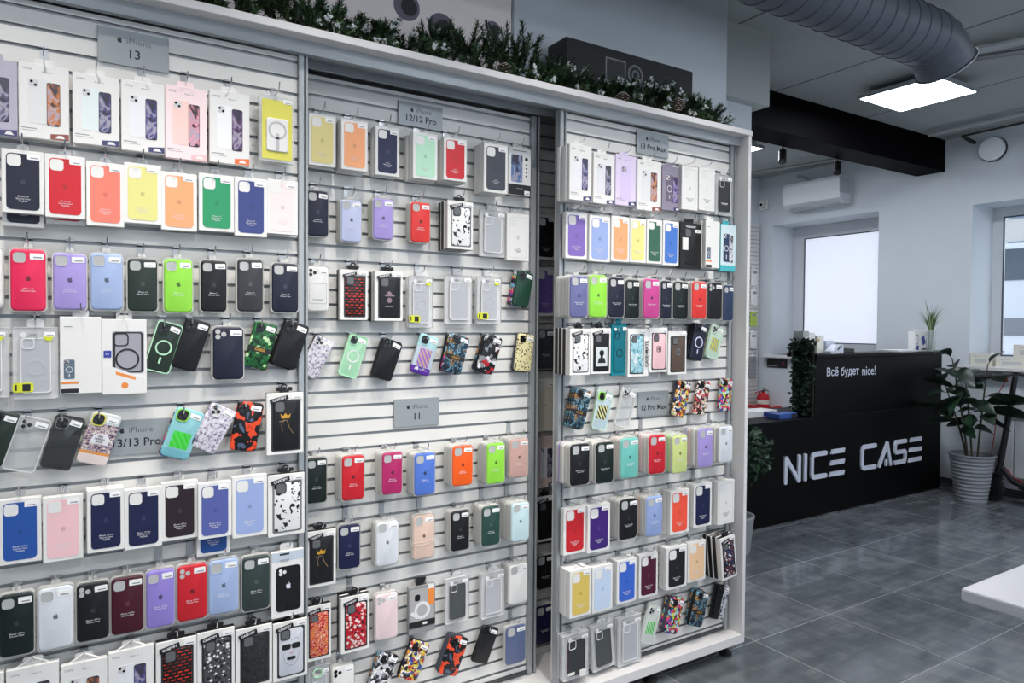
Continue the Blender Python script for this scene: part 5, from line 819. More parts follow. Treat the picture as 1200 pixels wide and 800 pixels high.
('box', 'purple', 1.6681, 2.393, 1.6417, 0.0955, 0.1994, 0.0, 'purple boxed phone case, dark gap between the panels', '', [], {'m': 'iPhone 13 Pro Max'}, 'gap'),
('bli', 'slate', 1.6763, 2.395, 1.4043, 0.096, 0.1756, 0.0, 'slate blue phone case in clear plastic shell, dark gap between the panels', '', [], {'m': 'iPhone 13 Pro Max'}, 'gap'),
('box', 'ivory', 1.6729, 2.393, 1.1677, 0.0961, 0.2192, 0.0, 'ivory boxed phone case, dark gap between the panels', '', [], {'m': 'iPhone 13 Pro Max'}, 'gap'),
('prt', 'rosebox', 1.6825, 2.397, 0.925, 0.0966, 0.2135, 0.0, 'pale pinkish printed phone case box, dark gap between the panels', '', [], {'ph': 'violet', 'm': 'iPhone 13 Pro Max'}, 'gap'),
('win', 'blackframe', 1.6801, 2.393, 0.6873, 0.1098, 0.1923, 0.0, 'black case in a pale-framed box low in the dark gap between panels', '', [], {'m': 'iPhone 13 Pro Max'}, 'gap'),
('bli', 'black', 1.6837, 2.395, 0.4593, 0.1014, 0.1459, 0.0, 'black phone case below the framed box in the dark gap between panels', '', [], {'m': 'iPhone 13 Pro Max'}, 'gap'),
('bli', 'navyb', 1.6815, 2.395, 0.2355, 0.1015, 0.172, 0.0, 'dark blue phone case in clear plastic shell, dark gap between the panels', '', [], {'m': 'iPhone 13 Pro Max'}, 'gap'),
]
# ------------------------------------------------------------------ hooks and products on the panels
def groove_above(panel, z):
    g = G0[panel]; return g + PITCH * math.ceil((z - g) / PITCH)
def make_hook(label, panel, x, z, yfront, group='metal slatwall hooks'):
    """bracket in the groove above, wire running forward to the front of the stack"""
    yp = PANEL_Y[panel]; zg = groove_above(panel, z - .004)
    t = thing('slatwall_hook', label, 'hook', (x, yp, z), group=group)
    b = MB(); b.box((-.0088, -.0035, -.010), (.0088, -.0008, zg - z + .007)); b.box((-.0088, -.0035, zg - z - .003), (.0088, .008, zg - z + .002)); b.box((-.0105, -.006, -.003), (.0105, -.0035, .006))
    b.build('bracket', M_bracket, t)
    L = yp - yfront + .024
    b = MB(); b.tube([(0, -.003, .002), (0, -L * .5, .0025), (0, -L + .010, .004), (0, -L, .010), (0, -L - .006, .026)], .0019, 6); b.build('wire_prong', M_chrome, t, True)
    return t
def place(it):
    kind, c, x, y, z, w, h, tilt, label, hl, rear, o, panel = it
    t = thing(NAME[kind], label, CAT[kind], (x, y, z), (0, tilt, 0), GRP[kind] if panel != 'gap' else 'cases in the dark gap')
    MAKE[kind](t, c, w, h, o)
    g = THK[kind] + .003
    for i, rl in enumerate(rear):
        jx, jz = random.uniform(-.0025, .0025), random.uniform(-.003, .002)
        loc = (x + jx, y + g * (i + 1), z + jz - (o.get('drop', 0) if i == 0 else 0))
        rc = o.get('bc') or (o.get('bcl') or [None] * 9)[i]
        if o.get('drop') and i == 0:
            r = thing(NAME[kind], rl, CAT[kind], loc, (0, tilt, 0), GRP[kind]); oo = dict(o); oo.pop('drop')
            MAKE[kind](r, rc or c, w, h, oo)
            continue
        b = MB()
        if kind in ('box', 'prt', 'win'):
            b.bbox((-w / 2, 0, -h / 2), (w / 2, THK[kind], h / 2), .0012)
            if kind == 'win': b.box((-w / 2 - .0004, .003, -h / 2), (w / 2 + .0004, .0215, h / 2), 1)
            ob = b.build(NAME[kind], [M_card if c != 'lilacgrey' else cm(c), M_black])
        elif kind == 'pou':
            b.bbox((-w / 2, 0, -h / 2), (w / 2, .011, h / 2), .003); ob = b.build(NAME[kind], M_pouch)
        elif kind == 'bli':
            b.loft([(rr(w, h, w * .17, 6), .004), (rr(w * .985, h * .99, w * .16, 6), .002), (rr(w * .985, h * .99, w * .16, 6), .019), (rr(w, h, w * .17, 6), .0195)], 0)
            case_body(b, w * .95, h * .96, -.0005, .017, m=1)
            ob = b.build(NAME[kind], [M_shell, cm(rc) if rc else M_hole], None, True)
        else:
            case_body(b, w, h, 0, .012, .0028, .15)
            ob = b.build(NAME[kind], cm(random.choice(['black', 'comicblue', 'tiger', 'slate'])) if c in PATS else cm('black' if c in ('black', 'navy') else 'slate'), None, True)
        ob.location = loc; ob.rotation_euler = (0, tilt + (random.uniform(-.05, .05) if kind == 'bare' else 0), 0)
        tag(ob, rl, CAT[kind], GRP[kind])
    if hl:
        if kind == 'bare':
            lx, lz = -w * .225, h * .355
            hx, hz = x + lx * cos(tilt) + lz * sin(tilt), z - lx * sin(tilt) + lz * cos(tilt)
        else:
            lz = h / 2 + .009; hx, hz = x + lz * sin(tilt), z + lz * cos(tilt)
        make_hook(hl, panel, hx, hz, y)
for it in ITEMS: place(it)

# ------------------------------------------------------------------ slatwall panels
def profile(z0, z1, g0):
    """(y, z, material) going up the panel face"""
    p = []; k = math.ceil((z0 + .006 - g0) / PITCH); z = z0; pts = [(0, z0)]
    ms = []
    while g0 + k * PITCH < z1 - .008:
        g = g0 + k * PITCH
        pts += [(0, g - .0046), (.003, g - .0046), (.003, g - .008), (.0085, g - .008), (.0085, g + .008), (.003, g + .008), (.003, g + .0046), (0, g + .0046)]
        ms += [0, 1, 1, 1, 1, 1, 1, 1]; k += 1
    pts.append((0, z1)); ms.append(0)
    return pts, ms
def slats(b, x0, x1, z0, z1, y, g0, mo=0):
    pts, ms = profile(z0, z1, g0)
    v = [(x0, y + p[0], p[1]) for p in pts] + [(x1, y + p[0], p[1]) for p in pts]; n = len(pts); o = len(b.v)
    b.v += v
    for i in range(n - 1):
        b.f.append((o + i, o + n + i, o + n + i + 1, o + i + 1)); b.mi.append(ms[i] + mo)
    b.box((x0, y + .0115, z0), (x1, y + .018, z1), mo)
def panel(label, x0, x1, z0, z1, y, g0, left=True, right=True, pw=.034):
    t = thing('slatwall_unit', label, 'display panel', (x0, y, z0), group='sliding slatwall panels')
    M = Matrix.Translation((-x0, -y, -z0))
    b = MB(); slats(b, x0 + .001, x1 - .001, z0 + .012, z1 - .004, y, g0)
    b.v = [tuple(M @ Vector(p)) for p in b.v]; b.build('slat_board', [M_slat, M_groove], t)
    for s, on in ((0, left), (1, right)):
        if not on: continue
        b = MB(); xa = x0 if s == 0 else x1 - pw
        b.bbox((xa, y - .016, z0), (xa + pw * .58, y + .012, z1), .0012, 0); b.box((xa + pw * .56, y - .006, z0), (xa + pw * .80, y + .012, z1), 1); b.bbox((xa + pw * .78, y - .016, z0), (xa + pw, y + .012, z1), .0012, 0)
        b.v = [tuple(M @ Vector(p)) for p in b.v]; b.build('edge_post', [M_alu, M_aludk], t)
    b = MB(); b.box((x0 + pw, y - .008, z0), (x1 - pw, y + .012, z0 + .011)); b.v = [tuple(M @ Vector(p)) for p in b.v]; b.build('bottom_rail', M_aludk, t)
    return t
panel('left sliding panel, white slats, in front of the middle one', -.50, .614, .105, 2.325, 2.18, .531, pw=.029)
panel('recessed middle sliding panel of white slats, shaded at its top', .46, 1.568, .105, 2.325, 2.31, .533, left=False, pw=.040)
panel('right sliding panel, white slats, beside the cabinet end', 1.572, 2.563, .105, 2.325, 2.18, .525, pw=.031)

# display cabinet: boards around the sliding panels
cab = thing('display_cabinet', 'long white display cabinet with pine garland on top and black feet', 'cabinet', (1.0, 2.3, 0))
def cpart(name, boxes, m):
    b = MB()
    for a, c in boxes: b.bbox((a[0] - 1, a[1] - 2.3, a[2]), (c[0] - 1, c[1] - 2.3, c[2]), .0015)
    return b.build(name, m, cab)
cpart('top_board', [((-.53, 2.095, 2.360), (2.590, 2.548, 2.384))], M_board)
cpart('base_board', [((-.53, 2.100, .060), (2.590, 2.548, .100))], M_board)
cpart('side_board', [((2.568, 2.098, .100), (2.588, 2.548, 2.360))], M_board)
cpart('side_board', [((-.53, 2.098, .100), (-.51, 2.548, 2.360))], M_board)
b = MB(); b.box((-.51 - 1, 2.145 - 2.3, 2.322), (2.568 - 1, 2.165 - 2.3, 2.360)); b.box((-1.51, 2.165 - 2.3, 2.350), (1.568, .24, 2.360))
b.box((-.51 - 1, 2.27 - 2.3, 2.328), (2.568 - 1, 2.285 - 2.3, 2.350)); b.build('sliding_track', M_alu, cab)
b = MB(); slats(b, -.51, 2.568, .100, 2.350, 2.43, .525); b.v = [(p[0] - 1, p[1] - 2.3, p[2]) for p in b.v]; b.build('back_board', [M_slat, M_groove], cab)
for fx in (-.4, .6, 1.45, 2.055, 2.52):
    for fy in (2.15, 2.48):
        b = MB(); M = Matrix.Translation((fx - 1, fy - 2.3, 0)); b.lathe([(.026, 0), (.030, .004), (.030, .014), (.020, .020), (.013, .026), (.013, .0605)], 20, 0, M); b.build('foot', M_black, cab, True)

# model signs
def model_sign(label, x0, x1, z0, z1, y, big, small=True):
    t = thing('model_sign', label, 'sign', ((x0 + x1) / 2, y, (z0 + z1) / 2), group='grey model signs')
    w, h = x1 - x0, z1 - z0
    b = MB(); b.bbox((-w / 2, 0, -h / 2), (w / 2, .004, h / 2), .0006); b.build('plate', M_sign, t)
    lm = mat('sign_grey_ink', '5f6366', .5)
    letters(t, 'iPhone', .022, lm, .012, h * .20, -.0002)
    link('emblem', emblem(M_ink, .013), t, (-.034, -.0001, h * .20))
    letters(t, big, .034 if len(big) < 9 else .031, M_ink, 0, -h * .16, -.0003, 'lettering', .012)
model_sign('grey sign reading 13 at the top of the left panel', .057, .228, 2.197, 2.292, 2.172, '13')
model_sign('grey sign reading 13/13 Pro, half hidden by tilted cases', .057, .229, 1.138, 1.234, 2.172, '13/13 Pro')
model_sign('grey sign reading 12/12 Pro in the shade, middle panel', .969, 1.142, 2.206, 2.289, 2.302, '12/12 Pro')
model_sign('grey sign reading 11 halfway down the middle panel', .957, 1.134, 1.136, 1.236, 2.302, '11')
model_sign('pale sign reading 13 Pro Max at the top of the right panel', 1.968, 2.146, 2.215, 2.311, 2.172, '13 Pro Max')
model_sign('grey sign reading 12 Pro Max halfway down the right panel', 1.989, 2.165, 1.123, 1.227, 2.172, '12 Pro Max')

# ------------------------------------------------------------------ pine garland, black box and poster above the cabinet
ZT = 2.384
def sprig(b, bt, p, d, L, nn, rnd):
    d = d.normalized(); a = d.cross(Vector((.3, .2, 1))).normalized(); c = d.cross(a)
    b.tube([p, p + d * L], [.0022, .0012], 4, 2)
    for i in range(nn):
        s = i / nn; q = p + d * L * (.08 + .92 * s); an = rnd.uniform(0, 2 * pi); sp = rnd.uniform(.5, .95)
        nd = (d * (1 - sp * .55) + (a * cos(an) + c * sin(an)) * sp).normalized(); nl = rnd.uniform(.020, .034) * (1 - .35 * s)
        sd = nd.cross(d)
        sd = (sd.normalized() if sd.length > 1e-4 else a) * .0021
        e = q + nd * nl
        b.add([q - sd, q + sd, e + sd * .5, e - sd * .5], [(0, 1, 2, 3)], rnd.choice((0, 0, 1)))
    if bt is not None:
        for i in range(9):
            an = rnd.uniform(0, 2 * pi); q = p + d * L * rnd.uniform(.8, 1.02) + (a * cos(an) + c * sin(an)) * rnd.uniform(0, .012)
            r = rnd.uniform(.003, .0075)
            bt.add([q + Vector(v) * r for v in ((1, 0, 0), (-1, 0, 0), (0, 1, 0), (0, -1, 0), (0, 0, 1), (0, 0, -1))], [(0, 2, 4), (2, 1, 4), (1, 3, 4), (3, 0, 4), (2, 0, 5), (1, 2, 5), (3, 1, 5), (0, 3, 5)])
rnd = random.Random(11)
gar = thing('pine_garland', 'green pine garland with white frosted tips lying along the cabinet top', 'garland', (1.35, 2.26, ZT))
b = MB(); bt = MB(); OFF = Vector((1.35, 2.26, ZT))
def hgt(x):   # how tall the greenery stands along the board
    pts = [(.2, .09), (.45, .15), (.75, .13), (.95, .10), (1.05, .16), (1.25, .18), (1.42, .23), (1.55, .16), (1.7, .10), (1.85, .12), (2.0, .15), (2.2, .16), (2.35, .13), (2.5, .10)]
    for (a, ha), (c, hc) in zip(pts, pts[1:]):
        if a <= x <= c: return ha + (hc - ha) * (x - a) / (c - a)
    return .08
x = .18
while x < 2.46:
    H = hgt(x); fr = (.25 if x < 1.6 else .85 if 2.0 < x < 2.28 else .4)
    for k in range(5):
        px = x + rnd.uniform(-.02, .02); py = rnd.uniform(2.17, 2.28); pz = ZT + rnd.uniform(.012, .03) + rnd.uniform(0, .35) * H
        dirv = Vector((rnd.uniform(-.7, .7), rnd.uniform(-.75, .25), rnd.uniform(.25, 1.0)))
        L = rnd.uniform(.5, .8) * H
        p = Vector((px, py, pz)); e = p + dirv.normalized() * L
        if e.z > ZT + H: L *= max(.35, (ZT + H - pz) / max(.01, e.z - pz))
        sprig(b, bt if rnd.random() < fr else None, p - OFF, dirv, L, 90, rnd)
    if rnd.random() < .55:   # low sprigs lying towards the front edge
        p = Vector((x, 2.18, ZT + .016)); sprig(b, bt if rnd.random() < .5 else None, p - OFF, Vector((rnd.uniform(-.6, .6), -.8, rnd.uniform(.02, .35))), rnd.uniform(.06, .10), 50, rnd)
    x += .032
b.tube([Vector((.15 + .0575 * i, 2.23 + .02 * sin(i * 1.3), ZT + .022 + .012 * sin(i * .9))) - OFF for i in range(41)], .006, 6, 2)
M_n1, M_n2, M_stem = mat('pine_needle', '1f3622', .55), mat('pine_needle_light', '456a38', .55), mat('pine_stem', '3a2f22', .8)
b.build('foliage', [M_n1, M_n2, M_stem], gar); bt.build('frosted_tips', mat('frost_white', 'e6e8ea', .6), gar)['kind'] = 'stuff'
for px, pz in ((1.88, .028), (2.19, .06), (1.32, .03)):
    q = MB()
    for k in range(9):
        for j in range(7):
            an = 2 * pi * j / 7 + k * .45; r = .020 * sin(pi * (k + 1.2) / 10.5) + .003; zz = .006 * k - .024
            M = Matrix.Translation((r * cos(an) * .7, r * sin(an) * .7, zz)) @ Matrix.Rotation(an, 4, 'Z') @ Matrix.Rotation(-.6, 4, 'Y')
            q.box((0, -.005, -.0012), (r * .55 + .002, .005, .0012), 0, M); q.box((r * .55 + .002, -.0045, -.0012), (r * .55 + .0035, .0045, .0014), 1, M)
    q.build('pine_cone', [mat('cone_brown', '4e3a2c', .7), mat('cone_tip', 'c9c0b6', .7)], gar, loc=(px - 1.35, 2.165 - 2.26, pz))

t = thing('black_product_box', 'long black carton lying behind the garland on the cabinet top', 'box', (1.74, 2.36, ZT))
b = MB(); b.bbox((0, 0, 0), (.745, .135, .322), .003); b.build('carton', mat('black_card', '1b1c1f', .5), t)
b = MB(); b.ring(rr(.115, .115, .004, 2, (.27, .225)), rr(.103, .103, .002, 2, (.27, .225)), -.0006, .0005); b.plate(rr(.104, .104, .002, 2, (.27, .225)), -.0003, .0005, 1); b.build('front_picture', [M_print, mat('dark_grey_print', '303236', .4)], t)
b = MB(); b.ring(circ(.045, 30, (.385, .235)), circ(.035, 30, (.385, .235)), -.0006, .0005); b.ring(circ(.022, 24, (.385, .235)), circ(.014, 24, (.385, .235)), -.0006, .0005); b.build('round_emblem', mat('grey_emblem', '74777c', .3), t)
b = MB()
for k in range(4): b.box((-.0006, .035 + .04 * (k % 2), .16 + .03 * k), (.0005, .055 + .04 * (k % 2), .174 + .03 * k))
b.build('side_marks', M_print, t)

t = thing('wall_poster', 'large pale poster with grey camera lenses on the wall above the garland', 'poster', (.4, 2.54, 2.40))
b = MB(); b.box((-1.3, -.006, 0), (1.178, .006, .78)); b.build('printed_sheet', mat('poster_paper', 'f6ece8', .45), t)
b = MB(); b.box((1.178, -.010, 0), (1.190, .008, .79)); b.box((-1.3, -.010, .78), (1.178, .008, .79)); b.build('frame', M_alu, t)
pl = mat('poster_lens', '6f6a78', .4); pd = mat('poster_lens_dark', '2e2d33', .4)
for cx, cz, r in ((.70, .335, .055), (.85, .285, .060), (1.09, .335, .035), (.62, .52, .10), (.95, .55, .10)):
    b = MB(); b.plate(circ(r, 28, (cx, cz)), -.0070, -.005); b.plate(circ(r * .62, 24, (cx + .01, cz)), -.0076, -.005, 1); b.build('lens_print', [pl, pd], t)

# ------------------------------------------------------------------ room shell
N = Nodes('floor_tiles', .3, .45)
br = N.n('TexBrick', {'Vector': N.mapping((1, 1, 1), (0, 0, 0), (-2.75 + .6 * 10, -1.585 + .582 * 10, 0)), 'Scale': 1, 'Color1': (0, 0, 0, 1), 'Color2': (1, 1, 1, 1), 'Mortar': (.5, .5, .5, 1), 'Mortar Size': .0022, 'Brick Width': .6, 'Row Height': .582, 'Bias': 0}, offset=.0, squash=1)
n1 = N.n('TexNoise', {'Vector': N.mapping((1.4, 5, 1)), 'Scale': 1.6, 'Detail': 7, 'Roughness': .65}).outputs['Fac']
n2 = N.n('TexNoise', {'Vector': N.mapping((6, 1.6, 1)), 'Scale': 2.2, 'Detail': 6, 'Roughness': .6}).outputs['Fac']
tl = N.n('SeparateColor', {'Color': br.outputs['Color']}).outputs[0]
f = N.math('ADD', N.math('MULTIPLY', n1, .6), N.math('ADD', N.math('MULTIPLY', n2, .3), N.math('MULTIPLY', tl, .1)))
c = N.ramp(f, [(.30, '484d52'), (.48, '60656a'), (.60, '7a7e81')])
N.base(N.mix(br.outputs['Fac'], c, 'a4a7a8'))
N.t.links.new(N.ramp(f, [(.3, '4c4c4c'), (.7, '707070')]), N.b.inputs['Roughness'])
b = MB(); b.box((-2.6, -3.2, -.1), (7.5, 5.8, 0)); struct(b.build('floor', MATS['floor_tiles']))
N = Nodes('ceiling_slabs', .85, .2)
no = N.n('TexNoise', {'Vector': N.co, 'Scale': 3, 'Detail': 5}).outputs['Fac']
xx = N.n('SeparateXYZ', {'Vector': N.co}).outputs[0]
seam = N.math('LESS_THAN', N.math('ABSOLUTE', N.math('SUBTRACT', N.math('MODULO', N.math('ADD', xx, 12 - 4.57 + .6), 1.2), .6)), .010)
N.base(N.mix(seam, N.mix(no, 'b2b6b4', 'a2a6a5'), '6c706f'))
b = MB(); b.box((-2.6, -3.2, 3.31), (7.5, 5.8, 3.42)); struct(b.build('ceiling', MATS['ceiling_slabs']))

def wall_with_holes(name, axis, at, th, lo, hi, holes, m, zlo=0, zhi=3.31):
    """wall plane at X=at (axis 'x') or Y=at; openings as (a0, a1, z0, z1)"""
    b = MB(); us = sorted({lo, hi, *[h[0] for h in holes], *[h[1] for h in holes]}); zs = sorted({zlo, zhi, *[h[2] for h in holes], *[h[3] for h in holes]})
    for i in range(len(us) - 1):
        for k in range(len(zs) - 1):
            u = (us[i] + us[i + 1]) / 2; z = (zs[k] + zs[k + 1]) / 2
            if any(h[0] < u < h[1] and h[2] < z < h[3] for h in holes): continue
            if axis == 'x': b.box((at, us[i], zs[k]), (at + th, us[i + 1], zs[k + 1]))
            else: b.box((us[i], at, zs[k]), (us[i + 1], at + th, zs[k + 1]))
    return struct(b.build(name, m))
W1 = (4.13, 5.43, 1.18, 2.72); W2 = (1.35, 3.236, 1.16, 2.656)
wall_with_holes('wall_far', 'x', 7.1, .47, -3.2, 5.8, [W1, W2], M_wall)
wall_with_holes('wall_left', 'y', 5.62, .1, 2.9, 7.1, [], M_wall)
wall_with_holes('wall_partition', 'y', 2.55, .12, -2.6, 2.936, [], M_wall)
wall_with_holes('wall_return', 'x', 2.836, .1, 2.67, 5.62, [], M_wall)
wall_with_holes('wall_near', 'x', -2.6, .1, -3.2, 2.55, [], M_wall)
W3 = (-.5, 5.6, .5, 2.7)
wall_with_holes('wall_right', 'y', -3.2, .1, -2.5, 7.1, [W3], M_wall)
b = MB(); b.box((3.20, 2.90, 0), (3.57, 3.25, 3.31)); struct(b.build('wall_column', M_wall))
b = MB(); b.box((2.94, 2.84, 2.87), (3.66, 3.44, 3.31)); struct(b.build('wall_bulkhead', M_ceil))
b = MB(); b.bbox((3.66, 3.487, 3.01), (7.1, 3.755, 3.31), .002); struct(b.build('ceiling_beam', mat('beam_black', '030304', .6, spec=.03)))
b = MB(); b.box((7.085, 2.0, 0), (7.1, 4.1, .07)); struct(b.build('baseboard_far', mat('dark_skirting', '3c3f43', .5)))

M_frame = mat('window_upvc', 'd2d4d8', .4)
def window(name, y0, y1, z0, z1, x, glassm, gname='glass_pane', fw=.09):
    b = MB()
    for a, c in (((y0, z0), (y1, z0 + fw)), ((y0, z1 - fw), (y1, z1)), ((y0, z0 + fw), (y0 + fw, z1 - fw)), ((y1 - fw, z0 + fw), (y1, z1 - fw))):
        b.box((x, a[0], a[1]), (x + .06, c[0], c[1]))
    o = struct(b.build(name, M_frame))
    b = MB()
    for a, c in (((y0 + fw, z0 + fw), (y1 - fw, z0 + fw + .012)), ((y0 + fw, z1 - fw - .012), (y1 - fw, z1 - fw)), ((y0 + fw, z0 + fw + .012), (y0 + fw + .012, z1 - fw - .012)), ((y1 - fw - .012, z0 + fw + .012), (y1 - fw, z1 - fw - .012))):
        b.box((x + .012, a[0], a[1]), (x + .02, c[0], c[1]))
    b.build('window_gasket', mat('gasket_grey', '50545a', .5), o)
    b = MB(); b.box((x + .022, y0 + fw, z0 + fw), (x + .030, y1 - fw, z1 - fw)); b.build(gname, glassm, o)
    return o
M_glass = clearmat('window_glass', 'dfe8ec', .08, .03)
M_frost = mat('frosted_film', 'e2e7f4', .5, emit=.62)  # film is no lamp; its emission stands in for daylight through the pane
window('window_1', 4.13, 5.43, 1.18, 2.72, 7.50, M_frost, 'frosted_pane', .138)
window('window_2', 1.35, 3.236, 1.16, 2.656, 7.50, M_glass, 'glass_pane', .085)
b = MB(); b.box((7.02, 4.05, 1.145), (7.50, 5.50, 1.18)); struct(b.build('trim_1', M_board))
b = MB(); b.bbox((6.97, 1.25, 1.125), (7.50, 3.30, 1.16), .004); struct(b.build('trim_2', M_board))
b = MB()
for y0 in (-.5, 1.53, 3.57):
    pass
M3 = Matrix()
for k in range(4): b.box((-.5 + k * 2.013, -3.17, .5), (-.5 + k * 2.013 + .06, -3.11, 2.7))
b.box((-.5, -3.17, .5), (5.6, -3.11, .56)); b.box((-.5, -3.17, 2.64), (5.6, -3.11, 2.7)); w3 = struct(b.build('window_3', M_frame))
b = MB(); b.box((-.44, -3.15, .56), (5.54, -3.142, 2.64)); b.build('glass_pane', M_glass, w3)
# ------------------------------------------------------------------ reception counter
ctr = thing('reception_counter', 'black reception counter with raised section and pale lettering', 'counter', (4.0, 3.37, 0))
b = MB(); b.bbox((0, 0, .012), (.955, .55, .79), .002); b.build('low_section', M_counter, ctr)
b = MB(); b.bbox((.950, 0, .012), (2.88, .20, .790), .002); b.build('front_panel', M_counter, ctr)
b = MB(); b.bbox((.950, .001, .792), (2.88, .20, 1.262), .002); b.build('upper_panel', M_counter, ctr)
b = MB(); b.bbox((.945, -.018, 1.262), (2.90, .26, 1.290), .003); b.build('top_board', M_counter, ctr)
b = MB(); b.bbox((.950, .20, 0), (2.88, .75, .76), .002); b.build('inner_desk', M_counter, ctr)
b = MB(); b.box((0, .015, 0), (2.88, .5, .012)); b.build('plinth', M_counter, ctr)
def stroke(b, pts, th, y0=-.014, y1=0, closed=False):
    n = len(pts)
    for i in range(n - 1):
        (x0, z0), (x1, z1) = pts[i], pts[i + 1]; L = math.hypot(x1 - x0, z1 - z0); a = math.atan2(z1 - z0, x1 - x0); c = ((x0 + x1) / 2, (z0 + z1) / 2)
        b.plate(rotp(rr(L + th * (.0 if 0 < i < n - 2 else 0) + th, th, th * .38, 4, c), a, c), y0 - .00005 * i, y1)
Z0, Z1, T = .302, .518, .035
def LX(px): return px - 4.0
def logo_letter(ch, x0, x1):
    b = MB(); a, c = LX(x0) + T / 2, LX(x1) - T / 2; lo, hi = Z0 + T / 2, Z1 - T / 2; mid = (lo + hi) / 2
    if ch == 'N': stroke(b, [(a, lo), (a, hi), (a + .008, hi), (c - .008, lo), (c, lo), (c, hi)], T)
    if ch == 'I': stroke(b, [((a + c) / 2, lo), ((a + c) / 2, hi)], T)
    if ch == 'C': stroke(b, [(c, hi), (a + .03, hi), (a + .009, hi - .009), (a, hi - .03), (a, lo + .03), (a + .009, lo + .009), (a + .03, lo), (c, lo)], T)
    if ch == 'S': stroke(b, [(c, hi), (a + .015, hi), (a, hi - .02), (a, mid + .012), (a + .015, mid), (c - .015, mid), (c, mid - .012), (c, lo + .02), (c - .015, lo), (a, lo)], T)
    if ch == 'A':
        m = (a + c) / 2 + .03
        stroke(b, [(a, lo), (m, hi), (c, lo)], T); stroke(b, [(m - .012, lo), (m - .012, lo + .03)], T * .8)
    if ch == 'E':
        for k, zz in enumerate((lo, mid, hi)):
            sl = .018; s0 = (zz - lo) * .12
            b.plate([(a - .02 + s0, zz - T / 2), (c + .01, zz - T / 2), (c + .02, zz + T / 2), (a - .02 + s0 + sl, zz + T / 2)], -.014, 0)
    return b.build('logo_letter', M_letter, ctr)
for ch, x0, x1 in (('N', 4.571, 4.770), ('I', 4.806, 4.852), ('C', 4.897, 5.108), ('E', 5.142, 5.345), ('C', 5.581, 5.805), ('A', 5.838, 6.045), ('S', 6.082, 6.280), ('E', 6.318, 6.532)):
    logo_letter(ch, x0, x1)
letters(ctr, 'Всё будет', .092, M_letter, LX(5.093), 1.142, -.001, 'slogan_lettering', .012, 0, 'LEFT')
letters(ctr, 'nice!', .110, M_letter, LX(5.582), 1.140, -.001, 'slogan_lettering', .008, 0, 'LEFT')

def leafball(b, c, rad, n, rnd, size=.03, box=False):
    for i in range(n):
        while True:
            v = Vector((rnd.uniform(-1, 1), rnd.uniform(-1, 1), rnd.uniform(-1, 1)))
            if box or v.length < 1: break
        p = Vector(c) + Vector((v.x * rad[0], v.y * rad[1], v.z * rad[2]))
        M = Matrix.Translation(p) @ Euler((rnd.uniform(-1.2, 1.2), rnd.uniform(-1.2, 1.2), rnd.uniform(0, 6.3))).to_matrix().to_4x4()
        s = size * rnd.uniform(.7, 1.3)
        b.add([(0, 0, 0), (s * .35, s * .5, s * .12), (0, s * 1.1, 0), (-s * .35, s * .5, s * .12)], [(0, 1, 2), (0, 2, 3)], rnd.choice((0, 0, 1)), M)
M_l1, M_l2 = mat('leaf_dark', '1d3322', .4), mat('leaf_mid', '35573a', .4)
rnd = random.Random(5)
ivy = thing('artificial_ivy', 'dark artificial ivy covering the raised counter end', 'greenery', (4.92, 3.47, .80))
b = MB(); leafball(b, (0.005, .0, .30), (.028, .085, .30), 900, rnd, .034, True); leafball(b, (.015, .01, .545), (.05, .10, .06), 300, rnd, .04); b.build('foliage', [mat('ivy_dark', '14241a', .5), mat('ivy_mid', '24402a', .5)], ivy)
b = MB(); b.bbox((.010, -.095, -.008), (.028, .095, .56), .003); b.build('backing_mat', mat('ivy_backing', '10160f', .9), ivy)

# ------------------------------------------------------------------ small things on the counter
def carton(name, label, x0, y0, z0, w, d, h, m, front=None, cat='box', rz=0, group=None):
    t = thing(name, label, cat, (x0, y0, z0), (0, 0, rz), group)
    b = MB(); b.bbox((0, 0, 0), (w, d, h), .002); b.build('carton', m, t)
    if front:
        b = MB()
        for (a, zz, ww, hh) in front[1]: b.plate(rr(ww, hh, .003, 2, (a, zz)), -.0006, .0003)
        b.build('front_print', front[0], t)
    return t
M_cream = mat('cream_card', 'dedccf', .5); M_bluep = mat('blue_print', '2a3590', .45)
carton('packing_box', 'grey box standing behind the ivy on the counter', 4.99, 3.51, 1.290, .075, .09, .185, mat('grey_card', 'a8aca8', .6), (M_card, [(.035, .13, .04, .008)]))
carton('packing_box', 'white tall box beside the grey one on the counter', 5.075, 3.515, 1.290, .075, .08, .172, M_card, (M_print, [(.04, .12, .04, .006)]))
carton('packing_box', 'cream box with a gold corner on the counter', 5.165, 3.50, 1.290, .085, .08, .150, M_cream, (mat('gold_print', 'b89a4a', .5), [(.014, .11, .02, .02)]))
carton('packing_box', 'pale blue-grey box tilted among the counter boxes', 5.27, 3.49, 1.290, .14, .09, .105, mat('pale_blue_card', 'c3cad6', .5), (M_print, [(.07, .02, .10, .006)]), rz=.12)
t = thing('price_gun', 'white device with a dark slanted window in front of the boxes', 'device', (5.20, 3.40, 1.290), (0, 0, .1))
b = MB(); b.loft([([(0, 0), (.20, 0), (.20, .075), (.13, .075), (.03, .022), (0, .02)], 0), ([(0, 0), (.20, 0), (.20, .075), (.13, .075), (.03, .022), (0, .02)], .07)]); b.build('body', mat('device_white', 'd3d6e2', .4), t)
b = MB(); b.plate(rotp(rr(.075, .014, .004, 2, (.135, .048)), .5, (.135, .048)), -.001, .0005); b.plate(rr(.012, .012, .004, 2, (.06, .006)), -.001, .0005); b.plate(rr(.012, .012, .004, 2, (.15, .006)), -.001, .0005); b.build('dark_window', M_black, t)
t = thing('stapler', 'black flat stapler lying right of the counter boxes', 'stapler', (5.47, 3.46, 1.290), (0, 0, .05))
b = MB(); b.bbox((0, 0, 0), (.17, .045, .012), .003); b.build('base', M_black, t)
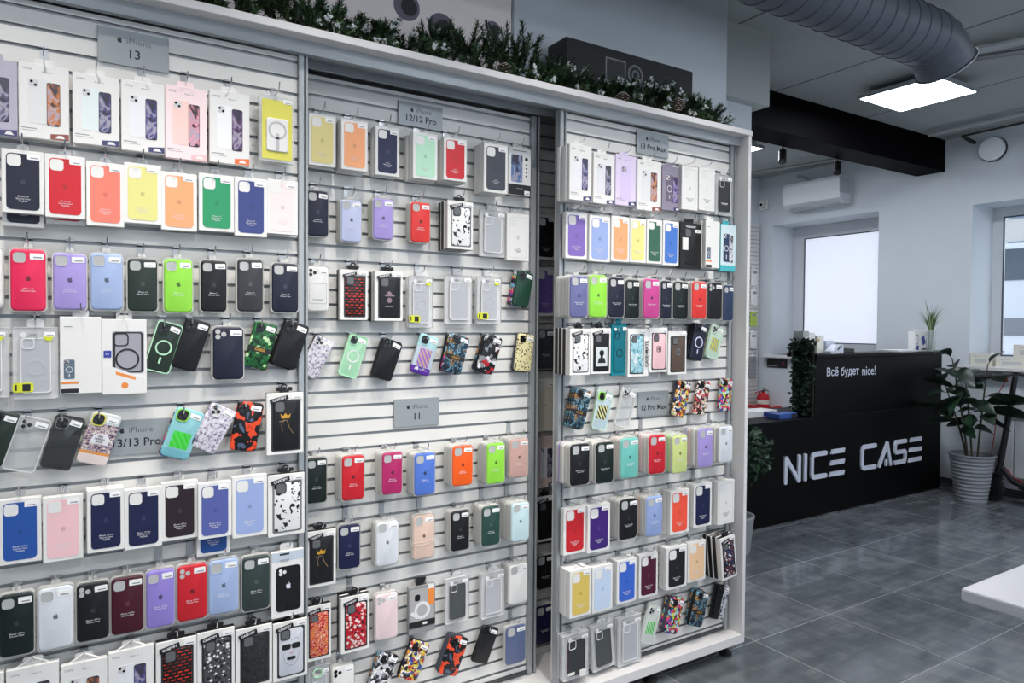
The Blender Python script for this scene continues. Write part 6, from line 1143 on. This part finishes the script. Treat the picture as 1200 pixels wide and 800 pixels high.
b = MB(); b.loft([([(0, .013), (.165, .013), (.17, .03), (.15, .036), (0, .042)], .004), ([(0, .013), (.165, .013), (.17, .03), (.15, .036), (0, .042)], .041)]); b.build('arm', M_black, t)
b = MB(); [b.box((0, 0, .0035 * k), (.30, .2, .0035 * k + .003), 0, Matrix.Rotation(rnd.uniform(-.03, .03), 4, 'Z')) for k in range(5)]
o = b.build('paper_stack', mat('white_paper', 'e6e8ea', .7)); o.location = (6.20, 3.395, 1.290); tag(o, 'flat stack of white sheets beside the picture box on the counter', 'paper')
t = carton('gadget_box', 'white box printed with blue gadgets at the right counter end', 6.55, 3.452, 1.290, .235, .06, .185, M_card)
b = MB(); b.plate(rotp(rr(.055, .08, .008, 3, (.155, .10)), .5, (.155, .10)), -.0006, .0003); b.plate([(.01, .012), (.075, .012), (.075, .055), (.045, .055)], -.0006, .0003); b.build('blue_gadget_print', M_bluep, t)
b = MB(); b.ring(rr(.04, .095, .02, 5, (.045, .11)), rr(.028, .083, .014, 5, (.045, .11)), -.0006, .0003); b.plate(rr(.10, .014, .002, 2, (.17, .02)), -.0006, .0003); b.build('strap_print', M_ink, t)
t = carton('info_card', 'white printed card standing behind the glass vase', 6.70, 3.535, 1.290, .19, .01, .205, M_card, (M_print, [(.10, .17, .12, .004), (.10, .155, .11, .004), (.10, .14, .12, .004), (.10, .125, .10, .004)]), 'card')
b = MB(); b.ring([(.07, .085), (.17, .085), (.145, .01), (.095, .01)][::-1], [(.08, .078), (.16, .078), (.139, .017), (.101, .017)][::-1], -.0006, .0003); b.build('bowl_print', M_ink, t)
t = thing('grass_vase', 'glass vase of pale green grass at the right counter end', 'plant', (6.72, 3.395, 1.290))
b = MB(); b.lathe([(.0, .0), (.036, 0), (.038, .004), (.042, .20), (.039, .20), (.035, .008), (0, .008)], 24, cap=False); b.build('glass', clearmat('vase_glass', 'cfd8d4', .28, .05), t, True)
b = MB()
for k in range(14):
    an = rnd.uniform(0, 6.28); b.tube([(.02 * cos(an) * rnd.random(), .02 * sin(an) * rnd.random(), .01), (.02 * cos(an), .02 * sin(an), .2)], .003, 5)
b.build('stems', mat('vase_stems', '4a5a44', .6), t)
b = MB()
for k in range(110):
    an = rnd.uniform(0, 6.28); tl = rnd.uniform(.1, 1) ** .8; L = rnd.uniform(.12, .33); pts = []
    for j in range(5):
        s = j / 4; r = .016 + tl * L * (.25 * s + .55 * s * s); z = .19 + L * s * (1.05 - .45 * tl * s)
        pts.append(Vector((r * cos(an), r * sin(an), z)))
    wv = Vector((-sin(an), cos(an), 0)) * .0035; m = rnd.choice((0, 0, 1))
    v = []
    for j, p in enumerate(pts): v += [p - wv * (1 - j / 4.4), p + wv * (1 - j / 4.4)]
    b.add(v, [(2 * j, 2 * j + 1, 2 * j + 3, 2 * j + 2) for j in range(4)], m)
b.build('grass_blades', [mat('grass_green', '4f6b3a', .5), mat('grass_pale', 'b9c59a', .5)], t)
carton('leaflet_box', 'white low box with a blue end on the low counter', 4.36, 3.60, .79, .44, .16, .048, M_card, (M_bluep, [(.33, .022, .12, .034)]))
carton('leaflet_box', 'blue and dark box on the low counter beside the ivy', 4.60, 3.43, .79, .22, .12, .040, mat('blue_card', '2c4f94', .5), (M_black, [(.18, .02, .07, .034)]))

# ------------------------------------------------------------------ far wall fittings
t = thing('air_conditioner', 'white split air conditioner above the frosted window', 'air conditioner', (7.1, 4.44, 2.845))
pr = [(0, .0), (-.13, .0), (-.20, .05), (-.215, .12), (-.21, .25), (-.19, .285), (0, .285)]
b = MB(); v = [(p[0], 0, p[1]) for p in pr] + [(p[0], .70, p[1]) for p in pr]; n = len(pr)
b.add(v, [(i, i + n, (i + 1) % n + n, (i + 1) % n) for i in range(n)] + [tuple(range(n)), tuple(range(2 * n - 1, n - 1, -1))]); b.build('body', mat('appliance_white', 'dfe2e6', .35), t)
b = MB(); b.box((-.19, .04, -.004), (-.10, .66, .004)); b.build('air_flap', mat('flap_grey', 'b5b9bd', .4), t)
b = MB(); b.box((-.217, -.002, .10), (-.02, 0, .27)); b.build('end_cap', mat('cap_grey', 'bfc3c8', .4), t)
t = thing('security_camera', 'small white camera on the far wall left of the air conditioner', 'camera', (7.1, 5.55, 2.98))
b = MB(); b.bbox((-.03, -.06, -.06), (0, .06, .06), .004); b.build('mount', M_card, t)
b = MB(); b.tube([(-.02, 0, 0), (-.07, 0, 0)], .04, 16); b.build('housing', M_card, t); b = MB(); b.tube([(-.069, 0, 0), (-.075, 0, 0)], .018, 12); b.build('lens', M_lens, t)
t = thing('wall_speaker', 'round white disc on the far wall near the ceiling', 'speaker', (7.1, 3.07, 3.135))
M = Matrix.Rotation(-pi / 2, 4, 'Y')
b = MB(); b.lathe([(0, 0), (.098, 0), (.105, .012), (.105, .05), (.10, .062), (.0, .066)], 36, 0, M, cap=False); b.build('cover', mat('speaker_white', 'f2f4f8', .5), t, True)
b = MB(); b.lathe([(.108, -.0), (.112, .0), (.112, .022), (.108, .022)], 36, 0, M, cap=False); b.build('dark_rim', M_black, t)
t = thing('wall_notice', 'small black notice under the frosted window ledge', 'sign', (7.098, 5.20, 1.02))
b = MB(); b.box((-.006, 0, 0), (0, .28, .105)); b.build('plate', M_black, t)
b = MB(); b.box((-.008, .04, .04), (-.006, .07, .08)); b.build('red_mark', mat('dull_red', '7c2026', .5), t); b = MB(); b.box((-.008, .13, .018), (-.006, .27, .03)); b.build('grey_text_line', M_print, t)
t = thing('fire_shelf', 'red wall shelf under the fire extinguisher', 'shelf', (7.1, 5.27, .535))
b = MB(); b.bbox((-.22, 0, 0), (0, .33, .012), .002); b.box((-.22, 0, .012), (-.208, .33, .035)); b.box((-.22, 0, .012), (0, .01, .035)); b.build('tray', mat('fire_red', 'c8202a', .4), t)
t = thing('fire_extinguisher', 'red fire extinguisher on the red shelf behind the counter', 'fire extinguisher', (6.98, 5.44, .547))
b = MB(); b.lathe([(0, 0), (.068, 0), (.072, .006), (.072, .12), (.062, .15), (.03, .168), (.022, .172), (.022, .185), (0, .185)], 28, cap=False); b.build('cylinder', mat('fire_red', 'c8202a', .4), t, True)
b = MB(); b.lathe([(.0725, .04), (.0735, .04), (.0735, .09), (.0725, .09)], 28, cap=False); b.build('label_band', mat('band_white', 'dcd8d0', .5), t)
b = MB(); b.box((-.02, -.012, .185), (.02, .012, .205)); b.box((-.10, -.008, .205), (.03, .008, .212), 0, Matrix.Rotation(.35, 4, 'Y')); b.tube([(.02, .02, .195), (.03, .07, .18), (.02, .085, .10), (.0, .08, .03)], .008, 6); b.build('valve', mat('dark_metal', '5a5458', .3, .7), t)
b = MB(); b.box((-.11, -.008, .196), (-.01, .008, .203), 0, Matrix.Rotation(-.2, 4, 'Y')); b.build('lever', mat('fire_red', 'c8202a', .4), t)
t = thing('low_cabinet', 'grey low cabinet below the fire shelf', 'cabinet', (6.55, 4.75, 0))
b = MB(); b.bbox((0, 0, 0), (.52, .82, .46), .003); b.build('body', mat('grey_laminate', '8e969e', .5), t); b = MB(); b.bbox((-.01, -.01, .46), (.525, .83, .485), .003); b.build('top', mat('grey_laminate', '8e969e', .5), t)
b = MB(); b.box((-.012, .02, .02), (-.001, .405, .44)); b.build('door', M_board, t); b = MB(); b.box((-.012, .415, .02), (-.001, .80, .44)); b.build('door', M_board, t)
t = thing('power_socket', 'white wall socket strip beside the ivy', 'socket', (7.1, 4.98, .66))
b = MB(); b.bbox((-.012, 0, 0), (0, .08, .24), .003); b.build('plate', M_card, t)
for k in range(3):
    b = MB(); b.tube([(-.012, .04, .04 + .08 * k), (-.014, .04, .04 + .08 * k)], .026, 14); b.build('socket_face', M_print, t)
# second display wall behind the counter
t = thing('slatwall_unit', 'distant slatwall on the left wall behind the counter', 'display panel', (5.6, 5.60, 0), group='slatwall behind the counter')
b = MB(); slats(b, 0, 1.45, .3, 2.75, -.02, .0); b.build('slat_board', [M_slat, M_groove], t)
for z, c, nm, hh in ((2.10, M_card, 'white package at the top of the distant slatwall', .20), (1.86, M_card, 'white package second from the top on the distant slatwall', .19), (1.60, mat('lime_card', 'a9c44a', .5), 'lime and white package on the distant slatwall', .17), (1.34, M_card, 'white package below the lime one on the distant slatwall', .19), (1.02, mat('grey_card2', '9a9a9c', .5), 'grey package near the foot of the distant slatwall', .26)):
    q = thing('hanging_package', nm, 'package', (6.93, 5.545, z), group='packages on the distant slatwall')
    b = MB(); b.bbox((-.05, 0, -hh / 2), (.05, .02, hh / 2), .002); b.build('carton', c, q); b = MB(); b.plate(rr(.07, .03, .002, 2, (0, hh * .3)), -.001, .0005); b.build('front_print', M_print, q)
    b = MB(); b.box((-.012, .008, hh / 2), (.012, .034, hh / 2 + .03)); b.build('hang_tab', M_card, q)
# things by the bright window
def sill_box(label, y, z, w, h, m):
    t = thing('sill_box', label, 'box', (7.06, y, z)); b = MB(); b.box((0, 0, 0), (.10, w, h)); b.build('carton', m, t); b = MB(); b.box((-.001, w * .2, h * .25), (.001, w * .8, h * .6)); b.box((-.001, w * .55, h * .75), (.001, w * .85, h * .82)); b.build('front_print', mat('faint_print', 'c2c4c2', .6), t)
sill_box('cream box at the left end of the window sill', 3.03, 1.16, .18, .115, M_cream)
sill_box('low cream box second along the window sill', 2.74, 1.16, .26, .085, M_cream)
sill_box('pale box stacked on the low cream box on the sill', 2.62, 1.245, .24, .12, mat('pale_card', 'e2ddd2', .5))
t = thing('radiator', 'white panel radiator under the window behind the scooter', 'radiator', (6.96, 1.6, .20))
b = MB()
for k in range(13): b.bbox((0, .1 * k + .003, 0), (.06, .1 * k + .097, .66), .004)
b.build('panels', mat('radiator_white', 'c9ccce', .4), t)
b = MB(); b.box((-.002, .02, .50), (0, 1.28, .56)); b.build('grille', mat('grille_grey', '7c8084', .5), t); b = MB(); b.box((.06, .2, .1), (.1, .24, .2)); b.box((.06, 1.0, .1), (.1, 1.04, .2)); b.build('bracket', M_steel, t)

# ------------------------------------------------------------------ potted plants
def planter(label, x, y, r0, r1, h, ribs, m):
    t = thing('plant_pot', label, 'plant pot', (x, y, 0))
    return t
def leaf(b, p, d, L, W, m, rnd, droop=.3, roll=0):
    d = d.normalized(); s = d.cross(Vector((0, 0, 1)))
    s = s.normalized() if s.length > .05 else Vector((1, 0, 0)); u = s.cross(d); s, u = s * cos(roll) + u * sin(roll), u * cos(roll) - s * sin(roll)
    v = []; N_ = 7
    for i in range(N_ + 1):
        k = i / N_; c = p + d * L * k - Vector((0, 0, 1)) * droop * L * k * k; w = W * (sin(pi * min(1, k * .96 + .02)) ** .75) * .5
        v += [c - s * w + u * w * .30, c, c + s * w + u * w * .30]
    f = []
    for i in range(N_):
        a = 3 * i; f += [(a, a + 1, a + 4, a + 3), (a + 1, a + 2, a + 5, a + 4)]
    b.add(v, f, m)
rp = thing('potted_rubber_plant', 'tall rubber plant in a ribbed grey pot right of the counter', 'plant', (6.62, 2.98, 0))
prof = [(.0, .0), (.118, 0)]
for k in range(48):
    z = .008 + k * .39 / 48; prof.append((.118 + .052 * z / .4 + .0035 * sin(k * pi / 2) , z))
prof += [(.178, .40), (.180, .415), (.166, .415), (.160, .36), (0, .36)]
b = MB(); b.lathe(prof, 44, cap=False); b.build('ribbed_pot', mat('pot_grey', '8a8d92', .55), rp, True)
b = MB(); b.lathe([(0, .372), (.1, .375), (.158, .365)], 24, cap=False); b.build('soil', mat('soil', '241d18', .9), rp)
rnd = random.Random(3)
st = MB(); lf = MB()
for (dx, dy, tx, ty, H, nl) in ((-.03, .02, -.06, .15, 1.24, 11), (.02, .05, -.08, .20, 1.02, 10), (.03, -.03, .02, -.10, 1.20, 10), (-.02, -.01, -.05, .04, 1.04, 10)):
    path = [Vector((dx + (tx - dx) * s ** 1.2, dy + (ty - dy) * s ** 1.2, .36 + (H - .36) * s)) for s in [i / 8 for i in range(9)]]
    st.tube(path, [.010 - .0007 * i for i in range(9)], 7)
    an = rnd.uniform(0, 6.28)
    for i in range(nl):
        s = .40 + .60 * i / (nl - 1); q = path[0].lerp(path[8], s); q = Vector((dx + (tx - dx) * s ** 1.2, dy + (ty - dy) * s ** 1.2, .36 + (H - .36) * s)); an += 2.4
        d = Vector((cos(an), sin(an), rnd.uniform(-.25, .55) + (.8 if i == nl - 1 else 0))); L = rnd.uniform(.14, .22)
        st.tube([q, q + d.normalized() * .035], .003, 5)
        leaf(lf, q + d.normalized() * .03, d, L, L * .60, rnd.choice((0, 0, 1)), rnd, rnd.uniform(.1, .6), rnd.uniform(.2, .9) * (1 if sin(an + 1.0) > 0 else -1))
# the big leaves reaching right past the scooter
for (p, d, L) in (((.02, -.09, .86), (.0, -1, .26), .36), ((.02, -.10, .80), (.1, -1, -.02), .36), ((.0, -.05, .74), (-.25, -.8, -.15), .30), ((-.05, .10, .70), (-.3, .9, -.1), .28), ((-.06, .12, .98), (-.3, .7, .3), .26), ((-.10, .19, .80), (-.4, .8, .2), .28), ((-.05, .05, .86), (-.9, .2, .2), .26)):
    leaf(lf, Vector(p), Vector(d), L, L * .44, 0, rnd, .12, .75 if d[1] < 0 else -.6)
M_rub, M_rub2 = mat('rubber_leaf', '1a2c20', .36), mat('rubber_leaf_mid', '2c4834', .36)
st.build('stems', mat('rubber_stem', '3b3a2c', .7), rp, True); lf.build('foliage', [M_rub, M_rub2], rp, True)
bp = thing('potted_shrub', 'small leafy shrub in a pale pot beside the cabinet end', 'plant', (3.74, 3.12, 0))
b = MB(); b.lathe([(0, 0), (.09, 0), (.095, .01), (.118, .23), (.122, .235), (.122, .25), (.112, .25), (.105, .21), (0, .21)], 32, cap=False); b.build('pot', mat('pot_pale', '9fa3a6', .5), bp, True)
b = MB(); b.tube([(0, 0, .2), (.01, .005, .4), (0, 0, .62)], .012, 7); b.tube([(.008, 0, .38), (.06, -.03, .55), (.1, -.04, .66)], .007, 6); b.tube([(.008, 0, .42), (-.05, .03, .6)], .007, 6); b.build('stem', mat('rubber_stem', '3b3a2c', .7), bp, True)
b = MB(); leafball(b, (.0, 0, .66), (.23, .22, .21), 1300, rnd, .045); b.build('foliage', [M_l1, M_l2], bp)

# ------------------------------------------------------------------ kick scooter
sc = thing('kick_scooter', 'dark folding kick scooter with red cable by the radiator', 'scooter', (6.80, 2.335, 0))
M_sc = mat('scooter_grey', '131416', .45); M_rubr = mat('tyre_rubber', '101012', .7); M_redp = mat('scooter_red', '9c2428', .5)
def wheel(y):
    M = Matrix.Translation((0, y, .108)) @ Matrix.Rotation(pi / 2, 4, 'Y')
    b = MB(); b.lathe([(.072, -.022), (.098, -.022), (.108, -.010), (.108, .010), (.098, .022), (.072, .022), (.072, -.022)], 32, 0, M, cap=False); o = b.build('wheel', M_rubr, sc, True)
    b = MB(); b.lathe([(.0, -.018), (.070, -.018), (.073, -.012), (.073, .012), (.070, .018), (0, .018)], 24, 0, M, cap=False); b.build('wheel_hub', M_sc, o)
wheel(.565); wheel(-.42)
b = MB(); b.loft([(rr(.145, .045, .012, 3, (0, .155)), -.30), (rr(.15, .05, .014, 3, (0, .155)), .25), (rr(.10, .05, .014, 3, (0, .17)), .34)]); b.build('deck', M_sc, sc)
b = MB(); b.box((-.065, -.26, .180), (.065, .24, .184)); b.build('grip_mat', M_rubr, sc)
b = MB(); b.tube([(0, .30, .165), (0, .40, .20), (0, .485, .30)], [.026, .026, .024], 10); b.build('neck', M_sc, sc, True)
b = MB(); b.tube([(0, .31, .197), (0, .40, .232), (0, .455, .30)], .006, 6); b.build('red_strip', M_redp, sc)
b = MB(); b.tube([(0, .525, .22), (0, .50, .32), (0, .40, 1.10)], [.024, .026, .021], 12); b.build('steering_column', M_sc, sc, True)
b = MB(); b.box((-.036, .50, .10), (-.026, .575, .24)); b.box((.026, .50, .10), (.036, .575, .24)); b.box((-.036, .49, .22), (.036, .55, .25)); b.build('fork', M_sc, sc)
pa = [(.03 * cos(RAD(a)), 0, 0) for a in (0,)]
b = MB(); v = []
for k in range(9):
    a = RAD(25 + 110 * k / 8); v += [(-.032, .565 + .122 * cos(a), .108 + .122 * sin(a)), (.032, .565 + .122 * cos(a), .108 + .122 * sin(a))]
b.add(v, [(2 * k, 2 * k + 1, 2 * k + 3, 2 * k + 2) for k in range(8)]); b.build('mudguard', M_sc, sc)
b = MB(); v = []
for k in range(9):
    a = RAD(55 + 110 * k / 8); v += [(-.032, -.42 + .122 * cos(a), .108 + .122 * sin(a)), (.032, -.42 + .122 * cos(a), .108 + .122 * sin(a))]
b.add(v, [(2 * k, 2 * k + 1, 2 * k + 3, 2 * k + 2) for k in range(8)]); b.build('mudguard', M_sc, sc)
b = MB(); b.tube([(-.22, .62, 1.085), (-.06, .42, 1.112), (0, .395, 1.118), (.06, .37, 1.112), (.20, .22, 1.10)], .013, 8); b.build('handlebar', M_sc, sc, True)
for s, p, q in ((0, (-.22, .62, 1.085), (-.14, .52, 1.10)), (1, (.20, .22, 1.10), (.13, .295, 1.108))):
    b = MB(); b.tube([p, q], .019, 10); b.build('grip', M_rubr, sc, True)
b = MB(); b.bbox((-.03, .37, 1.122), (.03, .42, 1.138), .004); b.build('display', mat('display_gloss', '2a2d33', .12), sc)
b = MB(); b.tube([(-.05, .43, 1.10), (-.06, .50, .95), (-.04, .53, .6), (-.03, .56, .40), (-.02, .555, .30)], .004, 5); b.tube([(-.03, .56, .40), (-.03, .59, .33), (-.02, .56, .24)], .006, 6); b.build('brake_cable', M_redp, sc)

# ------------------------------------------------------------------ white table at the lower right
t = thing('display_table', 'white table corner in the lower right foreground', 'table', (2.17, .998, 0))
b = MB(); b.bbox((0, -.9, .712), (1.5, 0, .750), .004); b.build('table_top', mat('table_white', 'c4c5ca', .4), t)
for lx, ly in ((.62, -.75), (1.38, -.75), (.62 + .76, -.3), (.75, -.42)):
    b = MB(); b.box((lx, ly, 0), (lx + .04, ly + .04, .712)); b.build('leg', M_board, t)

# ------------------------------------------------------------------ ceiling: duct, lamps, conduits
t = thing('ventilation_duct', 'dark spiral ventilation duct ending in a downward elbow', 'duct', (3.0, 1.985, 3.03))
pts = [Vector((-3.5, 0, 0)), Vector((.86, 0, 0))]; R0 = .142
b = MB(); n = 40
prof = []
x = -3.5
while x < .80: prof += [(x, R0), (x + .088, R0), (x + .091, R0 + .005), (x + .097, R0 + .005)]; x += .10
M = Matrix.Rotation(pi / 2, 4, 'Y')
b.lathe([(r, z) for z, r in prof], n, 0, M, cap=False); b.build('straight_duct', mat('duct_grey', '5b606a', .5, .2), t, True)
b = MB(); path = []; rs = []
xe = prof[-1][0] - .004
for k in range(7):
    a = RAD(44 * k / 6); path.append((xe + .24 * sin(a), -.01 * k / 6, -.24 * (1 - cos(a)))); rs.append(R0 + (.006 if k % 2 else .0))
e = Vector(path[-1]); dd = Vector((cos(RAD(44)), -.02, -sin(RAD(44)))).normalized(); path.append(tuple(e + dd * .05)); rs.append(R0 + .002); path.append(tuple(e + dd * .056)); rs.append(R0 + .012)
b.tube(path, rs, n, 0, None, caps=False); b.build('elbow', mat('duct_grey', '5b606a', .5, .2), t, True)
b = MB(); e2 = e + dd * .056; b.tube([e2, e2 + dd * .004], R0 + .013, n, caps=False); b.tube([e2 + dd * .001, e2 - dd * .02], R0 - .002, n, caps=False); b.build('end_rim', mat('rim_pale', 'c6c9cb', .4, .3), t)
b = MB()
for hx in (-1.6, .2): b.box((hx, -.012, R0), (hx + .02, .012, .28))
b.build('hanger', M_steel, t)

def led(label, x, y, z=3.225, s=.575):
    t = thing('ceiling_lamp', label, 'ceiling lamp', (x, y, z), group='square ceiling lamps')
    b = MB(); h = s / 2
    for a, c in (((-h, -h), (h, -h + .012)), ((-h, h - .012), (h, h)), ((-h, -h + .012), (-h + .012, h - .012)), ((h - .012, -h + .012), (h, h - .012))): b.box((a[0], a[1], 0), (c[0], c[1], .03))
    b.box((-h + .012, -h + .012, .02), (h - .012, h - .012, .03)); b.build('frame', M_alu, t)
    b = MB(); b.box((-h + .012, -h + .012, .001), (h - .012, h - .012, .008)); b.build('diffuser', M_led, t)
    b = MB()
    for sx in (-1, 1):
        for sy in (-1, 1): b.tube([(sx * h * .8, sy * h * .8, .03), (sx * h * .8, sy * h * .8, 3.31 - z)], .003, 6)
    b.build('suspension_wire', M_steel, t)
led('bright square ceiling lamp beside the duct end', 5.30, 2.81)
led('square ceiling lamp beyond the black beam, mostly hidden', 5.36, 4.72)
for i, (x, y) in enumerate(((5.30, .4), (2.4, -.8), (-.6, -.8), (2.4, -2.6), (5.3, -2.0))):  # unseen lamps, added and shifted for the shop's general light
    led(['unseen square ceiling lamp over the window side', 'unseen square ceiling lamp over the middle of the shop', 'unseen square ceiling lamp at the near end of the shop', 'unseen square ceiling lamp by the shop front', 'unseen square ceiling lamp at the far shop front'][i], x, y)
t = thing('smoke_detector', 'small dark detector on the ceiling beside the bright lamp', 'detector', (5.45, 2.68 + .45, 3.31 - .05))
b = MB(); b.lathe([(0, 0), (.03, 0), (.05, .02), (.055, .05), (0, .05)], 24, cap=False); b.build('cover', mat('detector_dark', '2b2c2f', .5), t, True)
for lb, x, y, z in (('small black spotlight nearest the cabinet below the black beam', 5.08, 3.80, 2.99), ('small black spotlight further along the black beam', 5.85, 3.80, 2.99)):
    t = thing('spotlight', lb, 'spotlight', (x, y, z), group='black spotlights by the beam')
    d = Vector((-.05, -.035, -.10)); b = MB(); b.tube([(0, 0, .0), d], .032, 16); b.build('barrel', M_black, t)
    b = MB(); b.tube([d, d * 1.03], .026, 16); b.build('lens', M_chrome, t); b = MB(); b.tube([(0, 0, 0), (.01, 0, .32)], .008, 8); b.build('stem', M_black, t)
def pipe(label, pts, r, m, name='conduit'):
    b = MB(); b.tube(pts, r, 8); o = b.build(name, m, None, True); tag(o, label, 'pipe'); return o
M_pg = mat('conduit_grey', 'b2b6b8', .5)
pipe('pale grey conduit along the ceiling edge by the far wall', [(6.62, 3.40, 3.27), (6.60, 2.9, 3.27), (6.58, 1.2, 3.27)], .022, M_pg)
pipe('black cable running beside the pale conduit', [(6.86, 3.22, 3.255), (6.86, 2.7, 3.262), (6.86, 1.2, 3.262)], .010, M_black, 'cable')
pipe('black cable end dropping to the far wall', [(6.86, 3.22, 3.255), (6.92, 3.22, 3.24), (7.05, 3.21, 3.22)], .017, M_black, 'cable_end')
for k, (dx, zz) in enumerate(((0, 3.26), (.09, 3.275), (.20, 3.265))):
    pipe(['pale pipe from the duct end, nearest', 'grey pipe from the duct end, middle one', 'grey pipe from the duct end, farthest'][k], [(4.75 + dx, 2.35, zz), (4.85 + dx, 2.1, zz - .01), (5.0 + dx * 1.6, 1.7, zz), (5.05 + dx * 2, .8, zz)], .020 if k else .026, M_pg if k == 0 else M_steel)
pipe('dark conduit under the ceiling beyond the black beam', [(6.30, 5.3, 3.20), (6.7, 4.4, 3.25), (6.9, 3.9, 3.25)], .016, M_steel)
pipe('pale curved conduit above the air conditioner', [(6.95, 5.0, 3.22), (7.06, 4.95, 3.20), (7.08, 4.93, 3.14)], .018, M_pg)

# ------------------------------------------------------------------ street outside the bright window
snow = mat('snow', 'aeb3ba', .8)
b = MB(); b.box((7.6, -14, .95), (70, 40, 1.12)); struct(b.build('ground_outside', snow))
bd = thing('apartment_building', 'pale building across the street seen through the window', 'building', (52, 21.0, 1.12))
b = MB(); b.box((0, -12, 0), (8, 12, 22)); b.build('facade', mat('facade_pale', 'b9b7b4', .8), bd)
for k in range(6):
    for j in range(9):
        b = MB(); b.box((-.05, -11.2 + j * 2.6, 1.4 + k * 3.1), (.02, -9.9 + j * 2.6, 3.0 + k * 3.1)); b.build('window_pane', mat('far_window', '66788c', .3), bd)
car = thing('parked_car', 'white parked car outside the bright window', 'car', (10.9, 4.15, 1.12), (0, 0, .12))
sd = [(-2.0, .35), (-2.0, .85), (-1.25, 1.0), (-.75, 1.45), (.75, 1.48), (1.45, .98), (2.0, .85), (2.05, .35)]
b = MB(); v = [(-.85, p[0], p[1]) for p in sd] + [(.85, p[0], p[1]) for p in sd]; n = len(sd)
b.add(v, [(i, i + n, (i + 1) % n + n, (i + 1) % n) for i in range(n)] + [tuple(range(n)), tuple(range(2 * n - 1, n - 1, -1))]); b.build('body', mat('car_white', 'dfe2e6', .3), car)
b = MB(); b.add([(-.86, -1.1, 1.0), (-.86, -.68, 1.38), (-.86, .68, 1.41), (-.86, 1.3, 1.0)], [(0, 1, 2, 3)]); b.build('side_window', mat('car_glass', '3a4654', .1), car)
for y in (-1.3, 1.3):
    b = MB(); b.tube([(-.88, y, .32), (-.70, y, .32)], .32, 24); b.build('wheel', M_rubr, car)
b = MB(); b.box((-.862, -1.98, .30), (-.84, 2.0, .52)); b.build('sill_panel', mat('barrier_grey', '7d8288', .7), car)
b = MB(); b.box((-.868, -1.95, .62), (-.85, -1.7, .74)); b.build('tail_lamp', M_redp, car)
# ------------------------------------------------------------------ light
def spot(x, y, z, tx, ty, tz, e, size=75, blend=.4, r=.035, col=(1, .95, .89)):
    l = bpy.data.lights.new('track_and_fill_spot', 'SPOT'); l.energy = e; l.spot_size = RAD(size); l.spot_blend = blend; l.shadow_soft_size = r; l.color = col
    o = bpy.data.objects.new('track_and_fill_spot', l); COL.objects.link(o); o.location = (x, y, z)
    o.rotation_euler = (Vector((tx, ty, tz)) - Vector((x, y, z))).to_track_quat('-Z', 'Y').to_euler()
    return o
for k in range(4):
    spot(-.15 + .80 * k, 1.40, 3.2, -.15 + .80 * k, 1.95, 0, SP, 79, 1, .022)
for k in range(3):
    spot(.2 + .95 * k, .50, 3.2, .2 + .95 * k, 2.18, .50, SP * .75, 56, .8, .022)  # extra fill spots, added to brighten the lower half of the panels
w = bpy.data.worlds.new('World'); scene.world = w; w.use_nodes = True
bg = w.node_tree.nodes['Background']; bg.inputs[0].default_value = (.78, .88, 1, 1); bg.inputs[1].default_value = WORLD

# ------------------------------------------------------------------ camera and view
cam = bpy.data.cameras.new('camera'); co = bpy.data.objects.new('camera', cam); COL.objects.link(co)
yaw, pit, rol, fpx = 1.00933833, -.0226895863, .00718888763, 815.798
fw = Vector((cos(yaw) * cos(pit), sin(yaw) * cos(pit), sin(pit))); r0 = Vector((sin(yaw), -cos(yaw), 0)); u0 = r0.cross(fw)
rv = r0 * cos(rol) + u0 * sin(rol); uv = u0 * cos(rol) - r0 * sin(rol)
mt = Matrix((rv, uv, -fw)).transposed().to_4x4(); mt.translation = (0, 0, 1.5); co.matrix_world = mt
cam.sensor_width = 36; cam.lens = fpx / 1200 * 36; cam.clip_start = .02; cam.clip_end = 200
scene.camera = co
vs = scene.view_settings; vs.view_transform = 'Standard'; vs.look = 'None'; vs.gamma = 1; vs.use_curve_mapping = False; vs.exposure = 0.0
scene.cycles.use_denoising = True
scene.cycles.max_bounces = 8; scene.cycles.diffuse_bounces = 4; scene.cycles.transparent_max_bounces = 16
